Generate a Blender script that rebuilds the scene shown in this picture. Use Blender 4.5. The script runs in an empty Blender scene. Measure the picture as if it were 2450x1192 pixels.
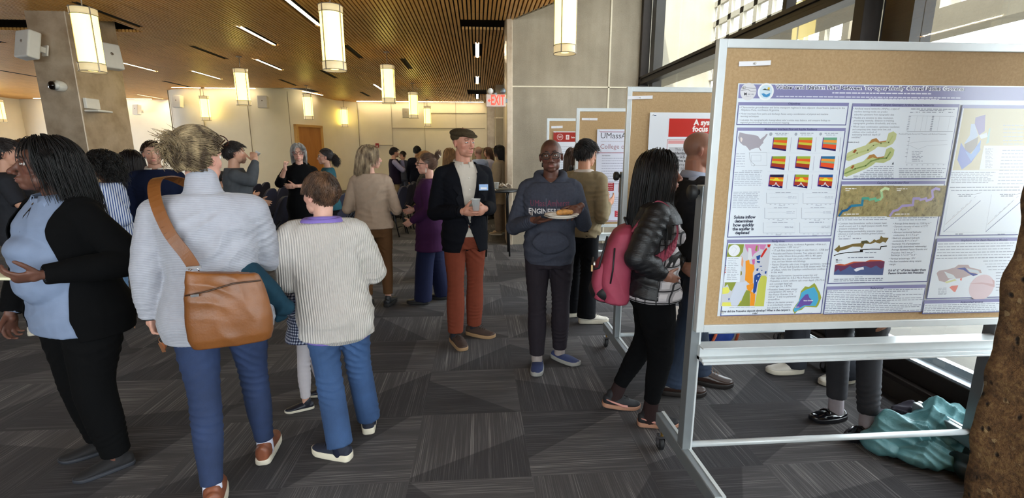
import bpy, bmesh, math, random
import numpy as np
from mathutils import Vector, Matrix, Euler
random.seed(7)
S = bpy.context.scene
COL = S.collection
PI = math.pi
def R(d): return math.radians(d)
# ---------------------------------------------------------------- camera
cam_d = bpy.data.cameras.new('camera'); cam = bpy.data.objects.new('camera', cam_d); COL.objects.link(cam)
cam_d.sensor_width = 36; cam_d.lens = 1140/2450*36; cam_d.clip_end = 200
cam.location = (0, 0, 1.6); cam.rotation_euler = (R(90-11.5), 0, R(-4.1))
S.camera = cam
# ---------------------------------------------------------------- sky, sun, exposure
S.view_settings.view_transform = 'Standard'; S.view_settings.look = 'None'
S.view_settings.exposure = 1.1; S.view_settings.gamma = 1; S.view_settings.use_curve_mapping = False
w = bpy.data.worlds.new('sky'); S.world = w; w.use_nodes = True
bg = w.node_tree.nodes['Background']; bg.inputs[0].default_value = (.87, .935, 1.0, 1); bg.inputs[1].default_value = 5.5
sd = bpy.data.lights.new('sun', 'SUN'); sun = bpy.data.objects.new('sun', sd); COL.objects.link(sun)
sd.energy = 4; sd.angle = R(.6); sd.color = (1, .9, .74)
sun.rotation_euler = Vector((-.22, -.75, .85)).to_track_quat('Z', 'Y').to_euler()
# daylight portals just outside the glazing (they only guide sampling of the sky)
def portal(loc, size, rot):
    l = bpy.data.lights.new('window_portal', 'AREA'); l.shape = 'RECTANGLE'; l.size, l.size_y = size
    l.cycles.is_portal = True
    o = bpy.data.objects.new('window_portal', l); COL.objects.link(o); o.location = loc; o.rotation_euler = rot
portal((2.95, 1.6, 2.35), (13.2, 4.2), (0, R(90), 0))
# the portal's x axis must run along Y: rotate about its normal
bpy.data.objects['window_portal'].rotation_euler = Matrix(((0,0,1),(1,0,0),(0,1,0))).to_euler()
o = bpy.data.objects['window_portal']; o.name = 'window_portal_side'
portal((-1.7, -5.15, 2.35), (8.4, 2.2), (R(90), 0, 0))
# ---------------------------------------------------------------- helpers
def srgb(c):
    if isinstance(c, str): c = [int(c[i:i+2], 16)/255 for i in (0, 2, 4)]
    return tuple((x/12.92 if x <= .04045 else ((x+.055)/1.055)**2.4) for x in c[:3])
class NT:
    def __init__(s, name):
        s.m = bpy.data.materials.new(name); s.m.use_nodes = True; s.t = s.m.node_tree
        s.b = s.t.nodes['Principled BSDF']; s.out = s.t.nodes['Material Output']
    def n(s, kind, **kw):
        nd = s.t.nodes.new(kind)
        for k, v in kw.items(): setattr(nd, k, v)
        return nd
    def l(s, a, b): s.t.links.new(a, b)
    def put(s, sock, v):
        if v is None: return
        if hasattr(v, 'is_linked'): s.l(v, sock)
        else: sock.default_value = v
    def coord(s, which='Object'): return s.n('ShaderNodeTexCoord').outputs[which]
    def math(s, op, a, b=None, c=None):
        nd = s.n('ShaderNodeMath', operation=op); s.put(nd.inputs[0], a)
        if b is not None: s.put(nd.inputs[1], b)
        if c is not None: s.put(nd.inputs[2], c)
        return nd.outputs[0]
    def sep(s, v): nd = s.n('ShaderNodeSeparateXYZ'); s.l(v, nd.inputs[0]); return nd.outputs
    def comb(s, x=0., y=0., z=0.):
        nd = s.n('ShaderNodeCombineXYZ'); s.put(nd.inputs[0], x); s.put(nd.inputs[1], y); s.put(nd.inputs[2], z); return nd.outputs[0]
    def mapr(s, v, sc=(1, 1, 1), loc=(0, 0, 0), rot=(0, 0, 0)):
        nd = s.n('ShaderNodeMapping'); s.l(v, nd.inputs[0]); nd.inputs[1].default_value = loc; nd.inputs[2].default_value = rot; nd.inputs[3].default_value = sc; return nd.outputs[0]
    def noise(s, v, scale=5., detail=3., rough=.5, dist=0.):
        nd = s.n('ShaderNodeTexNoise'); s.l(v, nd.inputs['Vector']); nd.inputs['Scale'].default_value = scale
        nd.inputs['Detail'].default_value = detail; nd.inputs['Roughness'].default_value = rough; nd.inputs['Distortion'].default_value = dist
        return nd.outputs[0]
    def white(s, v): nd = s.n('ShaderNodeTexWhiteNoise'); s.l(v, nd.inputs[0]); return nd.outputs[0]
    def voro(s, v, scale=5., feat='F1', out='Distance'):
        nd = s.n('ShaderNodeTexVoronoi', feature=feat); s.l(v, nd.inputs['Vector']); nd.inputs['Scale'].default_value = scale; return nd.outputs[out]
    def ramp(s, v, stops, interp='LINEAR'):
        nd = s.n('ShaderNodeValToRGB'); nd.color_ramp.interpolation = interp; s.put(nd.inputs[0], v)
        e = nd.color_ramp.elements
        while len(e) < len(stops): e.new(.5)
        for k, (p, c) in enumerate(stops):
            e[k].position = p; c = srgb(c) if isinstance(c, str) else (c if hasattr(c, '__len__') else (c, c, c)); e[k].color = (*c[:3], 1)
        return nd.outputs[0]
    def mix(s, f, a, b, mode='MIX'):
        nd = s.n('ShaderNodeMix', data_type='RGBA', blend_type=mode); s.put(nd.inputs[0], f)
        for k, v in ((6, a), (7, b)):
            if isinstance(v, str): v = (*srgb(v), 1)
            elif hasattr(v, '__len__') and not hasattr(v, 'is_linked') and len(v) == 3: v = (*v, 1)
            s.put(nd.inputs[k], v)
        return nd.outputs[2]
    def bump(s, h, strength=.3, dist=.01):
        nd = s.n('ShaderNodeBump'); s.l(h, nd.inputs['Height']); nd.inputs['Strength'].default_value = strength; nd.inputs['Distance'].default_value = dist
        s.l(nd.outputs[0], s.b.inputs['Normal'])
    def base(s, c): s.put(s.b.inputs['Base Color'], (*srgb(c), 1) if isinstance(c, str) else c)
    def rough(s, v): s.put(s.b.inputs['Roughness'], v)
MC = {}
def mat(name, col='808080', rough=.7, metal=0., var=.12, vs=18., bump=0., bs=300., bd=.002, sheen=0., spec=None, aniso=None, emit=None, es=0., coat=0.):
    """plain surface: base colour with a slight mottled variation and a fine bump"""
    if name in MC: return MC[name]
    t = NT(name); c = srgb(col)
    co = t.coord()
    if var: t.base(t.ramp(t.noise(co, vs, 4), [(.3, tuple(x*(1-var) for x in c)), (.7, tuple(min(1, x*(1+var)) for x in c))]))
    else: t.base((*c, 1))
    t.rough(rough); t.b.inputs['Metallic'].default_value = metal
    if spec is not None: t.b.inputs['Specular IOR Level'].default_value = spec
    if sheen: t.b.inputs['Sheen Weight'].default_value = sheen
    if coat: t.b.inputs['Coat Weight'].default_value = coat
    if bump: t.bump(t.noise(t.mapr(co, aniso) if aniso else co, bs, 3), bump, bd)
    if emit: t.b.inputs['Emission Color'].default_value = (*srgb(emit), 1); t.b.inputs['Emission Strength'].default_value = es
    MC[name] = t.m; return t.m
def tag(o, label=None, cat=None, group=None, kind=None):
    if label: o['label'] = label
    if cat: o['category'] = cat
    if group: o['group'] = group
    if kind: o['kind'] = kind
    return o
def thing(name, label, cat, loc=(0, 0, 0), rotz=0, group=None):
    o = bpy.data.objects.new(name, None); COL.objects.link(o); o.location = loc; o.rotation_euler = (0, 0, rotz)
    o.empty_display_size = .05
    return tag(o, label, cat, group)
class G:
    """collects geometry for ONE mesh object (several material slots allowed)"""
    def __init__(s): s.v = []; s.f = []; s.mi = []; s.sm = []; s.ms = []
    def slot(s, m):
        if m not in s.ms: s.ms.append(m)
        return s.ms.index(m)
    def add(s, V, F, m=None, smooth=False):
        k = len(s.v); s.v += [tuple(map(float, p)) for p in V]; i = s.slot(m) if m else 0
        for f in F: s.f.append([k+j for j in f]); s.mi.append(i); s.sm.append(smooth)
    def box(s, a, b, m=None, rot=None, piv=(0, 0, 0)):
        V = [(x, y, z) for x in (a[0], b[0]) for y in (a[1], b[1]) for z in (a[2], b[2])]
        if rot is not None: V = [tuple(rot @ (Vector(p)-Vector(piv)) + Vector(piv)) for p in V]
        s.add(V, [(0, 1, 3, 2), (4, 6, 7, 5), (0, 4, 5, 1), (2, 3, 7, 6), (0, 2, 6, 4), (1, 5, 7, 3)], m)
    def obox(s, c, d, M, m=None):
        """box of half sizes d centred at c with axes from matrix M"""
        V = [tuple(Vector(c) + M @ Vector((x*d[0], y*d[1], z*d[2]))) for x in (-1, 1) for y in (-1, 1) for z in (-1, 1)]
        s.add(V, [(0, 1, 3, 2), (4, 6, 7, 5), (0, 4, 5, 1), (2, 3, 7, 6), (0, 2, 6, 4), (1, 5, 7, 3)], m)
    def bar(s, p, q, w, h=None, m=None, up=(0, 0, 1)):
        p, q = Vector(p), Vector(q); h = h or w; d = (q-p); L = d.length; d.normalize(); u = Vector(up)
        if abs(d.dot(u)) > .95: u = Vector((0, 1, 0))
        a = d.cross(u).normalized(); b = a.cross(d).normalized()
        s.obox((p+q)/2, (w/2, L/2, h/2), Matrix((a, d, b)).transposed(), m)
    def tube(s, pts, r, m=None, n=8, cap=True, flat=1.):
        pts = [Vector(p) for p in pts]; N = len(pts); rr = r if hasattr(r, '__len__') else [r]*N
        V = []; F = []; t0 = (pts[1]-pts[0]).normalized(); up = Vector((0, 0, 1)) if abs(t0.z) < .9 else Vector((0, 1, 0))
        a = t0.cross(up).normalized()
        for i in range(N):
            t = (pts[min(i+1, N-1)]-pts[max(i-1, 0)]).normalized(); a = (a - t*a.dot(t)).normalized(); b = t.cross(a)
            for k in range(n):
                th = 2*PI*k/n; V.append(pts[i] + (a*math.cos(th) + b*math.sin(th)*flat)*rr[i])
        for i in range(N-1):
            for k in range(n): F.append((i*n+k, i*n+(k+1) % n, (i+1)*n+(k+1) % n, (i+1)*n+k))
        if cap: F.append(tuple(range(n-1, -1, -1))); F.append(tuple((N-1)*n+k for k in range(n)))
        s.add(V, F, m, True)
    def lathe(s, prof, c=(0, 0, 0), m=None, n=24, M=None, smooth=True, close=True):
        """prof: list of (r, z) about the local z axis"""
        V = []; F = []
        for r, z in prof:
            for k in range(n):
                p = Vector((r*math.cos(2*PI*k/n), r*math.sin(2*PI*k/n), z)); p = M @ p if M is not None else p; V.append(p+Vector(c))
        L = len(prof)
        for i in range(L-1):
            for k in range(n): F.append((i*n+k, i*n+(k+1) % n, (i+1)*n+(k+1) % n, (i+1)*n+k))
        if close:
            if prof[0][0] > 1e-5: F.append(tuple(range(n-1, -1, -1)))
            if prof[-1][0] > 1e-5: F.append(tuple((L-1)*n+k for k in range(n)))
        s.add(V, F, m, smooth)
    def poly(s, pts, m=None, th=0., nrm=(0, 0, 1)):
        """flat polygon, with thickness th along nrm when given"""
        n = len(pts)
        if not th: s.add(pts, [tuple(range(n))], m); return
        q = [tuple(Vector(p)+Vector(nrm)*th) for p in pts]
        s.add(list(pts)+q, [tuple(range(n-1, -1, -1)), tuple(range(n, 2*n))]+[(i, (i+1) % n, n+(i+1) % n, n+i) for i in range(n)], m)
    def build(s, name, m=None, parent=None, bevel=0., seg=2):
        me = bpy.data.meshes.new(name); me.from_pydata(s.v, [], s.f)
        for x in (s.ms or [m]): me.materials.append(x)
        me.polygons.foreach_set('material_index', s.mi); me.polygons.foreach_set('use_smooth', s.sm); me.update()
        o = bpy.data.objects.new(name, me); COL.objects.link(o); o.parent = parent
        if bevel:
            b = o.modifiers.new('bevel', 'BEVEL'); b.width = bevel; b.segments = seg; b.limit_method = 'ANGLE'; b.harden_normals = False
        return o
def struct(name, g, m=None, bevel=0.): return tag(g.build(name, m, None, bevel), kind='structure')
def copy_tree(o, parent=None):
    c = o.copy(); COL.objects.link(c); c.parent = parent
    for ch in list(o.children): copy_tree(ch, c)
    return c
def text_mesh(txt, size, font_w=0., align='CENTER', spacing=1., bold=0.):
    """text as flat geometry (x right, y up), returns verts, faces"""
    cu = bpy.data.curves.new('lettering', 'FONT'); cu.body = txt; cu.size = size; cu.align_x = align; cu.align_y = 'CENTER'
    cu.space_character = spacing; cu.offset = bold; cu.resolution_u = 2; cu.fill_mode = 'FRONT'
    o = bpy.data.objects.new('lettering', cu); TMP.collection.objects.link(o); TMP.view_layers[0].update()
    me = bpy.data.meshes.new_from_object(o.evaluated_get(TMP.view_layers[0].depsgraph))
    V = [tuple(v.co) for v in me.vertices]; F = [tuple(p.vertices) for p in me.polygons]
    bpy.data.objects.remove(o); bpy.data.curves.remove(cu); bpy.data.meshes.remove(me)
    return V, F
TMP = bpy.data.scenes.new('workbench')
# ---------------------------------------------------------------- materials of the room
def carpet_mat():
    t = NT('carpet_tiles'); x, y, z = t.sep(t.coord())
    u = t.math('DIVIDE', t.math('SUBTRACT', x, .25), .61); v = t.math('DIVIDE', t.math('SUBTRACT', y, 2.11), .61)
    iu = t.math('FLOOR', u); iv = t.math('FLOOR', v); fu = t.math('FRACT', u); fv = t.math('FRACT', v)
    idv = t.comb(iu, iv, 0.); r1 = t.white(idv); r2 = t.white(t.comb(iu, iv, 3.3)); r3 = t.white(t.comb(iv, iu, 7.1))
    par = t.math('MODULO', t.math('ABSOLUTE', t.math('ADD', iu, iv)), 2.)
    ori = t.math('GREATER_THAN', t.math('ADD', par, t.math('MULTIPLY', r1, .35)), .5)
    s = t.math('ADD', t.math('MULTIPLY', fu, ori), t.math('MULTIPLY', fv, t.math('SUBTRACT', 1., ori)))
    q = t.math('ADD', t.math('MULTIPLY', fv, ori), t.math('MULTIPLY', fu, t.math('SUBTRACT', 1., ori)))
    off = t.math('MULTIPLY', r2, 40.)
    fine = t.noise(t.comb(t.math('ADD', t.math('MULTIPLY', s, 105.), off), t.math('MULTIPLY', q, 1.1), off), 1., 2., .7)
    band = t.noise(t.comb(t.math('ADD', t.math('MULTIPLY', s, 9.), off), t.math('MULTIPLY', q, .8), off), 1., 2.)
    line = t.math('MULTIPLY', t.ramp(fine, [(.5, 0.), (.68, 1.)]), t.ramp(band, [(.35, .15), (.62, 1.)]))
    # angular darker field in each tile
    k = t.math('MULTIPLY', t.math('SUBTRACT', r3, .5), 3.2)
    d = t.math('SUBTRACT', q, t.math('ADD', t.math('MULTIPLY', t.math('SUBTRACT', s, .5), k), t.math('ADD', .25, t.math('MULTIPLY', r2, .5))))
    tri = t.ramp(d, [(.49, 0.), (.51, 1.)]); 
    d2 = t.math('MULTIPLY', d, 60.)
    tri = t.math('MINIMUM', t.math('MAXIMUM', d2, 0.), 1.)
    tone = t.math('ADD', .42, t.math('MULTIPLY', t.math('MULTIPLY', tri, t.ramp(band, [(.3, .6), (.7, 1.)])), .58))
    speck = t.noise(t.coord(), 420., 2., .8)
    val = t.math('MULTIPLY', t.math('ADD', t.math('MULTIPLY', line, .62), t.math('MULTIPLY', speck, .42)), tone)
    warm = t.mix(r1, '413d40', '3d3f45')
    c = t.mix(val, '262529', 'a8a3a1')
    c = t.mix(.25, c, warm)
    t.base(c); t.rough(.95); t.b.inputs['Specular IOR Level'].default_value = .2
    t.bump(t.math('ADD', fine, t.math('MULTIPLY', speck, 1.5)), .5, .004)
    return t.m
def concrete_mat(name, a='8f8574', b='aca291', pits=1., boards=0., sc=1.):
    t = NT(name); co = t.coord(); n = t.noise(co, 1.6*sc, 6, .65); n2 = t.noise(t.mapr(co, (1, 1, .12)), 6., 4)
    f = t.math('ADD', t.math('MULTIPLY', n, .6), t.math('MULTIPLY', n2, .4))
    c = t.ramp(f, [(.36, a), (.64, b)])
    p = t.ramp(t.voro(t.mapr(co, (1, 1, 1)), 9.*sc), [(.03, 0.), (.055, 1.)])
    gate = t.ramp(t.noise(co, 3.3, 2), [(.5, 1.), (.56, 0.)])
    hole = t.math('MAXIMUM', p, gate)
    c = t.mix(t.math('MULTIPLY', t.math('SUBTRACT', 1., hole), .6*pits), c, '4a4338')
    fi = t.noise(co, 60., 4, .7)
    c = t.mix(.25, c, t.ramp(fi, [(.3, a), (.7, b)]), 'MULTIPLY') if False else t.mix(.3, c, t.ramp(fi, [(.35, a), (.65, b)]))
    t.base(c); t.rough(.85); t.bump(t.math('ADD', t.math('MULTIPLY', hole, .5), t.math('MULTIPLY', fi, .4)), .35, .006)
    return t.m
def wood_mat(name, a, b, ax=(1, .06, 1), rough=.45, sc=14.):
    t = NT(name); co = t.coord(); n = t.noise(t.mapr(co, ax), sc, 5, .6, .6)
    t.base(t.ramp(n, [(.3, a), (.5, b), (.7, a)])); t.rough(rough); t.bump(n, .1, .002); return t.m
M_carpet = carpet_mat()
M_conc = concrete_mat('cast_concrete', '857a6a', 'a69a88')
M_conc_out = concrete_mat('outdoor_concrete', '8c8678', 'a39c8c', .5)
M_terrace = concrete_mat('terrace_concrete', '55514a', '645f55', .3)
M_slat = wood_mat('oak_slats', 'b8843f', 'd9a45c', (1, .08, 1), .42, 18.)
M_void = mat('black_void', '060505', .95, var=0)
M_panel = mat('cream_wall_panel', 'ebe4d4', .6, var=.03, vs=2.)
M_seam = mat('panel_joint', '9d917d', .8, var=0)
M_steel = None
def steel_mat():
    t = NT('brushed_steel_cladding'); co = t.coord(); n = t.noise(t.mapr(co, (1, 1, 1)), 3.5, 4, .6)
    t.base(t.ramp(n, [(.35, 'a8957f'), (.65, 'c6b5a0')])); t.b.inputs['Metallic'].default_value = .3
    t.rough(t.ramp(n, [(.3, .3), (.7, .45)])); return t.m
M_steel = steel_mat()
M_dark_frame = mat('dark_bronze_frame', '2e2723', .45, .5, var=.1)
M_grey_frame = mat('grey_anodised_frame', '7d8790', .4, .5, var=.05)
M_white = mat('white_enamel', 'e2e0da', .4, var=.02)
M_blackp = mat('black_plastic', '141416', .4, var=.1)
M_chrome = mat('chrome', 'c8c8cc', .2, 1., var=.02)
def glass_mat():
    t = NT('window_glass'); tr = t.n('ShaderNodeBsdfTransparent'); gl = t.n('ShaderNodeBsdfGlossy'); gl.inputs['Roughness'].default_value = .02
    fr = t.n('ShaderNodeFresnel'); fr.inputs[0].default_value = 1.45; mx = t.n('ShaderNodeMixShader')
    tr.inputs[0].default_value = (.93, .97, .96, 1)
    t.l(t.math('MULTIPLY', fr.outputs[0], .16), mx.inputs[0]); t.l(tr.outputs[0], mx.inputs[1]); t.l(gl.outputs[0], mx.inputs[2]); t.l(mx.outputs[0], t.out.inputs[0]); return t.m
M_glass = glass_mat()
# ---------------------------------------------------------------- floor and shell
ZC = 3.69
g = G(); g.box((-18.6, -5, -.2), (2.95, 23, 0)); struct('floor', g, M_carpet)
# ceiling of oak slats running along the room, in panels, with holes at the columns and at the light slots
lit = [(-4.0, 9.03), (-2.625, 7.45), (-8.44, 12.5), (-7.46, 13.8), (-5.05, 12.04), (.034, 10.02), (.034, 14.3), (.034, 18.6), (-3.22, 16.1), (-12.53, 19.45)]
unlit = [(-5.68, 7.76), (-2.6, 10.32), (-1.655, 11.65), (-4.02, 13.4), (-5.75, 15.13), (-4.09, 18.0), (-5.7, 10.62), (-9.38, 15.7), (-9.2, 9.2), (-12.4, 14.0)]
slots = [(x-.05, x+.05, y, y+1.42) for x, y in lit+unlit]
holes = [(-.23, .62, 8.28, 8.9), (-8.3, -5.9, 8.8, 9.52), (-.26, .7, 17.1, 18.7), (-8.2, -5.6, 17.1, 18.7)]
def edge_x(y): return .585 + (8.2-y)*.585 if y < 8.25 else 2.9
g = G(); P = .062; nx = int(20.9/P)
for i in range(nx):
    x = -18.4 + i*P; x1 = x+.040
    y = -4.9
    ys = []
    while y < 22.4:
        ys.append((y, min(y+1.412, 22.4))); y += 1.42
    for (a, b) in ys:
        segs = [(a, b)]
        for (hx0, hx1, hy0, hy1) in slots+holes:
            if x1 > hx0 and x < hx1:
                new = []
                for (p, q) in segs:
                    if q <= hy0 or p >= hy1: new.append((p, q)); continue
                    if p < hy0: new.append((p, hy0))
                    if q > hy1: new.append((hy1, q))
                segs = new
        for (p, q) in segs:
            # the ceiling stops on a diagonal before the window bay
            if x > .62:
                lim = 8.2-(x-.585)/.585*1.0
                if lim < 3.6: lim = 3.6
                if p < 8.25:
                    if x > 2.55: continue
                    if p >= lim: continue
                    q = min(q, lim)
            if q-p > .01: g.box((x, p, ZC), (x1, q, ZC+.045))
struct('ceiling', g, M_slat)
g = G(); g.poly([(-18.6, -5, ZC+.14), (2.6, -5, ZC+.14), (2.6, 4.75, ZC+.14), (.62, 8.14, ZC+.14), (.62, 8.25, ZC+.14), (2.9, 8.3, ZC+.14), (2.9, 23, ZC+.14), (-18.6, 23, ZC+.14)], th=.1); struct('trim_1', g, mat('dark_plenum', '1a120b', .9, var=0))
# fascia closing the slat ceiling towards the high window bay
g = G(); g.bar((2.62, -5, ZC+.9), (2.62, 4.7, ZC+.9), .05, 1.8); g.bar((2.62, 4.7, ZC+.9), (.62, 8.2, ZC+.9), .05, 1.8); struct('trim_2', g, M_conc)
g = G(); g.box((.4, -5, 5.45), (3.05, 8.4, 5.6)); struct('trim_3', g, M_conc)   # soffit of the high bay
# concrete wall beside the passage with cast joints
g = G(); g.box((.594, 8.25, 0), (2.76, 8.75, 5.5)); struct('wall_concrete', g, M_conc)
g = G()
Mj = mat('pale_joint_strip', 'd6cbb4', .6, var=.05)
g.box((.6, 8.238, 2.655), (2.745, 8.25, 2.677)); g.box((2.205, 8.238, 0), (2.232, 8.25, 5.45)); struct('trim_4', g, Mj)
# further concrete wall seen down the passage
g = G(); g.box((.85, 8.75, 0), (1.2, 22, 3.8)); g.box((.62, 15.8, 0), (.9, 16.3, 3.8)); struct('wall_passage', g, M_conc)
g = G(); g.box((.55, 15.78, 2.66), (.9, 15.8, 2.69)); struct('trim_5', g, Mj)
# columns clad in steel
def column(n, x0, x1, y0, y1):
    g = G(); g.box((x0, y0, 0), (x1, y1, ZC+.13)); struct(n, g, M_steel, .012)
column('wall_column_1', .5, .598, 8.2, 8.85)
column('wall_column_2', -6.78, -6.2, 8.25, 9.3)
column('wall_column_3', .36, .62, 17.0, 17.5)
# back of the room: curved wall of cream panels
pts = [(-18.4, 21.4), (-14, 21.2), (-12.0, 21.0), (-11.2, 20.3), (-10.9, 18.6), (-10.3, 17.75), (-9.3, 17.55), (-8.2, 17.5), (-7.3, 17.6), (-6.8, 17.85), (-6.45, 18.2), (-6.2, 18.65), (-6.03, 19.2), (-5.95, 20.0), (-5.8, 20.8), (-5.45, 21.3), (-4.8, 21.5), (-3, 21.5), (.36, 21.5), (1.2, 21.5)]
def spline(P, k=6):
    out = []
    for i in range(len(P)-1):
        p0, p1, p2, p3 = [np.array(P[max(0, min(len(P)-1, j))], float) for j in (i-1, i, i+1, i+2)]
        for a in range(k):
            t = a/k; out.append(tuple(.5*((2*p1)+(-p0+p2)*t+(2*p0-5*p1+4*p2-p3)*t*t+(-p0+3*p1-3*p2+p3)*t**3)))
    out.append(tuple(map(float, P[-1]))); return out
W = spline(pts, 5)
g = G()
V = [(x, y, z) for (x, y) in W for z in (0, ZC+.1)]; n = len(W)
V += [(x+.02, y+.25, z) for (x, y) in W for z in (0, ZC+.1)]
g.add(V, [(2*i, 2*i+2, 2*i+3, 2*i+1) for i in range(n-1)], None, True); g.add(V, [(2*n+2*i, 2*n+2*i+1, 2*n+2*i+3, 2*n+2*i+2) for i in range(n-1)])
struct('wall_back', g, M_panel)
g = G()
for (x, y) in [(-15.1, 21.25), (-14.45, 21.2), (-10.6, 17.95), (-9.3, 17.53), (-7.79, 17.5), (-5.05, 21.44), (-3.64, 21.48), (-2.25, 21.48), (-.9, 21.48), (-6.62, 18.0)]: g.box((x-.006, y-.006, 0), (x+.006, y+.03, ZC))
for (x0, x1, z) in [(-3.64, .36, 2.62), (-2.25, .36, 3.25), (-5.05, -3.64, 1.9)]: g.box((x0, 21.475, z-.01), (x1, 21.52, z+.01))
struct('trim_6', g, M_seam)
# left wall with a bright window, rear wall and a right wall beyond the passage
g = G(); g.box((-18.6, -5, 0), (-18.4, 9.6, 4)); g.box((-18.6, 9.6, 2.05), (-18.4, 20.3, 4)); g.box((-18.6, 9.6, 0), (-18.4, 20.3, .25)); g.box((-18.6, 20.3, 0), (-18.4, 23, 4)); struct('wall_left', g, M_panel)
g = G(); g.box((-18.6, -5.2, 0), (-5.9, -5, 5.5)); g.box((2.5, -5.2, 0), (3.1, -5, 5.5)); g.box((-5.9, -5.2, 0), (2.5, -5, 1.3)); g.box((-5.9, -5.2, 3.45), (2.5, -5, 5.5)); struct('wall_rear', g, M_panel)
g = G()
for i in range(5): g.box((-5.9+i*2.085, -5.14, 1.3), (-5.84+i*2.085, -5.04, 3.45))
g.box((-5.9, -5.14, 1.3), (2.5, -5.04, 1.36)); g.box((-5.9, -5.14, 3.39), (2.5, -5.04, 3.45)); struct('window_3', g, M_grey_frame)
g = G(); g.add([(-5.9, -5.09, 1.3), (2.5, -5.09, 1.3), (2.5, -5.09, 3.45), (-5.9, -5.09, 3.45)], [(0, 1, 2, 3)]); g.build('glass_pane', M_glass, bpy.data.objects['window_3'])
g = G()
for yy in (9.6, 11.7, 13.8, 15.9, 18.1, 20.2): g.box((-18.5, yy-.04, .25), (-18.4, yy+.04, 2.05))
g.box((-18.5, 9.6, .25), (-18.4, 20.3, .33)); g.box((-18.5, 9.6, 1.97), (-18.4, 20.3, 2.05)); struct('window_2', g, M_grey_frame)
# wall washing strips along the back wall
for i, (x0, y0, x1, y1) in enumerate(((-5.0, 21.2, .3, 21.2), (-6.05, 17.9, -5.75, 19.1), (-10.0, 17.2, -7.4, 17.3), (-17.5, 21.0, -13.0, 20.9))):
    g = G(); g.bar((x0, y0, ZC-.002), (x1, y1, ZC-.002), .05, .012); g.build('wash_light', mat('wash_strip', 'ffffff', .5, var=0, emit='ffe9b4', es=15.), bpy.data.objects['ceiling'])
# wooden door in the curve of the back wall, with its frame
def door():
    a = Vector((-6.52, 18.1, 0)); b = Vector((-5.98, 19.22, 0)); d = (b-a).normalized(); nrm = Vector((d.y, -d.x, 0))
    Md = wood_mat('maple_door', 'a8692e', 'b87a3a', (1, 1, .1), .4, 6.); Mf = mat('maple_frame', 'd0a25e', .5, var=.05)
    o = G(); c = (a+b)/2+nrm*.06; L = (b-a).length
    Mx = Matrix((d, nrm, Vector((0, 0, 1)))).transposed()
    o.obox(c+Vector((0, 0, 1.25)), (L/2-.06, .03, 1.25), Mx); dd = struct('door_1', o, Md)
    f = G(); 
    for s in (-1, 1): f.obox(c+d*s*(L/2-.02)+Vector((0, 0, 1.28)), (.05, .06, 1.28), Mx)
    f.obox(c+Vector((0, 0, 2.54)), (L/2+.03, .06, .04), Mx); f.build('door_frame', Mf, dd)
    h = G(); h.obox(c+d*(-L/2+.16)+nrm*.05+Vector((0, 0, 1.02)), (.06, .02, .012), Mx); h.build('door_handle', M_chrome, dd)
door()
# ---------------------------------------------------------------- window wall on the right
XW = 2.745
g = G()
g.box((2.75, -5, 0), (2.95, 8.25, .13)); struct('wall_right', g, M_dark_frame)
g = G(); g.box((2.735, -5, 0), (2.75, 8.25, .128)); struct('baseboard_right', g, mat('brown_kick_panel', '3a322c', .6, var=.1))
g = G(); g.box((2.70, -5, .13), (2.9, 8.25, .165)); g.box((2.745, -5, .165), (2.9, 8.25, .285)); struct('window_1', g, M_dark_frame, .004)
w1 = bpy.data.objects['window_1']
g = G(); g.box((2.75, -5, .285), (2.80, 8.25, .30)); g.box((2.80, -5, .285), (3.0, 8.25, .292)); g.box((2.845, -5, .29), (2.86, 8.25, .34)); g.build('window_sill', mat('sill_aluminium', 'aeb6bc', .35, .6, var=.03), w1)
g = G(); g.box((2.72, -5, 2.70), (2.86, 8.25, 2.745)); g.box((2.745, -5, 2.745), (2.86, 8.25, 2.79)); g.box((2.72, -5, 2.79), (2.86, 8.25, 2.83)); g.box((2.745, -5, 5.38), (2.86, 8.25, 5.45)); g.build('transom', M_dark_frame, w1, .003)
for k, y in enumerate((8.2, 4.42, 3.47, .6, -2.2, -4.95)):
    g = G(); 
    if y == 4.42: g.box((2.755, y-.03, 2.83), (2.85, y+.03, 5.4))
    else: g.box((2.72, y-.045, .285 if y != 8.2 else .285), (2.86, y+.05, 5.4))
    g.build('mullion', M_dark_frame, w1, .003)
g = G()
for (y0, y1) in ((3.18, 3.43), (7.98, 8.16)): g.box((2.87, y0, .285), (3.02, y1, 5.4))
g.box((2.872, 3.30, .285), (3.03, 3.305, 5.4), M_blackp)
g.build('outer_fin', M_grey_frame, w1)
g = G()
for (y0, y1, z0, z1) in [(-4.9, -2.25, .3, 2.7), (-2.15, .55, .3, 2.7), (.65, 3.42, .3, 2.7), (3.52, 8.15, .3, 2.7), (-4.9, -2.25, 2.83, 5.38), (-2.15, .55, 2.83, 5.38), (.65, 3.42, 2.83, 5.38), (3.52, 4.39, 2.83, 5.38), (4.45, 8.15, 2.83, 5.38)]:
    g.add([(2.80, y0, z0), (2.80, y1, z0), (2.80, y1, z1), (2.80, y0, z1)], [(0, 1, 2, 3)])
g.build('glass_pane', M_glass, w1)
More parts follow.
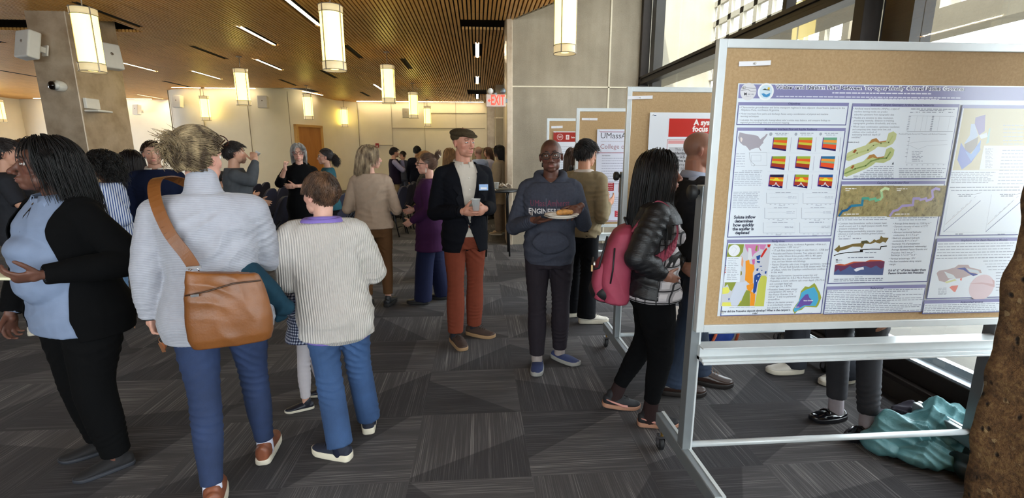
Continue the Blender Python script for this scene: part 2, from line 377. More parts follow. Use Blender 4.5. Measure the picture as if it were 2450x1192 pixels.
# near pier of rough bush hammered concrete at the right edge
def pier():
    t = NT('rough_brown_aggregate'); co = t.coord(); v = t.voro(co, 38.); n = t.noise(co, 7., 5, .7); n2 = t.noise(co, 55., 4, .8)
    c = t.ramp(t.math('ADD', t.math('MULTIPLY', n, .45), t.math('MULTIPLY', n2, .55)), [(.38, '46321f'), (.5, '785838'), (.62, '9c7c50')])
    gl = t.ramp(t.voro(co, 60., out='Color'), [(.0, 0.), (.86, 0.), (.93, 1.)])
    c = t.mix(t.math('MULTIPLY', gl, .6), c, 'c0a478'); dk = t.ramp(t.voro(t.mapr(co, (1.3, 1.3, .9)), 21.), [(.08, 0.), (.2, 1.)])
    c = t.mix(dk, '22180f', c); t.base(c); t.rough(.9); t.bump(t.math('ADD', n2, dk), .8, .012)
    rng = np.random.RandomState(3)
    V = []; F = []; nz = 220; prof = []
    x0, x1, y0, y1 = 1.61, 2.70, .62, 1.30
    per = []
    for k in range(34): per.append((x0+(x1-x0)*(1-k/34), y1, 0, 1))
    for k in range(22): per.append((x0, y1-(y1-y0)*k/22, -1, 0))
    for k in range(34): per.append((x0+(x1-x0)*k/34, y0, 0, -1))
    for k in range(22): per.append((x1, y0+(y1-y0)*k/22, 1, 0))
    m = len(per)
    ph = rng.uniform(0, 6.28, (24,)); kk = rng.normal(0, 1, (24, 3))*np.array([22, 22, 26])
    for i in range(nz+1):
        z = 5.45*i/nz
        for (x, y, nx_, ny_) in per:
            d = np.sin(kk @ np.array([x, y, z])+ph).sum()*.0017 + .003*math.sin(z*15+x*4)
            V.append((x-nx_*d*1.0+ (.0), y-ny_*d, z) if True else None)
    for i in range(nz):
        for k in range(m): F.append((i*m+k, i*m+(k+1) % m, (i+1)*m+(k+1) % m, (i+1)*m+k))
    g = G(); g.add(V, F, None, True); g.poly([V[nz*m+k] for k in range(m)]); struct('wall_pier', g, t.m)
pier()
# ---------------------------------------------------------------- outside: terrace, return wall, concrete screen
g = G(); g.box((2.95, -8, -.3), (30, 40, .2)); g.box((4.3, -8, .2), (4.36, 9, .23)); struct('trim_7', g, M_terrace)
g = G(); g.box((2.86, 9.3, .2), (4.5, 9.6, 6.5)); struct('wall_outside', g, M_conc_out)
# screen of square openings parallel to the window wall
def screen(n, x, ya, yb, z0, z1, sy, sz, bar_y, bar_z, low, dp=.07):
    g = G()
    z = z0; 
    g.box((x, ya, z0-low), (x+dp*1.3, yb, z0))
    k = 0
    while z < z1:
        g.box((x, ya, z+sz), (x+dp, yb, z+sz+bar_z)); 
        z += sz+bar_z
    y = ya
    while y < yb:
        g.box((x, y, z0), (x+dp, y+bar_y, z1)); y += sy+bar_y
    struct(n, g, M_conc_out)
screen('trim_8', 4.45, 5.8, 9.3, 2.95, 6.3, .30, .25, .11, .095, .02)
screen('trim_9', 4.6, -6, 5.25, 3.0, 6.3, .55, .5, .17, .17, .24, .22)
g = G()
for y in (5.5, 1.0, -4): g.box((4.5, y-.16, .2), (4.9, y+.16, 6.4))
struct('trim_10', g, M_conc_out)
g = G(); g.box((2.95, 3.2, 2.75), (3.35, 9.3, 2.85)); struct('trim_11', g, M_conc_out)
# ---------------------------------------------------------------- lamps, devices on walls
M_shade = mat('glowing_cream_shade', 'fff3c4', .6, var=0, emit='ffe36a', es=2.1)
M_lampmetal = mat('satin_nickel', '9a8f84', .4, .7, var=.04)
M_diff = mat('lit_diffuser', 'ffffff', .5, var=0, emit='fff0c8', es=42.)
def pendant_proto():
    t = thing('pendant_lamp', 'proto', 'lamp', group='cylindrical pendant lamps under the slat ceiling')
    g = G(); g.lathe([(.137, .08), (.14, .10), (.14, .68), (.137, .70)], n=32); g.build('lamp_shade', M_shade, t)
    g = G(); g.lathe([(.05, .012), (.14, .01), (.145, .0), (.147, .002), (.147, .098), (.143, .1), (.141, .098), (.141, .02), (.05, .014)], n=32, close=False); g.build('bottom_band', mat('frosted_band', 'd9c9a4', .5, var=.03, emit='f0d59a', es=.25), t)
    g = G(); g.lathe([(0, .022), (.137, .02)], n=32); g.build('bottom_diffuser', M_shade, t)
    g = G(); g.lathe([(.141, .69), (.147, .69), (.147, .775), (.141, .775)], n=32, close=False); g.lathe([(0, .772), (.141, .770)], n=32); g.build('top_band', MC['frosted_band'], t)
    g = G()
    for k in range(4):
        a = PI/4+k*PI/2+.3; x, y = .15*math.cos(a), .15*math.sin(a); g.bar((x, y, -.008), (x, y, .785), .012, .008, up=(x, y, 0))
    for z in (.0, .098, .69, .775): g.lathe([(.146, z-.004), (.152, z-.004), (.152, z+.004), (.146, z+.004)], n=32, close=False)
    g.build('cage', M_lampmetal, t)
    g = G(); g.tube([(0, 0, .77), (0, 0, 1.04)], .008); g.lathe([(0, .80), (.03, .80), (.03, .775)], n=12); g.lathe([(.06, 1.03), (.06, 1.05)], n=16); g.build('stem', M_lampmetal, t)
    return t
PL = [(-5.05, 7.02, 2.64, 'large nearest pendant lamp at the left, in front of the steel column'), (-1.83, 6.68, 2.64, 'large nearest pendant lamp above the boy in the white sweater'), (1.17, 6.6, 2.87, 'pendant lamp hanging alone in front of the concrete wall'),
 (-5.25, 11.63, 2.64, 'mid-distance pendant lamp left of centre, above the woman in the grey pullover'), (-1.89, 10.92, 2.64, 'pendant lamp above the woman in the tan sweater'), (-8.3, 11.7, 2.64, 'pendant lamp seen just under the large left lamp'),
 (-1.96, 15.62, 2.64, 'second lamp of the receding middle row, in front of the rear wall speaker'), (-5.42, 16.4, 2.64, 'pendant lamp in front of the wooden door end of the curved wall'), (-9.03, 17.2, 2.64, 'pendant lamp between two wall speakers at the back left'),
 (-2.0, 20.3, 2.64, 'farthest lamp of the middle row, nearest the exit sign'), (-5.5, 21.0, 2.64, 'farthest pendant lamp right of the wooden door'), (-12.6, 17.7, 2.64, 'lowest seen lamp of the stack beside the steel column'), (-16.8, 18.7, 2.64, 'pendant lamp at the left edge of the picture')]
pl = pendant_proto()
for i, (x, y, z, lb) in enumerate(PL):
    o = pl if i == 0 else copy_tree(pl); o.location = (x, y, z); o['label'] = lb
def lin(x, y, lb, on, o=None):
    if o is None:
        o = thing('linear_ceiling_light', lb, 'ceiling light', (x, y, ZC))
        g = G(); g.box((-.035, 0, .012), (.035, 1.4, .02)); g.build('diffuser', M_diff if on else mat('unlit_slot', '17110b', .8, var=0), o)
        g = G(); g.box((-.045, -.005, .0), (-.035, 1.405, .06)); g.box((.035, -.005, .0), (.045, 1.405, .06)); g.box((-.045, -.005, .02), (.045, 1.405, .06)); g.build('housing', mat('slot_housing', '2a2018', .7, var=0), o)
        return o
    o = copy_tree(o); o.location = (x, y, ZC); o['label'] = lb; return o
names = ['lit strip light in the slats upper left of centre', 'lit strip light by the top of the picture left of the large middle lamp', 'lit strip light right of the large left lamp', 'lit strip light between the left lamp and the centre left lamp', 'lit strip light right of the centre left lamp', 'nearest short looking strip light in line with the passage', 'second strip light in line with the passage', 'farthest strip light in line with the passage, left of the exit sign', 'lit strip light behind the lamp over the tan sweater woman', 'lit strip light farthest back on the left near the wall']
p0 = None
for (x, y), lb in zip(lit, names):
    p0n = lin(x, y, lb, True, p0); p0n['group'] = 'lit strip lights between the ceiling slats'; p0 = p0 or p0n
names = ['dark unlit slot upper left, beside the large left lamp', 'dark unlit slot right of the large middle lamp', 'dark unlit slot above the lamp over the tan sweater woman', 'dark unlit slot below the large middle lamp', 'dark unlit slot above the wooden door', 'dark unlit slot far back in the middle', 'dark unlit slot above the centre left lamp', 'dark unlit slot far left before the curved wall', 'dark unlit slot over the left column', 'dark unlit slot far left behind the column']
p0 = None
for (x, y), lb in zip(unlit, names):
    p0n = lin(x, y, lb, False, p0); p0n['group'] = 'dark slots between the ceiling slats'; p0 = p0 or p0n
def speaker(lb, loc, rot, s=1., o=None):
    if o is None:
        o = thing('wall_speaker', lb, 'speaker', loc, 0, 'white box speakers up on the walls')
        g = G(); g.box((-.16, -.16, -.2), (.16, .0, .2)); g.build('cabinet', M_white, o, .025, 3)
        g = G(); g.lathe([(0, 0), (.022, .0), (.022, .004), (0, .005)], (0, -.16, .03), M=Matrix.Rotation(PI/2, 3, 'X'), n=16); g.build('badge', M_lampmetal, o)
        g = G(); g.box((-.03, 0, -.04), (.03, .14, .04)); g.box((-.06, .12, -.08), (.06, .14, .08)); g.build('bracket', M_white, o)
    else: o = copy_tree(o)
    o.location = loc; o.rotation_euler = rot if hasattr(rot, '__len__') else (0, 0, rot); o.scale = (s, s, s); o['label'] = lb; return o
sp = speaker('large white speaker on the front of the left steel column', (-6.6, 8.1, 3.14), (R(-12), 0, R(-22)))
speaker('white speaker on the far side of the left column, half behind the lamp', (-6.06, 8.75, 3.12), (R(-8), 0, R(68)), 1., sp)
speaker('small looking speaker on the back wall left of the protruding wall', (-13.5, 20.85, 3.25), (R(-8), 0, R(-24)), 1., sp)
speaker('speaker at the left corner of the protruding curved wall', (-9.98, 17.5, 3.25), (R(-8), 0, R(-14)), 1., sp)
speaker('speaker in the middle of the curved wall left of the door', (-7.2, 17.4, 3.25), (R(-6), 0, R(4)), 1., sp)
speaker('speaker on the far back wall behind the middle lamps', (-3.0, 21.34, 3.22), (R(-6), 0, R(10)), 1., sp)
# turret camera on the column
o = thing('security_camera', 'white security camera with dark lens on the left steel column', 'camera', (-6.42, 8.25, 2.6))
g = G(); g.lathe([(0, 0), (.075, 0), (.08, .02), (.08, .10), (.07, .13)], M=Matrix.Rotation(PI/2, 3, 'X') , n=24, close=False); g.lathe([(.07, .13), (.0, .135)], M=Matrix.Rotation(PI/2, 3, 'X'), n=24); g.build('camera_body', M_white, o)
g = G(); g.lathe([(.068, .05), (.06, .075), (.035, .095), (0, .10)], (-.03, -.075, .0), M=Matrix.Rotation(PI/2, 3, 'X') @ Matrix.Rotation(R(-25), 3, 'Y'), n=24); g.build('lens_dome', mat('dark_glossy_dome', '0d0808', .08, var=0), o)
o = thing('wireless_access_point', 'small white box with a flat white plate below on the column side', 'network device', (-6.19, 8.45, 2.3))
g = G(); g.box((0, -.16, -.02), (.05, .12, .14)); g.build('box_cover', M_white, o, .008)
g = G(); g.box((0, -.17, -.07), (.22, .14, -.04)); g.build('plate', M_white, o, .01)
# exit sign with two emergency lamp heads
o = thing('exit_sign', 'lit red EXIT sign with a left arrow at the column', 'exit sign', (.32, 8.18, 2.43))
g = G(); g.box((-.16, -.03, -.10), (.16, .03, .10)); g.build('sign_housing', mat('sign_housing_grey', 'b9aea4', .45, .2, var=.03, emit='c9a090', es=.12), o, .01)
V, F = text_mesh('EXIT', .20, spacing=1.02, bold=.004)
g = G(); xs = [v[0] for v in V]; k = .225/(max(xs)-min(xs)); g.add([(v[0]*k+.03, -.032, v[1]*1.12-.0) for v in V], F)
g.add([(-.135, -.032, 0), (-.105, -.032, .03), (-.105, -.032, -.03)], [(0, 1, 2)]); g.add([(-.105, -.032, .01), (-.09, -.032, .01), (-.09, -.032, -.01), (-.105, -.032, -.01)], [(0, 1, 2, 3)])
g.build('exit_lettering', mat('red_lit_letters', 'ff3a28', .5, var=0, emit='ff2a1c', es=1.6), o)
for sx, nm in ((-.09, 'white lamp head'), (.12, 'dark lamp head')):
    g = G(); g.lathe([(0, 0), (.035, 0), (.045, .02), (.045, .06), (.02, .08), (0, .08)], (sx, .03, .15), M=Matrix.Rotation(PI/2, 3, 'X'), n=16); g.build('lamp_head', M_white if sx < 0 else M_grey_frame, o)
g = G(); g.box((-.02, .03, .06), (.02, .06, .13)); g.box((.16, -.02, -.03), (.19, .02, .03)); g.build('sign_bracket', M_grey_frame, o)
def alarm(lb, loc):
    o = thing('fire_alarm', lb, 'fire alarm', loc, 0, 'red fire alarms')
    g = G(); g.box((-.07, -.06, -.09), (.07, 0, .09)); g.build('alarm_body', mat('alarm_red', 'a31a1c', .4, var=.03), o, .01)
    g = G(); g.box((-.03, -.075, -.06), (.04, -.06, -.01)); g.build('strobe', M_white, o, .005)
alarm('red fire alarm on the back wall right of the left column', (-14.88, 21.15, 1.80)); alarm('red fire alarm on the back wall right of the tan sweater woman', (-4.30, 21.44, 1.885))
g = G(); g.box((-.05, -.015, -.07), (.05, 0, .07)); g.box((-.012, -.022, -.025), (.012, -.01, .025)); sw = g.build('light_switch', M_white, None, .004); sw.location = (-4.2, 21.45, 1.17); tag(sw, 'white light switch plate on the back wall below the alarm', 'switch')
g = G(); g.box((-.16, -.012, -.2), (.16, 0, .2)); sw = g.build('wall_notice', M_white, None); sw.location = (-2.62, 21.45, 1.62); tag(sw, 'white sheet of paper on the back wall behind the man in the vest', 'notice')
o = thing('outdoor_light_fitting', 'small white box fitting on the concrete wall outside the window', 'wall lamp', (3.62, 9.3, 3.02))
g = G(); g.box((-.1, -.05, -.12), (.1, 0, .12)); g.build('fitting_body', M_white, o, .02); g = G(); g.box((-.03, -.12, -.03), (.03, -.05, .03)); g.build('fitting_arm', M_white, o, .01)
# ---------------------------------------------------------------- poster boards
M_alu = mat('white_aluminium', 'd2d8da', .35, .12, var=.03); M_alud = mat('grey_aluminium', '8f9598', .4, .5, var=.03)
def cork_mat():
    t = NT('tan_cork'); co = t.coord(); n = t.noise(co, 90., 5, .75); n2 = t.noise(co, 3., 3)
    c = t.ramp(n, [(.3, 'a98a62'), (.55, 'b89a72'), (.8, 'c6aa84')]); t.base(t.mix(t.math('MULTIPLY', n2, .35), c, 'a98c64')); t.rough(.85)
    t.bump(n, .15, .002); return t.m
M_cork = cork_mat(); M_rub = mat('black_rubber', '151517', .6, var=.1); M_brass = mat('brass', 'b08d4a', .35, .8, var=.05)
def board_proto(lb, w=1.53):
    t = thing('display_board', lb, 'display board', group=None)
    zb, zt = .81, 2.04
    g = G(); fw = .034
    for a, b in (((0, -.012, zb), (fw, .022, zt)), ((w-fw, -.012, zb), (w, .022, zt)), ((fw, -.012, zb), (w-fw, .022, zb+fw)), ((fw, -.012, zt-fw), (w-fw, .022, zt))): g.box(a, b)
    g.build('frame', M_alu, t, .003)
    g = G(); g.box((fw-.004, -.002, zb+fw-.004), (w-fw+.004, .016, zt-fw+.004)); g.build('cork_panel', M_cork, t)
    for s, x in ((0, -.004), (1, w-.036)):
        g = G(); g.box((x, .024, .13), (x+.04, .084, 1.46)); g.build('post', M_alu if False else M_alud, t, .003)
        g = G(); g.box((x+.036 if s == 0 else x-.004, .018, .13), (x+.044 if s == 0 else x+.004, .026, 1.46)); g.build('post_edge', M_alu, t)
        kx = x-.002 if s == 0 else x+.042; sg = -1 if s == 0 else 1
        g = G(); g.lathe([(0, 0), (.012, 0), (.012, .014), (.03, .016), (.032, .022), (.032, .040), (.026, .046), (0, .047)], (kx, .054, 1.43), M=Matrix.Rotation(-sg*-1*PI/2*1, 3, 'Y') if sg > 0 else Matrix.Rotation(-PI/2, 3, 'Y'), n=18); g.build('clamp_knob', M_rub, t)
        g = G(); g.box((x-.002, -.30, .135), (x+.042, .36, .205)); f = g.build('foot', M_alud, t, .004)
        g = G(); g.box((x+.03, -.302, .2), (x+.046, .362, .208)); g.build('foot_cap', M_alu, f)
        for yy in (-.26, .31):
            c = G(); c.lathe([(.0, -.012), (.034, -.012), (.038, -.008), (.038, .008), (.034, .012), (0, .012)], (x+.02, yy+.02, .038), M_rub, M=Matrix.Rotation(PI/2, 3, 'Y'), n=20); c.build('wheel', M_rub, f)
            c = G(); c.tube([(x+.02, yy, .14), (x+.02, yy, .095)], .009, M_brass); c.box((x+.002, yy-.016, .085), (x+.038, yy+.02, .098), M_chrome); c.box((x+.002, yy-.004, .03), (x+.005, yy+.03, .09), M_chrome); c.box((x+.035, yy-.004, .03), (x+.038, yy+.03, .09), M_chrome); c.build('caster_fork', M_chrome, f)
    g = G(); g.box((.03, -.03, .735), (w-.03, .05, .742)); g.box((.03, -.03, .672), (w-.03, .03, .69)); g.box((.03, .0, .672), (w-.03, .026, .734)); g.box((.03, -.045, .668), (w-.03, -.03, .678)); g.build('tray', M_alu, t, .002)
    g = G(); g.tube([(.03, .05, .215), (w-.03, .05, .215)], .015, n=14); g.build('crossbar', M_alu, t)
    return t
bp = board_proto('nearest cork display board holding the purple headed poster'); bp.location = (.962, 1.955, 0)
for (x, y, rz, lb) in ((1.035, 3.36, 0, 'second cork display board, the one with the red titled poster'), (1.015, 4.98, 0, 'third cork display board, facing the man in the tan sweater'), (.93, 6.5, 0, 'farthest cork display board, behind the man in the hoodie'), ):
    c = copy_tree(bp); c.location = (x, y, 0); c.rotation_euler = (0, 0, rz); c['label'] = lb
for o in bpy.data.objects:
    if o.name.startswith('display_board'): o['group'] = 'cork display boards in a row along the windows'
# name strips pinned near the top left corners
Mpap = mat('white_paper', 'e9e9ee', .5, var=.01)
def strip(lb, x, y, z, w, h, rz=0):
    g = G(); n = 8
    V = [(w*i/n, -.004-.012*(i/n)**2, zz+.004*(i/n)) for i in range(n+1) for zz in (-h/2, h/2)]
    V2 = [(a, b+.0006, c) for a, b, c in V]; m = len(V)
    g.add(V, [(2*i, 2*i+2, 2*i+3, 2*i+1) for i in range(n)]); g.add(V2, [(2*i, 2*i+1, 2*i+3, 2*i+2) for i in range(n)])
    o = g.build('name_strip', Mpap); o.location = (x, y, z); o.rotation_euler = (0, R(rz), 0); tag(o, lb, 'paper strip', 'paper name strips pinned on the boards')
    g = G(); g.lathe([(0, 0), (.004, 0), (.003, .006), (.005, .008), (0, .009)], (w*.5, -.006, .002), M=Matrix.Rotation(PI/2, 3, 'X'), n=10); g.build('push_pin', M_white, o)
    return o
strip('paper strip pinned on the nearest board', 1.05, 1.95, 1.946, .125, .018); strip('paper strip across the frame of the second board', 1.035, 3.345, 1.965, .17, .022)
strip('paper strip on the third board', 1.07, 4.97, 1.93, .16, .022, 2); strip('paper strip on the farthest board', .99, 6.49, 1.925, .15, .03)
# ---------------------------------------------------------------- banquet chairs
M_navy = mat('navy_chair_fabric', '23253a', .75, var=.15, vs=120., bump=.3, bs=500.); M_cf = mat('charcoal_chair_frame', '1b1b20', .35, .4, var=.1)
def chair_proto():
    t = thing('banquet_chair', 'x', 'chair')
    g = G(); V = []; F = []
    prof = [(-.5, 0), (.5, 0), (.52, .3), (.5, .55), (.43, .78), (.3, .93), (.12, 1.0), (-.12, 1.0), (-.3, .93), (-.43, .78), (-.5, .55), (-.52, .3)]
    for dy, s in ((-.018, .95), (-.022, 1.), (.022, 1.), (.026, .93)):
        for (x, z) in prof: V.append((x*.42*s, -.21-(z*.5)*.28+dy, .50+(z-.45)*.46*s+.45*.46))
    n = len(prof)
    for i in range(3):
        for k in range(n): F.append((i*n+k, i*n+(k+1) % n, (i+1)*n+(k+1) % n, (i+1)*n+k))
    F.append(tuple(range(n-1, -1, -1))); F.append(tuple(3*n+k for k in range(n)))
    g.add(V, F, None, True); g.build('backrest', M_navy, t)
    g = G(); g.box((-.215, -.2, .42), (.215, .24, .485)); g.build('seat', M_navy, t, .028, 3)
    g = G(); g.box((-.2, -.2, .40), (.2, .22, .422)); g.build('seat_frame', M_cf, t)
    for s in (-1, 1):
        g = G(); g.tube([(s*.19, .19, .41), (s*.205, .23, .0)], .012); g.build('leg', M_cf, t)
        g = G(); g.tube([(s*.2, -.34, .62), (s*.2, -.2, .44), (s*.2, -.22, .40), (s*.215, -.31, 0)], .012); g.build('leg', M_cf, t)
    g = G(); g.tube([(-.2, -.27, .18), (.2, -.27, .18)], .008); g.build('stretcher', M_cf, t)
    return t
cp = chair_proto(); first = True
rng = random.Random(5)
def row(x, ys, az, gr, lb, dx=0.):
    global first
    for k_, y in enumerate(ys):
        c = cp if first else copy_tree(cp); first = False
        c.location = (x+rng.uniform(-.04, .04)+dx*(y-ys[0]), y+rng.uniform(-.02, .02), 0); c.rotation_euler = (0, 0, R(-az+rng.uniform(-5, 5))); c['label'] = lb+(', '+('nearest', 'second', 'third', 'fourth', 'fifth')[k_]+' of its row' if len(ys) > 1 else ''); c['group'] = gr
gr = 'navy banquet chairs in rows at the left'
row(-3.2, [7.3, 7.82, 8.34, 8.86, 9.38], -84, gr, 'navy chair in the row left of the grey-haired woman', 0)
row(-4.05, [8.98, 9.5, 10.02, 10.54], -84, gr, 'navy chair in the second row from the grey-haired woman', 0)
row(-4.9, [9.22, 9.74, 10.26, 10.78], -84, gr, 'navy chair in the third row, by the seated people', 0)
row(-2.45, [7.46, 7.94, 8.46, 8.98], -84, gr, 'navy chair in the row behind the boy', 0)
row(-4.25, [8.33], 60, gr, 'navy banquet chair under the seated woman in the light top')
row(-3.96, [11.5], -24, gr, 'navy banquet chair under the seated man in the black jacket')
row(-1.72, [9.4, 9.92, 10.44, 10.96, 11.48], -80, 'navy banquet chairs right of the tan sweater woman', 'navy chair in the line before the man in the vest', 0)
# ---------------------------------------------------------------- high table with a cup in the passage
o = thing('cocktail_table', 'small black round topped high table in the passage beside the column', 'table', (.30, 7.45, 0))
g = G(); g.lathe([(0, 1.0), (.33, 1.0), (.34, 1.01), (.34, 1.03), (0, 1.035)], n=32); g.build('tabletop', M_blackp, o)
g = G(); 
for k in range(4): a = PI/4+k*PI/2; g.tube([(.24*math.cos(a), .24*math.sin(a), 1.0), (.22*math.cos(a), .22*math.sin(a), .9), (.26*math.cos(a), .26*math.sin(a), .0)], .014)
g.build('folding_legs', M_blackp, o)
def cup(lb, loc, r, h, m, group=None):
    o = thing('plastic_cup', lb, 'cup', loc, 0, group); g = G(); g.lathe([(0, .002), (r*.75, .0), (r, h), (r*1.06, h), (r*1.06, h-.004), (r*.96, h-.004), (r*.72, .004), (0, .005)], n=20, close=False); g.build('cup_wall', m, o); return o
M_clear = mat('clear_plastic', 'e6eaea', .12, var=0); M_clear.node_tree.nodes['Principled BSDF'].inputs['Alpha'].default_value = .38
cup('white cup standing on the high black table', (.16, 7.33, 1.035), .045, .12, mat('cup_white', 'd8d6d2', .4, var=.02))
cup('clear cup behind the white one on the high table', (.30, 7.55, 1.035), .04, .10, M_clear)
g = G(); rr = random.Random(2)
for k in range(14): 
    a = rr.uniform(0, 6.28); q = rr.uniform(0, .09); c = (.42+q*math.cos(a), 7.38+q*math.sin(a), 1.075+rr.uniform(0, .03)); g.obox(c, (.03, .026, .004), Euler((rr.uniform(-1, 1), rr.uniform(-1, 1), rr.uniform(0, 3))).to_matrix())
tag(g.build('crumpled_napkin', mat('napkin_paper', 'b5a898', .8, var=.1)), 'crumpled napkins in a heap on the high black table', 'napkin', kind=None)
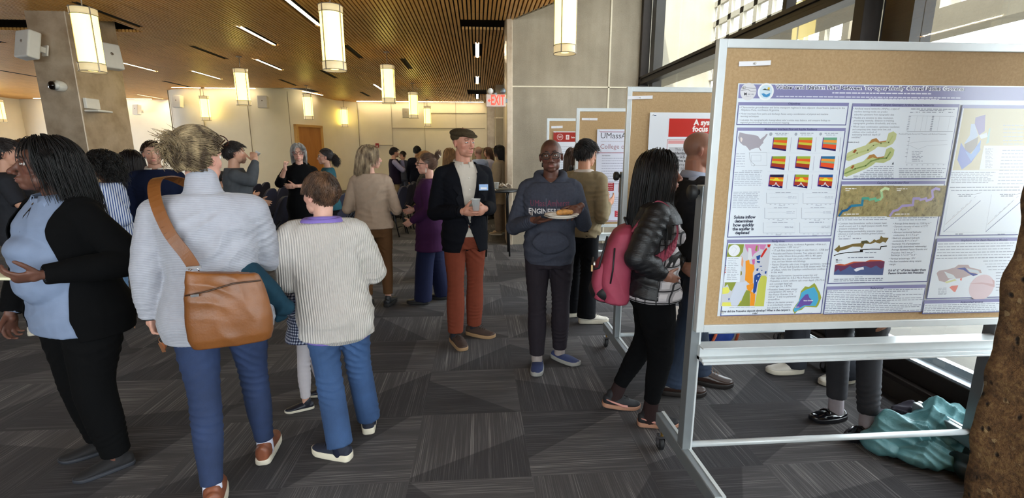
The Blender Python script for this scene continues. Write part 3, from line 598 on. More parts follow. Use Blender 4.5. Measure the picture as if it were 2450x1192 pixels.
# folding partition screen at the far end of the passage
o = thing('folding_screen', 'beige fabric partition panel standing by the far concrete wall', 'screen', (.05, 16.5, 0))
g = G(); 
for k in range(3): g.obox((-.1+k*.26, (k % 2)*.07, .88), (.125, .015, .86), Matrix.Rotation(R(14 if k % 2 else -14), 3, 'Z'))
g.build('screen_panels', mat('beige_screen', '8a7a5e', .8, var=.06), o)
POSTER_1 = [
["r",0.005,-0.004,1.259,-0.058,"8a8ab4"],
["c",0.045,-0.032,0.034,"d9d9de"],
["c",0.119,-0.032,0.034,"eef2f6"],
["c",0.119,-0.032,0.027,"cfe2ee"],
["l",[[0.015,-0.016],[0.06,-0.019],[0.075,-0.019]],0.002,"9a9aa2"],
["l",[[0.015,-0.028],[0.043,-0.024],[0.056,-0.031],[0.077,-0.03]],0.002,"8f9098"],
["t",0.034,-0.042,0.015,"M","2d2f38","CENTER",1,0],
["g",0.043,0.069,-0.042,0.005,"9a9ca6"],
["g",0.036,0.058,-0.05,0.003,"b0b2ba"],
["p",[[0.101,-0.04],[0.111,-0.038],[0.122,-0.043],[0.139,-0.036],[0.137,-0.048],[0.125,-0.054],[0.111,-0.051]],"4a93c8"],
["p",[[0.103,-0.025],[0.114,-0.019],[0.124,-0.024],[0.13,-0.019],[0.136,-0.027]],"3a4238"],
["c",0.13,-0.019,0.005,"e2c04a"],
["t",0.16,-0.014,0.021,"Water and Lithium Flux Between Topographically Closed Basins Governs","e9ebf4","LEFT",3,0.828],
["t",0.16,-0.014,0.021,"Water and Lithium Flux Between Topographically Closed Basins Governs","33365a","LEFT",0,0.828],
["g",0.404,0.839,-0.034,0.008,"e4e6f2"],
["g",0.166,0.973,-0.05,0.007,"d9dcec"],
["g",0.567,0.881,-0.057,0.006,"d9dcec"],
["r",0.007,-0.073,0.483,-0.164,"5b5f8f"],
["r",0.011,-0.075,0.479,-0.16,"dfe7f0"],
["r",0.007,-0.073,0.483,-0.086,"8a8ab4"],
["t",0.246,-0.078,0.012,"Objectives","55587c","CENTER",1,0],
["t",0.014,-0.094,0.011,"\u2022 Characterize groundwater and brine transport regimes in two adjacent closed basins (salares) in the","6d7484","LEFT",0,0],
["t",0.015,-0.104,0.011,"  Altiplano-Puna, northwest Argentina","6d7484","LEFT",0,0],
["t",0.015,-0.119,0.01,"\u2022 Model interbasin flow paths and discharge fluxes using a combination of physical and machine","6d7484","LEFT",0,0],
["t",0.016,-0.129,0.01,"  learning techniques","6d7484","LEFT",0,0],
["t",0.016,-0.144,0.01,"\u2022 Calculate the topographically downgradient salar\u2019s solute mass balance, and compare findings to","6d7484","LEFT",0,0],
["t",0.017,-0.154,0.01,"  regional geochronology data and structural mapping","6d7484","LEFT",0,0],
["r",0.012,-0.174,0.484,-0.634,"5b5f8f"],
["r",0.016,-0.176,0.48,-0.63,"dfe7f0"],
["r",0.012,-0.174,0.484,-0.187,"8a8ab4"],
["t",0.244,-0.18,0.011,"Motivations: Interbasin Flow and Aquifer Resilience","55587c","CENTER",1,0],
["p",[[0.024,-0.193],[0.047,-0.198],[0.095,-0.205],[0.105,-0.208],[0.112,-0.217],[0.117,-0.221],[0.124,-0.214],[0.133,-0.208],[0.139,-0.2],[0.141,-0.198],[0.146,-0.2],[0.14,-0.212],[0.133,-0.221],[0.129,-0.229],[0.131,-0.235],[0.124,-0.242],[0.116,-0.253],[0.121,-0.26],[0.125,-0.266],[0.123,-0.268],[0.117,-0.262],[0.113,-0.256],[0.102,-0.256],[0.088,-0.26],[0.08,-0.263],[0.076,-0.268],[0.071,-0.263],[0.063,-0.254],[0.056,-0.248],[0.044,-0.245],[0.031,-0.235],[0.024,-0.226],[0.02,-0.214]],"a9a4ae"],
["p",[[0.029,-0.214],[0.035,-0.213],[0.04,-0.22],[0.037,-0.232],[0.032,-0.229]],"e4d9d4"],
["l",[[0.073,-0.274],[0.15,-0.274],[0.156,-0.328],[0.089,-0.328],[0.073,-0.274]],0.0012,"b5bcc8"],
["l",[[0.084,-0.286],[0.126,-0.286],[0.128,-0.31],[0.087,-0.31],[0.084,-0.286]],0.0012,"b5bcc8"],
["l",[[0.075,-0.277],[0.08,-0.304],[0.09,-0.316],[0.104,-0.325],[0.098,-0.331]],0.0015,"9aa0aa"],
["g",0.018,0.056,-0.28,0.004,"b5bccb"],
["g",0.019,0.057,-0.29,0.004,"b5bccb"],
["g",0.02,0.058,-0.3,0.005,"b5bccb"],
["g",0.021,0.059,-0.31,0.005,"b5bccb"],
["g",0.022,0.06,-0.321,0.004,"b5bccb"],
["g",0.023,0.061,-0.331,0.004,"b5bccb"],
["p",[[0.172,-0.213],[0.233,-0.213],[0.233,-0.269],[0.17,-0.261]],"2e2660"],
["p",[[0.172,-0.213],[0.233,-0.213],[0.233,-0.226],[0.171,-0.224]],"8fa83a"],
["p",[[0.171,-0.223],[0.233,-0.225],[0.233,-0.237],[0.171,-0.233]],"e8622e"],
["p",[[0.171,-0.232],[0.233,-0.236],[0.233,-0.248],[0.171,-0.243]],"c8c043"],
["p",[[0.171,-0.241],[0.233,-0.246],[0.233,-0.262],[0.17,-0.254]],"a83c28"],
["p",[[0.172,-0.213],[0.175,-0.213],[0.174,-0.261],[0.17,-0.261]],"6b3f8f"],
["l",[[0.25,-0.213],[0.251,-0.271]],0.0012,"8d86a6"],
["g",0.177,0.235,-0.197,0.005,"a9b0bd"],
["g",0.183,0.227,-0.203,0.005,"a9b0bd"],
["c",0.159,-0.2,0.007,"a6adbb"],
["p",[[0.281,-0.213],[0.343,-0.213],[0.343,-0.269],[0.279,-0.261]],"2e2660"],
["p",[[0.281,-0.213],[0.343,-0.213],[0.343,-0.225],[0.28,-0.224]],"9db545"],
["p",[[0.28,-0.223],[0.343,-0.224],[0.343,-0.237],[0.28,-0.233]],"e8622e"],
["p",[[0.28,-0.232],[0.343,-0.236],[0.343,-0.248],[0.28,-0.243]],"c8c043"],
["p",[[0.28,-0.241],[0.343,-0.246],[0.343,-0.262],[0.279,-0.254]],"a83c28"],
["p",[[0.281,-0.213],[0.284,-0.213],[0.283,-0.261],[0.279,-0.261]],"6b3f8f"],
["l",[[0.359,-0.213],[0.361,-0.271]],0.0012,"8d86a6"],
["g",0.286,0.344,-0.196,0.005,"a9b0bd"],
["g",0.292,0.336,-0.203,0.004,"a9b0bd"],
["c",0.268,-0.2,0.006,"a6adbb"],
["p",[[0.388,-0.213],[0.451,-0.213],[0.452,-0.269],[0.388,-0.261]],"2e2660"],
["p",[[0.388,-0.213],[0.451,-0.213],[0.451,-0.225],[0.388,-0.223]],"6ba68a"],
["p",[[0.388,-0.223],[0.451,-0.224],[0.451,-0.237],[0.388,-0.233]],"f09a3e"],
["p",[[0.388,-0.232],[0.451,-0.235],[0.451,-0.247],[0.388,-0.242]],"88ab86"],
["p",[[0.388,-0.239],[0.451,-0.243],[0.451,-0.261],[0.388,-0.254]],"e8552e"],
["p",[[0.388,-0.213],[0.392,-0.213],[0.391,-0.261],[0.388,-0.261]],"6b3f8f"],
["l",[[0.467,-0.213],[0.47,-0.271]],0.0012,"8d86a6"],
["g",0.393,0.452,-0.196,0.005,"a9b0bd"],
["g",0.4,0.444,-0.203,0.004,"a9b0bd"],
["c",0.376,-0.199,0.006,"a6adbb"],
["p",[[0.173,-0.29],[0.235,-0.29],[0.235,-0.347],[0.171,-0.338]],"2e2660"],
["p",[[0.173,-0.29],[0.235,-0.29],[0.235,-0.303],[0.173,-0.301]],"8fa83a"],
["p",[[0.173,-0.3],[0.235,-0.301],[0.235,-0.314],[0.172,-0.31]],"e8622e"],
["p",[[0.173,-0.309],[0.235,-0.313],[0.235,-0.325],[0.172,-0.32]],"c8c043"],
["p",[[0.172,-0.318],[0.235,-0.323],[0.235,-0.339],[0.172,-0.331]],"a83c28"],
["p",[[0.173,-0.29],[0.177,-0.29],[0.175,-0.338],[0.171,-0.338]],"6b3f8f"],
["l",[[0.252,-0.29],[0.253,-0.349]],0.0012,"8d86a6"],
["p",[[0.281,-0.29],[0.344,-0.29],[0.344,-0.347],[0.28,-0.338]],"2e2660"],
["p",[[0.281,-0.29],[0.344,-0.29],[0.344,-0.303],[0.281,-0.301]],"9db545"],
["p",[[0.281,-0.3],[0.344,-0.301],[0.344,-0.314],[0.281,-0.31]],"e8622e"],
["p",[[0.281,-0.309],[0.344,-0.313],[0.344,-0.326],[0.28,-0.32]],"c8c043"],
["p",[[0.28,-0.318],[0.344,-0.323],[0.344,-0.339],[0.28,-0.332]],"a83c28"],
["p",[[0.281,-0.29],[0.285,-0.29],[0.283,-0.338],[0.28,-0.338]],"6b3f8f"],
["l",[[0.36,-0.29],[0.362,-0.349]],0.0012,"8d86a6"],
["p",[[0.39,-0.29],[0.453,-0.29],[0.453,-0.348],[0.389,-0.339]],"2e2660"],
["p",[[0.39,-0.29],[0.453,-0.29],[0.453,-0.303],[0.39,-0.301]],"2f6f9a"],
["p",[[0.39,-0.3],[0.453,-0.302],[0.453,-0.314],[0.389,-0.31]],"f09a3e"],
["p",[[0.389,-0.31],[0.453,-0.313],[0.453,-0.325],[0.389,-0.319]],"88ab86"],
["p",[[0.389,-0.316],[0.453,-0.321],[0.453,-0.34],[0.389,-0.332]],"e8552e"],
["p",[[0.39,-0.29],[0.393,-0.29],[0.393,-0.339],[0.389,-0.339]],"6b3f8f"],
["l",[[0.469,-0.29],[0.472,-0.349]],0.0012,"8d86a6"],
["p",[[0.173,-0.366],[0.235,-0.366],[0.235,-0.424],[0.171,-0.415]],"2e2660"],
["p",[[0.173,-0.366],[0.235,-0.366],[0.235,-0.379],[0.172,-0.377]],"2b2544"],
["p",[[0.172,-0.376],[0.235,-0.378],[0.235,-0.389],[0.172,-0.386]],"e88a2e"],
["p",[[0.172,-0.384],[0.235,-0.387],[0.235,-0.399],[0.172,-0.393]],"d8c83c"],
["p",[[0.172,-0.39],[0.235,-0.395],[0.235,-0.415],[0.171,-0.407]],"b8402a"],
["p",[[0.198,-0.38],[0.209,-0.38],[0.222,-0.392],[0.189,-0.392]],"e9dc3c"],
["l",[[0.189,-0.413],[0.2,-0.41],[0.204,-0.399],[0.211,-0.41],[0.221,-0.417]],0.003,"e9eef2"],
["p",[[0.173,-0.366],[0.176,-0.366],[0.175,-0.415],[0.171,-0.415]],"6b3f8f"],
["l",[[0.252,-0.366],[0.253,-0.426]],0.0012,"8d86a6"],
["p",[[0.283,-0.366],[0.346,-0.367],[0.346,-0.425],[0.282,-0.415]],"2e2660"],
["p",[[0.283,-0.366],[0.346,-0.367],[0.346,-0.379],[0.283,-0.377]],"8fa83a"],
["p",[[0.283,-0.376],[0.346,-0.378],[0.346,-0.391],[0.283,-0.387]],"e8622e"],
["p",[[0.283,-0.386],[0.346,-0.39],[0.346,-0.403],[0.282,-0.397]],"c8c043"],
["p",[[0.282,-0.395],[0.346,-0.4],[0.346,-0.416],[0.282,-0.409]],"a83c28"],
["p",[[0.309,-0.38],[0.32,-0.38],[0.333,-0.393],[0.299,-0.393]],"e9dc3c"],
["l",[[0.3,-0.414],[0.311,-0.41],[0.315,-0.4],[0.322,-0.41],[0.332,-0.418]],0.003,"e9eef2"],
["p",[[0.283,-0.366],[0.287,-0.366],[0.286,-0.416],[0.282,-0.415]],"6b3f8f"],
["l",[[0.363,-0.367],[0.365,-0.427]],0.0012,"8d86a6"],
["p",[[0.391,-0.367],[0.454,-0.367],[0.455,-0.425],[0.39,-0.416]],"2e2660"],
["p",[[0.391,-0.367],[0.454,-0.367],[0.454,-0.38],[0.391,-0.378]],"2a5a98"],
["p",[[0.391,-0.377],[0.454,-0.379],[0.455,-0.39],[0.39,-0.386]],"e88a2e"],
["p",[[0.391,-0.384],[0.455,-0.388],[0.455,-0.399],[0.39,-0.394]],"d8c83c"],
["p",[[0.39,-0.391],[0.455,-0.396],[0.455,-0.416],[0.39,-0.408]],"b8402a"],
["p",[[0.417,-0.381],[0.428,-0.381],[0.441,-0.393],[0.407,-0.393]],"e9dc3c"],
["l",[[0.408,-0.414],[0.419,-0.411],[0.423,-0.4],[0.43,-0.411],[0.441,-0.418]],0.003,"e9eef2"],
["p",[[0.391,-0.367],[0.395,-0.367],[0.394,-0.416],[0.39,-0.416]],"6b3f8f"],
["l",[[0.471,-0.367],[0.474,-0.427]],0.0012,"8d86a6"],
["l",[[0.152,-0.276],[0.453,-0.278]],0.0008,"c3cad6"],
["l",[[0.16,-0.354],[0.464,-0.356]],0.0008,"c3cad6"],
["l",[[0.169,-0.429],[0.475,-0.432]],0.0008,"c3cad6"],
["l",[[0.167,-0.443],[0.172,-0.487]],0.0016,"a3aab8"],
["l",[[0.172,-0.487],[0.313,-0.489]],0.001,"a3aab8"],
["l",[[0.178,-0.445],[0.308,-0.446],[0.313,-0.485]],0.0006,"c3cad6"],
["g",0.207,0.274,-0.442,0.005,"98a0b0"],
["g",0.228,0.255,-0.497,0.004,"b0b7c4"],
["g",0.187,0.194,-0.492,0.004,"b0b7c4"],
["g",0.207,0.215,-0.492,0.004,"b0b7c4"],
["g",0.228,0.235,-0.492,0.004,"b0b7c4"],
["g",0.248,0.256,-0.493,0.003,"b0b7c4"],
["g",0.269,0.276,-0.493,0.003,"b0b7c4"],
["g",0.29,0.297,-0.493,0.003,"b0b7c4"],
["l",[[0.184,-0.463],[0.243,-0.461],[0.303,-0.467]],0.0006,"b7becb"],
["g",0.265,0.302,-0.46,0.004,"b3bac8"],
["g",0.266,0.303,-0.465,0.004,"b3bac8"],
["l",[[0.33,-0.444],[0.336,-0.489]],0.0016,"a3aab8"],
["l",[[0.336,-0.489],[0.479,-0.49]],0.001,"a3aab8"],
["l",[[0.342,-0.446],[0.473,-0.447],[0.479,-0.486]],0.0006,"c3cad6"],
["g",0.371,0.439,-0.443,0.005,"98a0b0"],
["g",0.393,0.42,-0.498,0.004,"b0b7c4"],
["g",0.351,0.359,-0.493,0.004,"b0b7c4"],
["g",0.372,0.38,-0.493,0.004,"b0b7c4"],
["g",0.393,0.4,-0.494,0.003,"b0b7c4"],
["g",0.414,0.421,-0.494,0.003,"b0b7c4"],
["g",0.434,0.442,-0.494,0.004,"b0b7c4"],
["g",0.455,0.463,-0.494,0.004,"b0b7c4"],
["l",[[0.348,-0.464],[0.407,-0.462],[0.469,-0.468]],0.0006,"b7becb"],
["g",0.43,0.468,-0.461,0.004,"b3bac8"],
["g",0.431,0.468,-0.466,0.004,"b3bac8"],
["l",[[0.166,-0.507],[0.171,-0.552]],0.0016,"a3aab8"],
["l",[[0.171,-0.552],[0.314,-0.553]],0.001,"a3aab8"],
["l",[[0.178,-0.509],[0.308,-0.51],[0.313,-0.55]],0.0006,"c3cad6"],
["g",0.207,0.274,-0.507,0.004,"98a0b0"],
["g",0.228,0.255,-0.562,0.004,"b0b7c4"],
["g",0.187,0.194,-0.557,0.003,"b0b7c4"],
["g",0.207,0.215,-0.557,0.004,"b0b7c4"],
["g",0.228,0.235,-0.557,0.004,"b0b7c4"],
["g",0.249,0.256,-0.557,0.004,"b0b7c4"],
["g",0.269,0.277,-0.558,0.003,"b0b7c4"],
["g",0.29,0.297,-0.558,0.003,"b0b7c4"],
["l",[[0.183,-0.527],[0.243,-0.526],[0.304,-0.532]],0.0006,"b7becb"],
["g",0.265,0.303,-0.524,0.004,"b3bac8"],
["g",0.266,0.303,-0.53,0.004,"b3bac8"],
["l",[[0.331,-0.508],[0.337,-0.554]],0.0016,"a3aab8"],
["l",[[0.337,-0.554],[0.481,-0.555]],0.001,"a3aab8"],
["l",[[0.342,-0.51],[0.475,-0.511],[0.48,-0.551]],0.0006,"c3cad6"],
["g",0.372,0.44,-0.508,0.004,"98a0b0"],
["g",0.395,0.421,-0.563,0.004,"b0b7c4"],
["g",0.352,0.36,-0.558,0.004,"b0b7c4"],
["g",0.373,0.381,-0.559,0.003,"b0b7c4"],
["g",0.394,0.402,-0.559,0.003,"b0b7c4"],
["g",0.415,0.422,-0.559,0.004,"b0b7c4"],
["g",0.436,0.443,-0.559,0.004,"b0b7c4"],
["g",0.457,0.464,-0.559,0.004,"b0b7c4"],
["l",[[0.348,-0.528],[0.409,-0.527],[0.47,-0.533]],0.0006,"b7becb"],
["g",0.431,0.469,-0.526,0.004,"b3bac8"],
["g",0.432,0.47,-0.531,0.004,"b3bac8"],
["l",[[0.166,-0.57],[0.171,-0.616]],0.0016,"a3aab8"],
["l",[[0.171,-0.616],[0.314,-0.617]],0.001,"a3aab8"],
["l",[[0.177,-0.572],[0.309,-0.573],[0.314,-0.614]],0.0006,"c3cad6"],
["g",0.207,0.275,-0.57,0.004,"98a0b0"],
["g",0.228,0.255,-0.625,0.005,"b0b7c4"],
["g",0.186,0.194,-0.62,0.004,"b0b7c4"],
["g",0.207,0.215,-0.621,0.003,"b0b7c4"],
["g",0.228,0.235,-0.621,0.004,"b0b7c4"],
["g",0.249,0.256,-0.621,0.004,"b0b7c4"],
["g",0.269,0.277,-0.621,0.004,"b0b7c4"],
["g",0.29,0.298,-0.622,0.003,"b0b7c4"],
["l",[[0.183,-0.59],[0.243,-0.589],[0.304,-0.595]],0.0006,"b7becb"],
["g",0.265,0.303,-0.588,0.004,"b3bac8"],
["g",0.266,0.304,-0.593,0.004,"b3bac8"],
["l",[[0.331,-0.572],[0.337,-0.618]],0.0016,"a3aab8"],
["l",[[0.337,-0.618],[0.482,-0.619]],0.001,"a3aab8"],
["l",[[0.343,-0.574],[0.476,-0.575],[0.482,-0.616]],0.0006,"c3cad6"],
["g",0.373,0.441,-0.571,0.005,"98a0b0"],
["g",0.395,0.422,-0.628,0.004,"b0b7c4"],
["g",0.353,0.361,-0.622,0.004,"b0b7c4"],
["g",0.374,0.381,-0.623,0.003,"b0b7c4"],
["g",0.395,0.402,-0.623,0.004,"b0b7c4"],
["g",0.416,0.424,-0.623,0.004,"b0b7c4"],
["g",0.437,0.445,-0.623,0.004,"b0b7c4"],
["g",0.458,0.466,-0.624,0.003,"b0b7c4"],
["l",[[0.349,-0.592],[0.41,-0.591],[0.472,-0.597]],0.0006,"b7becb"],
["g",0.432,0.471,-0.589,0.005,"b3bac8"],
["g",0.433,0.471,-0.595,0.004,"b3bac8"],
["g",0.049,0.138,-0.35,0.005,"b7bfcc"],
["g",0.017,0.133,-0.357,0.006,"b7bfcc"],
["g",0.018,0.129,-0.365,0.005,"b7bfcc"],
["g",0.018,0.137,-0.372,0.005,"b7bfcc"],
["g",0.019,0.132,-0.38,0.005,"b7bfcc"],
["g",0.02,0.14,-0.387,0.005,"b7bfcc"],
["g",0.02,0.136,-0.395,0.005,"b7bfcc"],
["g",0.021,0.144,-0.402,0.005,"b7bfcc"],
["g",0.022,0.139,-0.41,0.005,"b7bfcc"],
["g",0.021,0.137,-0.439,0.005,"b7bfcc"],
["g",0.021,0.128,-0.446,0.005,"b7bfcc"],
["g",0.021,0.136,-0.453,0.005,"b7bfcc"],
["g",0.021,0.128,-0.46,0.006,"b7bfcc"],
["g",0.022,0.136,-0.468,0.005,"b7bfcc"],
["g",0.022,0.128,-0.475,0.005,"b7bfcc"],
["g",0.022,0.136,-0.482,0.005,"b7bfcc"],
["g",0.022,0.127,-0.489,0.006,"b7bfcc"],
["g",0.022,0.136,-0.497,0.005,"b7bfcc"],
["g",0.022,0.144,-0.504,0.005,"b7bfcc"],
["t",0.081,-0.546,0.018,"Solute inflow","3d4254","CENTER",1.2,0],
["t",0.079,-0.563,0.018,"determines","3d4254","CENTER",1.2,0],
["t",0.079,-0.58,0.019,"how quickly","3d4254","CENTER",1.2,0],
["t",0.079,-0.597,0.018,"the aquifer is","3d4254","CENTER",1.2,0],
["t",0.077,-0.614,0.018,"depleted","3d4254","CENTER",1.2,0],
["r",0.013,-0.643,0.485,-0.99,"5b5f8f"],
["r",0.017,-0.645,0.481,-0.986,"dfe7f0"],
["r",0.013,-0.643,0.485,-0.658,"8a8ab4"],
["t",0.243,-0.653,0.013,"Study Area","55587c","CENTER",1,0],
["p",[[0.02,-0.663],[0.211,-0.666],[0.21,-0.948],[0.009,-0.943]],"c9ccd4"],
["p",[[0.02,-0.663],[0.09,-0.664],[0.088,-0.698],[0.074,-0.72],[0.017,-0.719]],"8e9a45"],
["p",[[0.094,-0.664],[0.16,-0.665],[0.16,-0.693],[0.139,-0.708],[0.129,-0.73],[0.11,-0.699],[0.098,-0.68]],"cf84b4"],
["p",[[0.16,-0.665],[0.192,-0.666],[0.182,-0.69],[0.165,-0.687]],"cf84b4"],
["p",[[0.145,-0.671],[0.153,-0.671],[0.151,-0.696],[0.142,-0.693]],"8e9a45"],
["p",[[0.195,-0.666],[0.211,-0.666],[0.206,-0.68],[0.198,-0.678]],"c8342e"],
["p",[[0.192,-0.681],[0.197,-0.687],[0.184,-0.712],[0.176,-0.725],[0.169,-0.721],[0.182,-0.693]],"c8342e"],
["p",[[0.132,-0.733],[0.146,-0.73],[0.147,-0.752],[0.14,-0.762]],"cf6aa2"],
["p",[[0.104,-0.739],[0.12,-0.733],[0.125,-0.752],[0.144,-0.756],[0.149,-0.775],[0.143,-0.793],[0.148,-0.838],[0.134,-0.844],[0.11,-0.825],[0.109,-0.786]],"f0992f"],
["p",[[0.119,-0.85],[0.15,-0.838],[0.155,-0.857],[0.144,-0.877],[0.165,-0.89],[0.166,-0.945],[0.145,-0.945],[0.142,-0.889],[0.124,-0.866]],"f0992f"],
["p",[[0.111,-0.68],[0.124,-0.683],[0.133,-0.724],[0.123,-0.736],[0.113,-0.73]],"d9dce2"],
["p",[[0.15,-0.718],[0.17,-0.712],[0.167,-0.734],[0.155,-0.734]],"2b4f98"],
["p",[[0.155,-0.74],[0.171,-0.74],[0.169,-0.75],[0.156,-0.746]],"2b4f98"],
["p",[[0.157,-0.775],[0.167,-0.772],[0.166,-0.784],[0.158,-0.784]],"2b4f98"],
["p",[[0.152,-0.803],[0.173,-0.791],[0.183,-0.804],[0.169,-0.838],[0.153,-0.841],[0.151,-0.819]],"2b4f98"],
["p",[[0.153,-0.841],[0.169,-0.838],[0.167,-0.877],[0.158,-0.89],[0.152,-0.877]],"2b4f98"],
["p",[[0.197,-0.788],[0.205,-0.785],[0.205,-0.798],[0.198,-0.798]],"2b4f98"],
["p",[[0.043,-0.907],[0.048,-0.907],[0.047,-0.916],[0.043,-0.916]],"2b4f98"],
["p",[[0.17,-0.762],[0.183,-0.762],[0.18,-0.766],[0.171,-0.765]],"2b4f98"],
["p",[[0.177,-0.78],[0.187,-0.782],[0.182,-0.785]],"2b4f98"],
["p",[[0.166,-0.808],[0.168,-0.803],[0.172,-0.808],[0.169,-0.811]],"e8ebf0"],
["p",[[0.175,-0.808],[0.177,-0.804],[0.181,-0.808]],"e8ebf0"],
["p",[[0.162,-0.829],[0.164,-0.824],[0.166,-0.83],[0.164,-0.835]],"e8ebf0"],
["p",[[0.182,-0.807],[0.201,-0.806],[0.21,-0.814],[0.21,-0.948],[0.166,-0.947],[0.171,-0.89],[0.173,-0.842]],"c6c95c"],
["p",[[0.011,-0.858],[0.036,-0.855],[0.046,-0.874],[0.039,-0.884],[0.013,-0.887]],"e3e06a"],
["p",[[0.017,-0.925],[0.056,-0.926],[0.061,-0.944],[0.015,-0.943]],"e3e06a"],
["p",[[0.094,-0.937],[0.098,-0.911],[0.107,-0.94]],"ecd84a"],
["p",[[0.02,-0.834],[0.072,-0.833],[0.062,-0.856],[0.054,-0.875],[0.044,-0.868],[0.033,-0.842],[0.02,-0.855]],"8e9a45"],
["p",[[0.122,-0.87],[0.138,-0.876],[0.145,-0.946],[0.086,-0.945],[0.103,-0.921],[0.113,-0.889]],"8e9a45"],
["p",[[0.069,-0.837],[0.12,-0.831],[0.12,-0.863],[0.113,-0.889],[0.089,-0.94],[0.057,-0.939],[0.051,-0.907],[0.063,-0.868]],"cdd5e4"],
["p",[[0.083,-0.78],[0.092,-0.786],[0.094,-0.799],[0.087,-0.805]],"8e8a55"],
["p",[[0.084,-0.714],[0.095,-0.739],[0.094,-0.767],[0.085,-0.755]],"e0a580"],
["p",[[0.017,-0.72],[0.085,-0.721],[0.087,-0.834],[0.015,-0.832]],"dfe7f0"],
["g",0.024,0.071,-0.727,0.004,"a3aab8"],
["g",0.024,0.059,-0.735,0.003,"a3aab8"],
["g",0.025,0.064,-0.743,0.003,"a3aab8"],
["g",0.025,0.068,-0.75,0.004,"a3aab8"],
["g",0.025,0.073,-0.758,0.004,"a3aab8"],
["g",0.014,0.019,-0.758,0.005,"353a48"],
["g",0.025,0.06,-0.766,0.004,"a3aab8"],
["g",0.014,0.019,-0.766,0.005,"d0703c"],
["g",0.025,0.065,-0.774,0.004,"a3aab8"],
["g",0.014,0.02,-0.774,0.005,"d0703c"],
["g",0.025,0.069,-0.782,0.004,"a3aab8"],
["g",0.014,0.02,-0.782,0.004,"c85a50"],
["g",0.026,0.074,-0.79,0.003,"a3aab8"],
["g",0.014,0.02,-0.789,0.005,"c85a50"],
["g",0.026,0.078,-0.798,0.003,"a3aab8"],
["g",0.026,0.066,-0.805,0.004,"a3aab8"],
["g",0.026,0.07,-0.813,0.004,"a3aab8"],
["g",0.026,0.075,-0.821,0.004,"a3aab8"],
["c",0.048,-0.691,0.026,"e6e9ef"],
["l",[[0.035,-0.684],[0.044,-0.673],[0.058,-0.684],[0.052,-0.699],[0.043,-0.71]],0.0008,"b5bcc8"],
["t",0.218,-0.669,0.011,"\u2022 The Altiplano-Puna, northwest Argentina: ~4 km a.s.l.,","5f6678","LEFT",0,0],
["t",0.218,-0.68,0.011,"  precipitation < 200 mm yr\u207b\u00b9","5f6678","LEFT",0,0],
["t",0.218,-0.694,0.012,"\u2022 17 salt flats (salares) range in size from 2 - 1708 km\u00b2","5f6678","LEFT",0,0],
["t",0.218,-0.708,0.011,"\u2022 Pozuelos and Pastos Grandes: Two adjacent salares","5f6678","LEFT",0,0],
["t",0.218,-0.72,0.011,"  have similar lithium brine grades (493 vs. 401 ppm)","5f6678","LEFT",0,0],
["t",0.218,-0.732,0.011,"  Pozuelos has a larger salt crust, smaller watershed","5f6678","LEFT",0,0],
["t",0.218,-0.744,0.011,"  area, and less lithium-rich lithology","5f6678","LEFT",0,0],
["t",0.219,-0.757,0.012,"\u2022 Pastos Grandes salt crust: irregular perimeter, variable","5f6678","LEFT",0,0],
["t",0.219,-0.769,0.012,"  depth. Thrust fault bounds its E/SE extent with 700 m","5f6678","LEFT",0,0],
["t",0.219,-0.781,0.012,"  of offset, while the Copalayo anticlinorium confines it","5f6678","LEFT",0,0],
["t",0.219,-0.792,0.012,"  in the west","5f6678","LEFT",0,0],
["t",0.219,-0.808,0.011,"\u2022 Blanca Lila Formation: Lacustrine evaporites and","5f6678","LEFT",0,0],
["t",0.219,-0.819,0.012,"  clays deposited ca. 5-0.2 Ma in Pastos Grandes","5f6678","LEFT",0,0],
["t",0.219,-0.832,0.012,"\u2022 Pozuelos: a more uniform salt crust depth (70-75 m)","5f6678","LEFT",0,0],
["t",0.219,-0.845,0.011,"  and a younger basal salt","5f6678","LEFT",0,0],
["t",0.219,-0.856,0.012,"  crust age (ca. 1.8 Ma)","5f6678","LEFT",0,0],
["t",0.219,-0.871,0.011,"\u2022 Pozuelos: lower mean annual","5f6678","LEFT",0,0],
["t",0.219,-0.882,0.012,"  precipitation (93 mm yr\u207b\u00b9)","5f6678","LEFT",0,0],
["t",0.219,-0.894,0.011,"  than Pastos Grandes (116","5f6678","LEFT",0,0],
["t",0.219,-0.905,0.012,"  mm yr\u207b\u00b9) and no perennial","5f6678","LEFT",0,0],
["t",0.219,-0.917,0.012,"  streamflow","5f6678","LEFT",0,0],
["t",0.22,-0.931,0.011,"\u2022 Blanca Lila clastics: present","5f6678","LEFT",0,0],
["t",0.22,-0.943,0.012,"  in an interbasin canyon,","5f6678","LEFT",0,0],
["t",0.22,-0.955,0.012,"  but absent in Pozuelos","5f6678","LEFT",0,0],
["p",[[0.347,-0.969],[0.354,-0.953],[0.371,-0.927],[0.375,-0.881],[0.392,-0.859],[0.409,-0.863],[0.433,-0.845],[0.444,-0.857],[0.456,-0.877],[0.465,-0.89],[0.475,-0.913],[0.466,-0.949],[0.458,-0.959],[0.404,-0.954],[0.389,-0.969],[0.37,-0.973],[0.359,-0.988]],"9aa548"],
["p",[[0.351,-0.966],[0.371,-0.93],[0.378,-0.888],[0.397,-0.875],[0.435,-0.863],[0.455,-0.893],[0.463,-0.923],[0.453,-0.952],[0.404,-0.951],[0.385,-0.963],[0.358,-0.979]],"4fa8d0"],
["p",[[0.359,-0.96],[0.377,-0.924],[0.397,-0.898],[0.41,-0.895],[0.418,-0.912],[0.437,-0.929],[0.426,-0.948],[0.4,-0.947],[0.375,-0.96]],"6a55a0"],
["t",0.415,-0.926,0.007,"Pastos Grandes","f0f0f5","CENTER",1,0],
["t",0.365,-0.955,0.006,"Pozuelos","f0f0f5","CENTER",1,0],
["t",0.174,-0.968,0.013,"How did the Pozuelos deposit develop? What is the canyon\u2019s","3a3f52","CENTER",1,0],
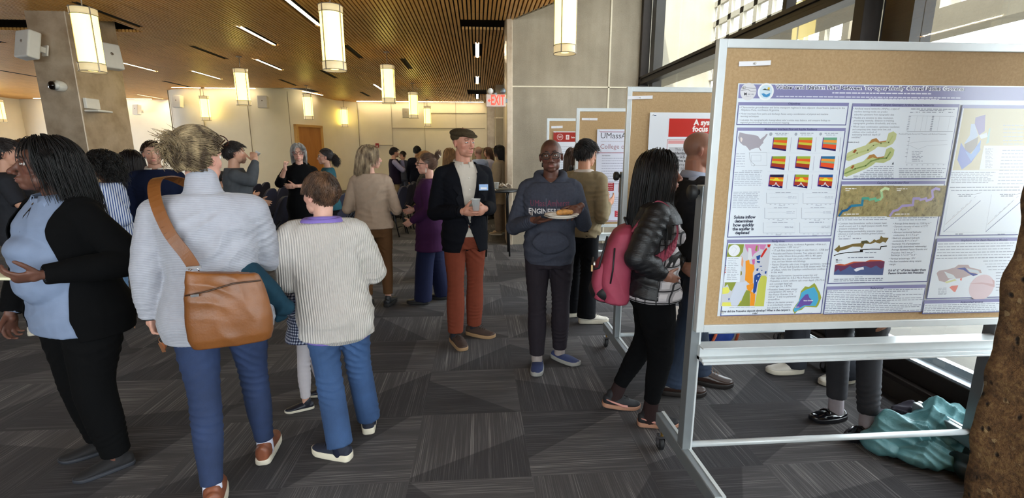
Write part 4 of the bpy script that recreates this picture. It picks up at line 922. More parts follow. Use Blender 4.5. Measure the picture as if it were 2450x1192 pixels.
["t",0.172,-0.98,0.012,"role?","3a3f52","CENTER",1,0],
["g",0.051,0.169,-0.951,0.004,"a9b0bd"],
["g",0.391,0.441,-0.985,0.005,"a9b0bd"],
["r",0.497,-0.075,0.973,-0.388,"5b5f8f"],
["r",0.501,-0.077,0.969,-0.384,"dfe7f0"],
["r",0.497,-0.075,0.973,-0.088,"8a8ab4"],
["t",0.718,-0.08,0.012,"Estimating Canyon Geometry: Artificial Neural Networks","55587c","CENTER",1,0],
["t",0.503,-0.096,0.011,"\u2022 Artificial neural networks (ANNs), a type of","6a7182","LEFT",0,0],
["t",0.504,-0.108,0.01,"  machine learning model, can predict","6a7182","LEFT",0,0],
["t",0.504,-0.12,0.01,"  subsurface geometry from topographic data","6a7182","LEFT",0,0],
["t",0.504,-0.133,0.011,"\u2022 Models are sensitive to data resolution,","6a7182","LEFT",0,0],
["t",0.505,-0.144,0.011,"  processing intensity, distance to training,","6a7182","LEFT",0,0],
["t",0.506,-0.155,0.011,"  topographic gradient thresholds, and more.","6a7182","LEFT",0,0],
["t",0.505,-0.169,0.011,"\u2022 Which input combination optimizes resolution","6a7182","LEFT",0,0],
["t",0.506,-0.18,0.01,"  and computing time, keeps error low, and","6a7182","LEFT",0,0],
["t",0.507,-0.191,0.01,"  validates other methods of","6a7182","LEFT",0,0],
["t",0.507,-0.201,0.011,"  estimating bedrock depth (if","6a7182","LEFT",0,0],
["t",0.507,-0.212,0.01,"  available)?","6a7182","LEFT",0,0],
["p",[[0.503,-0.277],[0.531,-0.261],[0.58,-0.245],[0.604,-0.22],[0.624,-0.215],[0.64,-0.229],[0.67,-0.225],[0.675,-0.195],[0.695,-0.187],[0.712,-0.198],[0.711,-0.22],[0.7,-0.239],[0.671,-0.253],[0.636,-0.25],[0.624,-0.261],[0.599,-0.276],[0.557,-0.293],[0.515,-0.311],[0.502,-0.306],[0.501,-0.29]],"c0c692"],
["p",[[0.604,-0.22],[0.624,-0.215],[0.64,-0.229],[0.67,-0.225],[0.668,-0.233],[0.641,-0.236],[0.619,-0.229],[0.593,-0.239]],"b0814a"],
["l",[[0.506,-0.296],[0.547,-0.277],[0.594,-0.265],[0.615,-0.245],[0.648,-0.236],[0.682,-0.233],[0.695,-0.207]],0.006,"b4bd80"],
["p",[[0.526,-0.274],[0.536,-0.261],[0.544,-0.265],[0.537,-0.277]],"9a5a34"],
["p",[[0.503,-0.343],[0.531,-0.327],[0.581,-0.311],[0.604,-0.285],[0.624,-0.281],[0.641,-0.295],[0.671,-0.29],[0.676,-0.26],[0.696,-0.252],[0.713,-0.263],[0.712,-0.285],[0.701,-0.305],[0.672,-0.319],[0.637,-0.316],[0.625,-0.327],[0.599,-0.342],[0.557,-0.36],[0.514,-0.377],[0.502,-0.372],[0.501,-0.356]],"b7c186"],
["p",[[0.604,-0.285],[0.624,-0.281],[0.641,-0.295],[0.671,-0.29],[0.669,-0.298],[0.642,-0.301],[0.62,-0.295],[0.594,-0.305]],"b0814a"],
["l",[[0.505,-0.363],[0.548,-0.343],[0.594,-0.33],[0.615,-0.311],[0.649,-0.301],[0.683,-0.298],[0.696,-0.273]],0.006,"7f9656"],
["p",[[0.526,-0.34],[0.536,-0.327],[0.544,-0.33],[0.537,-0.343]],"9a5a34"],
["p",[[0.711,-0.325],[0.716,-0.313],[0.72,-0.325]],"3a4250"],
["g",0.63,0.721,-0.334,0.005,"9aa2b2"],
["g",0.616,0.722,-0.342,0.005,"9aa2b2"],
["g",0.602,0.723,-0.35,0.005,"9aa2b2"],
["g",0.588,0.725,-0.358,0.005,"9aa2b2"],
["g",0.574,0.726,-0.366,0.006,"9aa2b2"],
["g",0.545,0.727,-0.374,0.006,"9aa2b2"],
["g",0.547,0.729,-0.382,0.006,"9aa2b2"],
["t",0.524,-0.232,0.007,"Elevation (m a.s.l.)","3f4456","CENTER",1,0],
["g",0.747,0.962,-0.343,0.005,"9aa2b2"],
["g",0.748,0.946,-0.352,0.005,"9aa2b2"],
["g",0.75,0.957,-0.36,0.006,"9aa2b2"],
["g",0.751,0.942,-0.369,0.005,"9aa2b2"],
["g",0.753,0.953,-0.378,0.005,"9aa2b2"],
["g",0.758,0.955,-0.096,0.005,"8f97a8"],
["g",0.797,0.913,-0.102,0.004,"8f97a8"],
["l",[[0.791,-0.123],[0.79,-0.185]],0.0007,"a5adbb"],
["l",[[0.817,-0.123],[0.816,-0.185]],0.0007,"a5adbb"],
["l",[[0.837,-0.123],[0.837,-0.185]],0.0007,"a5adbb"],
["l",[[0.863,-0.123],[0.863,-0.185]],0.0007,"a5adbb"],
["l",[[0.893,-0.123],[0.892,-0.184]],0.0007,"a5adbb"],
["l",[[0.94,-0.123],[0.94,-0.184]],0.0007,"a5adbb"],
["l",[[0.753,-0.124],[0.958,-0.125]],0.0009,"a5adbb"],
["l",[[0.756,-0.188],[0.963,-0.187]],0.0012,"8d95a5"],
["g",0.753,0.763,-0.126,0.003,"8d95a5"],
["g",0.858,0.867,-0.125,0.004,"6d7588"],
["g",0.753,0.762,-0.133,0.003,"8d95a5"],
["g",0.858,0.867,-0.132,0.004,"6d7588"],
["g",0.753,0.762,-0.14,0.003,"8d95a5"],
["g",0.858,0.867,-0.139,0.004,"6d7588"],
["g",0.753,0.762,-0.146,0.004,"8d95a5"],
["g",0.858,0.867,-0.146,0.004,"6d7588"],
["g",0.753,0.762,-0.153,0.004,"8d95a5"],
["g",0.858,0.867,-0.153,0.004,"6d7588"],
["g",0.752,0.762,-0.16,0.004,"8d95a5"],
["g",0.858,0.867,-0.16,0.004,"6d7588"],
["g",0.752,0.762,-0.167,0.004,"8d95a5"],
["g",0.857,0.867,-0.167,0.004,"6d7588"],
["g",0.752,0.761,-0.174,0.004,"8d95a5"],
["g",0.857,0.867,-0.174,0.004,"6d7588"],
["g",0.752,0.761,-0.181,0.003,"8d95a5"],
["g",0.857,0.867,-0.181,0.004,"6d7588"],
["g",0.756,0.774,-0.11,0.004,"8d95a5"],
["g",0.781,0.8,-0.109,0.004,"8d95a5"],
["g",0.811,0.829,-0.109,0.004,"8d95a5"],
["g",0.831,0.85,-0.109,0.004,"8d95a5"],
["g",0.854,0.873,-0.109,0.004,"8d95a5"],
["g",0.885,0.904,-0.109,0.004,"8d95a5"],
["g",0.928,0.947,-0.109,0.004,"8d95a5"],
["t",0.829,-0.198,0.008,"Predicted Depths Across A-A\u2019 Transect with Bedrock Constraints","6d7588","CENTER",0,0],
["l",[[0.772,-0.213],[0.773,-0.319],[0.958,-0.323]],0.001,"b0b8c4"],
["l",[[0.773,-0.236],[0.824,-0.229],[0.893,-0.226],[0.946,-0.224]],0.0008,"a8b0be"],
["l",[[0.774,-0.244],[0.819,-0.261],[0.862,-0.245],[0.949,-0.242]],0.0008,"a8b0be"],
["g",0.793,0.842,-0.27,0.004,"9aa2b2"],
["g",0.794,0.836,-0.277,0.004,"9aa2b2"],
["g",0.795,0.829,-0.284,0.004,"9aa2b2"],
["g",0.796,0.846,-0.291,0.004,"9aa2b2"],
["g",0.798,0.84,-0.297,0.004,"9aa2b2"],
["g",0.799,0.833,-0.304,0.004,"9aa2b2"],
["g",0.8,0.85,-0.311,0.004,"9aa2b2"],
["g",0.765,0.774,-0.212,0.004,"9aa2b2"],
["g",0.765,0.774,-0.228,0.003,"9aa2b2"],
["g",0.765,0.774,-0.244,0.003,"9aa2b2"],
["g",0.765,0.774,-0.26,0.003,"9aa2b2"],
["g",0.765,0.775,-0.276,0.004,"9aa2b2"],
["g",0.765,0.775,-0.292,0.004,"9aa2b2"],
["g",0.776,0.782,-0.327,0.004,"9aa2b2"],
["g",0.8,0.806,-0.327,0.004,"9aa2b2"],
["g",0.824,0.83,-0.327,0.004,"9aa2b2"],
["g",0.848,0.854,-0.327,0.004,"9aa2b2"],
["g",0.872,0.878,-0.327,0.004,"9aa2b2"],
["g",0.897,0.902,-0.327,0.004,"9aa2b2"],
["g",0.921,0.926,-0.327,0.004,"9aa2b2"],
["g",0.945,0.951,-0.327,0.004,"9aa2b2"],
["r",0.494,-0.395,0.97,-0.85,"5b5f8f"],
["r",0.498,-0.397,0.966,-0.846,"dfe7f0"],
["r",0.494,-0.395,0.97,-0.409,"8a8ab4"],
["t",0.73,-0.403,0.013,"Canyon Groundwater Flow","55587c","CENTER",1,0],
["sat",0.497,-0.415,0.737,-0.548],
["sat",0.725,-0.416,0.98,-0.551],
["l",[[0.505,-0.543],[0.517,-0.524]],0.0105,"27608c"],
["l",[[0.517,-0.524],[0.538,-0.518]],0.0105,"27608c"],
["l",[[0.538,-0.518],[0.555,-0.501]],0.0105,"27608c"],
["l",[[0.555,-0.501],[0.603,-0.498]],0.0105,"2f7d9c"],
["l",[[0.603,-0.498],[0.602,-0.469]],0.0105,"2f7d9c"],
["l",[[0.602,-0.469],[0.626,-0.469]],0.0105,"4fa28e"],
["l",[[0.626,-0.469],[0.635,-0.475]],0.0105,"4fa28e"],
["l",[[0.635,-0.475],[0.659,-0.47]],0.0105,"6fb894"],
["l",[[0.659,-0.47],[0.664,-0.479]],0.0105,"6fb894"],
["l",[[0.664,-0.479],[0.683,-0.474]],0.0105,"6fb894"],
["l",[[0.683,-0.474],[0.69,-0.464]],0.0105,"a6cc9a"],
["l",[[0.69,-0.464],[0.681,-0.436]],0.0105,"a6cc9a"],
["l",[[0.681,-0.436],[0.696,-0.426]],0.0105,"cfe2b0"],
["l",[[0.696,-0.426],[0.714,-0.43]],0.0105,"cfe2b0"],
["l",[[0.74,-0.545],[0.751,-0.526]],0.0105,"a99ccb"],
["l",[[0.751,-0.526],[0.772,-0.52]],0.0105,"a99ccb"],
["l",[[0.772,-0.52],[0.789,-0.503]],0.0105,"a99ccb"],
["l",[[0.789,-0.503],[0.838,-0.5]],0.0105,"a99ccb"],
["l",[[0.838,-0.5],[0.836,-0.471]],0.0105,"a99ccb"],
["l",[[0.836,-0.471],[0.861,-0.471]],0.0105,"a99ccb"],
["l",[[0.861,-0.471],[0.87,-0.477]],0.0105,"a99ccb"],
["l",[[0.87,-0.477],[0.894,-0.471]],0.0105,"b3a5d4"],
["l",[[0.894,-0.471],[0.899,-0.481]],0.0105,"b3a5d4"],
["l",[[0.899,-0.481],[0.919,-0.475]],0.0105,"b3a5d4"],
["l",[[0.919,-0.475],[0.925,-0.466]],0.0105,"b3a5d4"],
["l",[[0.925,-0.466],[0.916,-0.437]],0.0105,"b3a5d4"],
["l",[[0.916,-0.437],[0.93,-0.428]],0.0105,"b3a5d4"],
["l",[[0.93,-0.428],[0.949,-0.432]],0.0105,"b3a5d4"],
["g",0.516,0.566,-0.427,0.007,"f0f0ee"],
["g",0.525,0.594,-0.537,0.005,"f0f0ee"],
["g",0.518,0.536,-0.435,0.005,"f0f0ee"],
["g",0.75,0.8,-0.429,0.006,"f0f0ee"],
["g",0.761,0.831,-0.539,0.005,"f0f0ee"],
["g",0.752,0.771,-0.436,0.006,"f0f0ee"],
["g",0.504,0.719,-0.554,0.004,"8d95a5"],
["g",0.501,0.728,-0.562,0.004,"8d95a5"],
["g",0.743,0.958,-0.556,0.005,"8d95a5"],
["g",0.783,0.912,-0.565,0.004,"8d95a5"],
["t",0.504,-0.578,0.011,"\u2022 Constant head boundaries: surface (canyon head,","6a7182","LEFT",0,0],
["t",0.505,-0.59,0.011,"  small stream) and 2 m depth (canyon mouth, from","6a7182","LEFT",0,0],
["t",0.506,-0.601,0.011,"  pressure transducer data)","6a7182","LEFT",0,0],
["t",0.507,-0.613,0.011,"\u2022 Representative permeability: presume canyon","6a7182","LEFT",0,0],
["t",0.507,-0.624,0.011,"  alluvium is well-sorted, medium-grained (clastics:","6a7182","LEFT",0,0],
["t",0.508,-0.635,0.011,"  K = 10\u207b\u2074 m\u00b2)","6a7182","LEFT",0,0],
["t",0.76,-0.581,0.011,"\u2022 Average brine density: ca. 1200 kg m\u207b\u00b3","6a7182","LEFT",0,0],
["t",0.761,-0.594,0.011,"\u2022 Dynamic viscosity of water at 15\u00b0C","6a7182","LEFT",0,0],
["t",0.762,-0.607,0.011,"  \u03bc = 1.14 g m\u207b\u00b9 s\u207b\u00b9","6a7182","LEFT",0,0],
["t",0.762,-0.62,0.011,"\u2022 Alluvium horizontal hydraulic","6a7182","LEFT",0,0],
["t",0.763,-0.633,0.011,"  conductivity: K = 1.7 m d\u207b\u00b9","6a7182","LEFT",0,0],
["t",0.764,-0.646,0.011,"\u2022 Bedrock simulated hydraulic","6a7182","LEFT",0,0],
["t",0.764,-0.659,0.011,"  conductivity: K = 1.1 m d\u207b\u00b9","6a7182","LEFT",0,0],
["t",0.764,-0.672,0.011,"\u2022 Recharge: 4% of precipitation","6a7182","LEFT",0,0],
["t",0.765,-0.685,0.011,"  (empirically determined relationship)","6a7182","LEFT",0,0],
["t",0.766,-0.698,0.011,"  Average between Pastos Grandes and","6a7182","LEFT",0,0],
["t",0.768,-0.712,0.011,"  Pozuelos: 146.1 mm yr\u207b\u00b9","6a7182","LEFT",0,0],
["t",0.768,-0.723,0.011,"  Recharge: 1.1 x 10\u207b\u2075 m d\u207b\u00b9","6a7182","LEFT",0,0],
["t",0.766,-0.739,0.012,"\u2022 Vertical anisotropy: 10:1","6a7182","LEFT",0,0],
["t",0.767,-0.752,0.011,"\u2022 No flow boundaries along canyon","6a7182","LEFT",0,0],
["t",0.767,-0.765,0.011,"  margin","6a7182","LEFT",0,0],
["t",0.773,-0.793,0.014,"0.6 m\u00b3 d\u207b\u00b9 of brine leaking from","464b60","LEFT",1,0],
["t",0.775,-0.806,0.014,"Pastos Grandes into Pozuelos","464b60","LEFT",1,0],
["p",[[0.503,-0.694],[0.517,-0.682],[0.524,-0.672],[0.53,-0.684],[0.549,-0.679],[0.585,-0.669],[0.621,-0.666],[0.627,-0.656],[0.652,-0.655],[0.665,-0.665],[0.676,-0.657],[0.683,-0.649],[0.692,-0.655],[0.708,-0.649],[0.712,-0.634],[0.723,-0.642],[0.75,-0.644],[0.739,-0.666],[0.726,-0.661],[0.711,-0.669],[0.69,-0.663],[0.67,-0.671],[0.641,-0.668],[0.632,-0.69],[0.623,-0.682],[0.586,-0.681],[0.556,-0.694],[0.532,-0.698],[0.523,-0.706]],"7a6a40"],
["p",[[0.623,-0.656],[0.651,-0.654],[0.657,-0.666],[0.629,-0.67]],"54533a"],
["l",[[0.507,-0.721],[0.524,-0.714],[0.57,-0.707],[0.627,-0.705],[0.631,-0.696],[0.678,-0.694],[0.719,-0.695],[0.72,-0.683],[0.746,-0.681]],0.004,"15161c"],
["p",[[0.623,-0.695],[0.637,-0.694],[0.639,-0.707],[0.625,-0.707]],"15161c"],
["g",0.517,0.571,-0.646,0.005,"8d95a5"],
["g",0.582,0.621,-0.645,0.005,"8d95a5"],
["g",0.65,0.702,-0.709,0.005,"6d7588"],
["g",0.572,0.694,-0.731,0.005,"7d8598"],
["p",[[0.517,-0.763],[0.54,-0.758],[0.562,-0.762],[0.601,-0.749],[0.658,-0.75],[0.678,-0.742],[0.727,-0.744],[0.749,-0.751],[0.75,-0.813],[0.518,-0.808]],"6b3a5a"],
["p",[[0.517,-0.763],[0.54,-0.758],[0.562,-0.762],[0.601,-0.749],[0.658,-0.75],[0.678,-0.742],[0.727,-0.744],[0.749,-0.751],[0.724,-0.749],[0.675,-0.75],[0.606,-0.755],[0.562,-0.768]],"c05a3c"],
["p",[[0.518,-0.797],[0.536,-0.782],[0.546,-0.794],[0.569,-0.782],[0.587,-0.768],[0.605,-0.779],[0.629,-0.775],[0.661,-0.77],[0.688,-0.78],[0.711,-0.769],[0.738,-0.785],[0.747,-0.777],[0.75,-0.813],[0.518,-0.808]],"4f5f8c"],
["p",[[0.608,-0.787],[0.622,-0.779],[0.652,-0.774],[0.656,-0.786],[0.643,-0.787],[0.62,-0.795]],"dfe3ee"],
["g",0.517,0.529,-0.739,0.005,"2d3040"],
["g",0.531,0.547,-0.74,0.003,"a3aab8"],
["g",0.518,0.53,-0.745,0.005,"2d3040"],
["g",0.532,0.547,-0.745,0.004,"a3aab8"],
["g",0.519,0.531,-0.751,0.004,"2d3040"],
["g",0.533,0.548,-0.751,0.004,"a3aab8"],
["g",0.522,0.753,-0.829,0.006,"7d8598"],
["g",0.521,0.751,-0.837,0.005,"7d8598"],
["g",0.601,0.672,-0.846,0.005,"7d8598"],
["g",0.617,0.656,-0.82,0.004,"8d95a5"],
["r",0.493,-0.862,0.967,-0.993,"5b5f8f"],
["r",0.497,-0.864,0.963,-0.989,"dfe7f0"],
["r",0.493,-0.862,0.967,-0.877,"8a8ab4"],
["t",0.732,-0.874,0.014,"References","55587c","CENTER",1,0],
["g",0.496,0.952,-0.883,0.005,"8f97a8"],
["g",0.496,0.883,-0.891,0.005,"8f97a8"],
["g",0.496,0.81,-0.9,0.004,"8f97a8"],
["g",0.496,0.957,-0.908,0.005,"8f97a8"],
["g",0.496,0.845,-0.916,0.005,"8f97a8"],
["g",0.497,0.954,-0.924,0.005,"8f97a8"],
["g",0.497,0.962,-0.933,0.005,"8f97a8"],
["g",0.497,0.807,-0.941,0.005,"8f97a8"],
["g",0.497,0.916,-0.949,0.005,"8f97a8"],
["g",0.497,0.966,-0.958,0.005,"8f97a8"],
["g",0.497,0.952,-0.966,0.005,"8f97a8"],
["g",0.498,0.877,-0.975,0.005,"8f97a8"],
["g",0.498,0.971,-0.983,0.005,"8f97a8"],
["r",0.985,-0.078,1.262,-0.639,"5b5f8f"],
["r",0.989,-0.08,1.258,-0.635,"dfe7f0"],
["r",0.985,-0.078,1.262,-0.092,"8a8ab4"],
["r",0.994,-0.092,1.226,-0.35,"c6bd98"],
["p",[[1.054,-0.129],[1.097,-0.117],[1.108,-0.185],[1.086,-0.203],[1.056,-0.155]],"8f82ae"],
["p",[[1.039,-0.156],[1.056,-0.155],[1.082,-0.203],[1.067,-0.227],[1.024,-0.239],[1.043,-0.203]],"b4c4dd"],
["p",[[1.086,-0.203],[1.119,-0.191],[1.127,-0.209],[1.099,-0.218]],"d4dce4"],
["p",[[1.027,-0.239],[1.084,-0.209],[1.086,-0.251],[1.059,-0.281],[1.032,-0.263]],"94897c"],
["p",[[1.009,-0.233],[1.035,-0.263],[1.065,-0.281],[1.095,-0.233],[1.105,-0.263],[1.073,-0.318],[1.036,-0.348],[1.007,-0.306]],"7a86c8"],
["p",[[1.036,-0.269],[1.065,-0.281],[1.099,-0.221],[1.103,-0.269],[1.072,-0.312]],"86a4dc"],
["p",[[1.126,-0.173],[1.132,-0.173],[1.138,-0.233],[1.126,-0.239]],"a8c8c4"],
["r",1.118,-0.246,1.21,-0.348,"dde4ea"],
["g",1.126,1.163,-0.259,0.003,"9aa2b2"],
["g",1.127,1.155,-0.264,0.003,"9aa2b2"],
["g",1.129,1.162,-0.269,0.004,"9aa2b2"],
["g",1.13,1.153,-0.275,0.003,"9aa2b2"],
["g",1.131,1.16,-0.28,0.003,"9aa2b2"],
["g",1.132,1.167,-0.285,0.003,"9aa2b2"],
["g",1.133,1.158,-0.291,0.003,"9aa2b2"],
["g",1.134,1.165,-0.296,0.003,"9aa2b2"],
["g",1.135,1.172,-0.301,0.003,"9aa2b2"],
["g",1.137,1.164,-0.307,0.003,"9aa2b2"],
["g",1.138,1.171,-0.312,0.003,"9aa2b2"],
["g",1.139,1.162,-0.317,0.003,"9aa2b2"],
["g",1.14,1.169,-0.323,0.003,"9aa2b2"],
["g",1.141,1.176,-0.328,0.003,"9aa2b2"],
["g",1.142,1.168,-0.333,0.004,"9aa2b2"],
["g",1.143,1.175,-0.339,0.003,"9aa2b2"],
["g",0.988,1.197,-0.36,0.005,"9fa7b6"],
["g",0.989,1.173,-0.367,0.005,"9fa7b6"],
["g",0.991,1.188,-0.374,0.005,"9fa7b6"],
["g",0.992,1.164,-0.381,0.006,"9fa7b6"],
["g",0.994,1.18,-0.388,0.006,"9fa7b6"],
["g",0.995,1.195,-0.396,0.005,"9fa7b6"],
["g",0.997,1.171,-0.403,0.005,"9fa7b6"],
["g",1.188,1.283,-0.161,0.005,"b9c0cc"],
["g",1.192,1.287,-0.176,0.006,"b9c0cc"],
["g",1.195,1.29,-0.192,0.005,"b9c0cc"],
["g",1.199,1.294,-0.208,0.005,"b9c0cc"],
["g",1.202,1.298,-0.224,0.005,"b9c0cc"],
["g",1.206,1.301,-0.239,0.006,"b9c0cc"],
["g",1.208,1.305,-0.266,0.005,"a9b1bf"],
["g",1.208,1.309,-0.28,0.005,"a9b1bf"],
["g",1.209,1.312,-0.294,0.006,"a9b1bf"],
["g",1.21,1.315,-0.308,0.006,"a9b1bf"],
["g",1.211,1.319,-0.323,0.005,"a9b1bf"],
["g",1.212,1.322,-0.337,0.005,"a9b1bf"],
["g",1.212,1.325,-0.351,0.006,"a9b1bf"],
["g",1.213,1.329,-0.366,0.005,"a9b1bf"],
["g",1.214,1.332,-0.38,0.006,"a9b1bf"],
["g",1.215,1.335,-0.395,0.005,"a9b1bf"],
["g",1.216,1.339,-0.409,0.006,"a9b1bf"],
["g",0.995,1.327,-0.424,0.006,"8d95a5"],
["g",1.003,1.33,-0.437,0.006,"8d95a5"],
["l",[[1.005,-0.619],[1.151,-0.483]],0.0028,"7d86a6"],
["l",[[1.005,-0.587],[1.108,-0.486]],0.0014,"a9a3a8"],
["l",[[1.002,-0.62],[1.15,-0.624]],0.001,"b0b7c4"],
["l",[[1.002,-0.62],[1.0,-0.454]],0.0008,"b0b7c4"],
["g",1.037,1.108,-0.454,0.005,"6d7588"],
["g",1.044,1.102,-0.462,0.006,"6d7588"],
["l",[[1.108,-0.456],[1.149,-0.448]],0.0012,"5d6578"],
["g",1.062,1.098,-0.631,0.006,"6d7588"],
["l",[[1.033,-0.552],[1.041,-0.544]],0.0012,"9098b0"],
["l",[[1.05,-0.535],[1.058,-0.528]],0.0012,"9098b0"],
["l",[[1.067,-0.519],[1.076,-0.511]],0.0012,"9098b0"],
["l",[[1.084,-0.503],[1.093,-0.495]],0.0012,"9098b0"],
["l",[[1.101,-0.486],[1.11,-0.479]],0.0012,"9098b0"],
["l",[[1.118,-0.47],[1.127,-0.463]],0.0012,"9098b0"],
["l",[[1.207,-0.621],[1.35,-0.484]],0.0028,"7d86a6"],
["l",[[1.207,-0.589],[1.306,-0.487]],0.0014,"a9a3a8"],
["l",[[1.204,-0.623],[1.355,-0.626]],0.001,"b0b7c4"],
["l",[[1.204,-0.623],[1.199,-0.455]],0.0008,"b0b7c4"],
["g",1.237,1.309,-0.455,0.006,"6d7588"],
["g",1.244,1.302,-0.463,0.006,"6d7588"],
["l",[[1.309,-0.457],[1.347,-0.449]],0.0012,"5d6578"],
["g",1.266,1.302,-0.634,0.005,"6d7588"],
["l",[[1.234,-0.554],[1.243,-0.546]],0.0012,"9098b0"],
["l",[[1.251,-0.537],[1.26,-0.53]],0.0012,"9098b0"],
["l",[[1.268,-0.521],[1.277,-0.513]],0.0012,"9098b0"],
["l",[[1.285,-0.504],[1.294,-0.497]],0.0012,"9098b0"],
["l",[[1.302,-0.488],[1.311,-0.48]],0.0012,"9098b0"],
["l",[[1.319,-0.471],[1.328,-0.464]],0.0012,"9098b0"],
["r",0.979,-0.65,1.396,-0.931,"5b5f8f"],
["r",0.983,-0.652,1.392,-0.927,"dfe7f0"],
["r",0.979,-0.65,1.396,-0.665,"8a8ab4"],
["t",1.208,-0.66,0.014,"Implications for Basin Resource Models","55587c","CENTER",1,0],
["g",0.988,1.361,-0.675,0.006,"a3abba"],
["g",0.989,1.351,-0.688,0.006,"a3abba"],
["g",0.989,1.342,-0.701,0.006,"a3abba"],
["g",0.99,1.368,-0.715,0.006,"a3abba"],
["g",0.99,1.358,-0.728,0.006,"a3abba"],
["g",0.991,1.349,-0.741,0.007,"a3abba"],
["p",[[1.006,-0.809],[1.016,-0.798],[1.055,-0.793],[1.09,-0.784],[1.104,-0.772],[1.153,-0.773],[1.163,-0.785],[1.219,-0.798],[1.226,-0.812],[1.19,-0.817],[1.133,-0.835],[1.076,-0.838],[1.055,-0.853],[1.025,-0.845]],"b9a9ac"],
["p",[[1.041,-0.802],[1.089,-0.819],[1.109,-0.839],[1.067,-0.834]],"d4dde2"],
["p",[[1.099,-0.79],[1.139,-0.785],[1.164,-0.808],[1.211,-0.819],[1.188,-0.827],[1.161,-0.812],[1.133,-0.796]],"5560a0"],
["p",[[1.148,-0.789],[1.207,-0.801],[1.218,-0.813],[1.168,-0.808]],"c6d2dc"],
["p",[[1.082,-0.878],[1.091,-0.87],[1.123,-0.869],[1.121,-0.88],[1.115,-0.9],[1.106,-0.898]],"e08a80"],
["p",[[1.125,-0.837],[1.135,-0.835],[1.135,-0.847],[1.128,-0.845]],"e08a80"],
["p",[[1.054,-0.851],[1.101,-0.839],[1.11,-0.845],[1.064,-0.858]],"d5d9a6"],
["c",1.24,-0.881,0.061,"d9c6cc"],
["p",[[1.175,-0.862],[1.235,-0.857],[1.295,-0.866],[1.282,-0.842],[1.298,-0.85],[1.305,-0.882],[1.245,-0.865]],"cdb0b4"],
["g",1.027,1.068,-0.88,0.004,"a9b1bf"],
["g",1.028,1.069,-0.886,0.003,"a9b1bf"],
["g",1.029,1.07,-0.891,0.003,"a9b1bf"],
["g",1.03,1.071,-0.896,0.003,"a9b1bf"],
["g",1.031,1.072,-0.901,0.004,"a9b1bf"],
["g",1.032,1.073,-0.906,0.004,"a9b1bf"],
["g",1.033,1.074,-0.911,0.004,"a9b1bf"],
["g",1.222,1.362,-0.757,0.006,"a9b1bf"],
["g",1.233,1.361,-0.771,0.005,"a9b1bf"],
["g",1.245,1.36,-0.784,0.006,"a9b1bf"],
["g",1.256,1.359,-0.798,0.006,"a9b1bf"],
["g",1.296,1.358,-0.813,0.006,"a9b1bf"],
["g",1.299,1.357,-0.827,0.006,"a9b1bf"],
["g",1.302,1.356,-0.84,0.006,"a9b1bf"],
["g",1.305,1.355,-0.854,0.006,"a9b1bf"],
["g",1.308,1.354,-0.868,0.006,"a9b1bf"],
["g",1.311,1.353,-0.882,0.006,"a9b1bf"],
["g",1.314,1.352,-0.896,0.006,"a9b1bf"],
["r",0.971,-0.937,1.464,-1.003,"5b5f8f"],
["r",0.975,-0.939,1.46,-0.999,"dfe7f0"],
["r",0.971,-0.937,1.464,-0.953,"8a8ab4"],
["t",1.207,-0.95,0.014,"Acknowledgements","55587c","CENTER",1,0],
["g",0.979,1.359,-0.961,0.005,"9fa7b6"],
["g",0.979,1.326,-0.97,0.005,"9fa7b6"],
["g",0.978,1.334,-0.978,0.006,"9fa7b6"],
["g",0.978,1.342,-0.987,0.006,"9fa7b6"],
["g",0.978,1.351,-0.996,0.006,"9fa7b6"]]
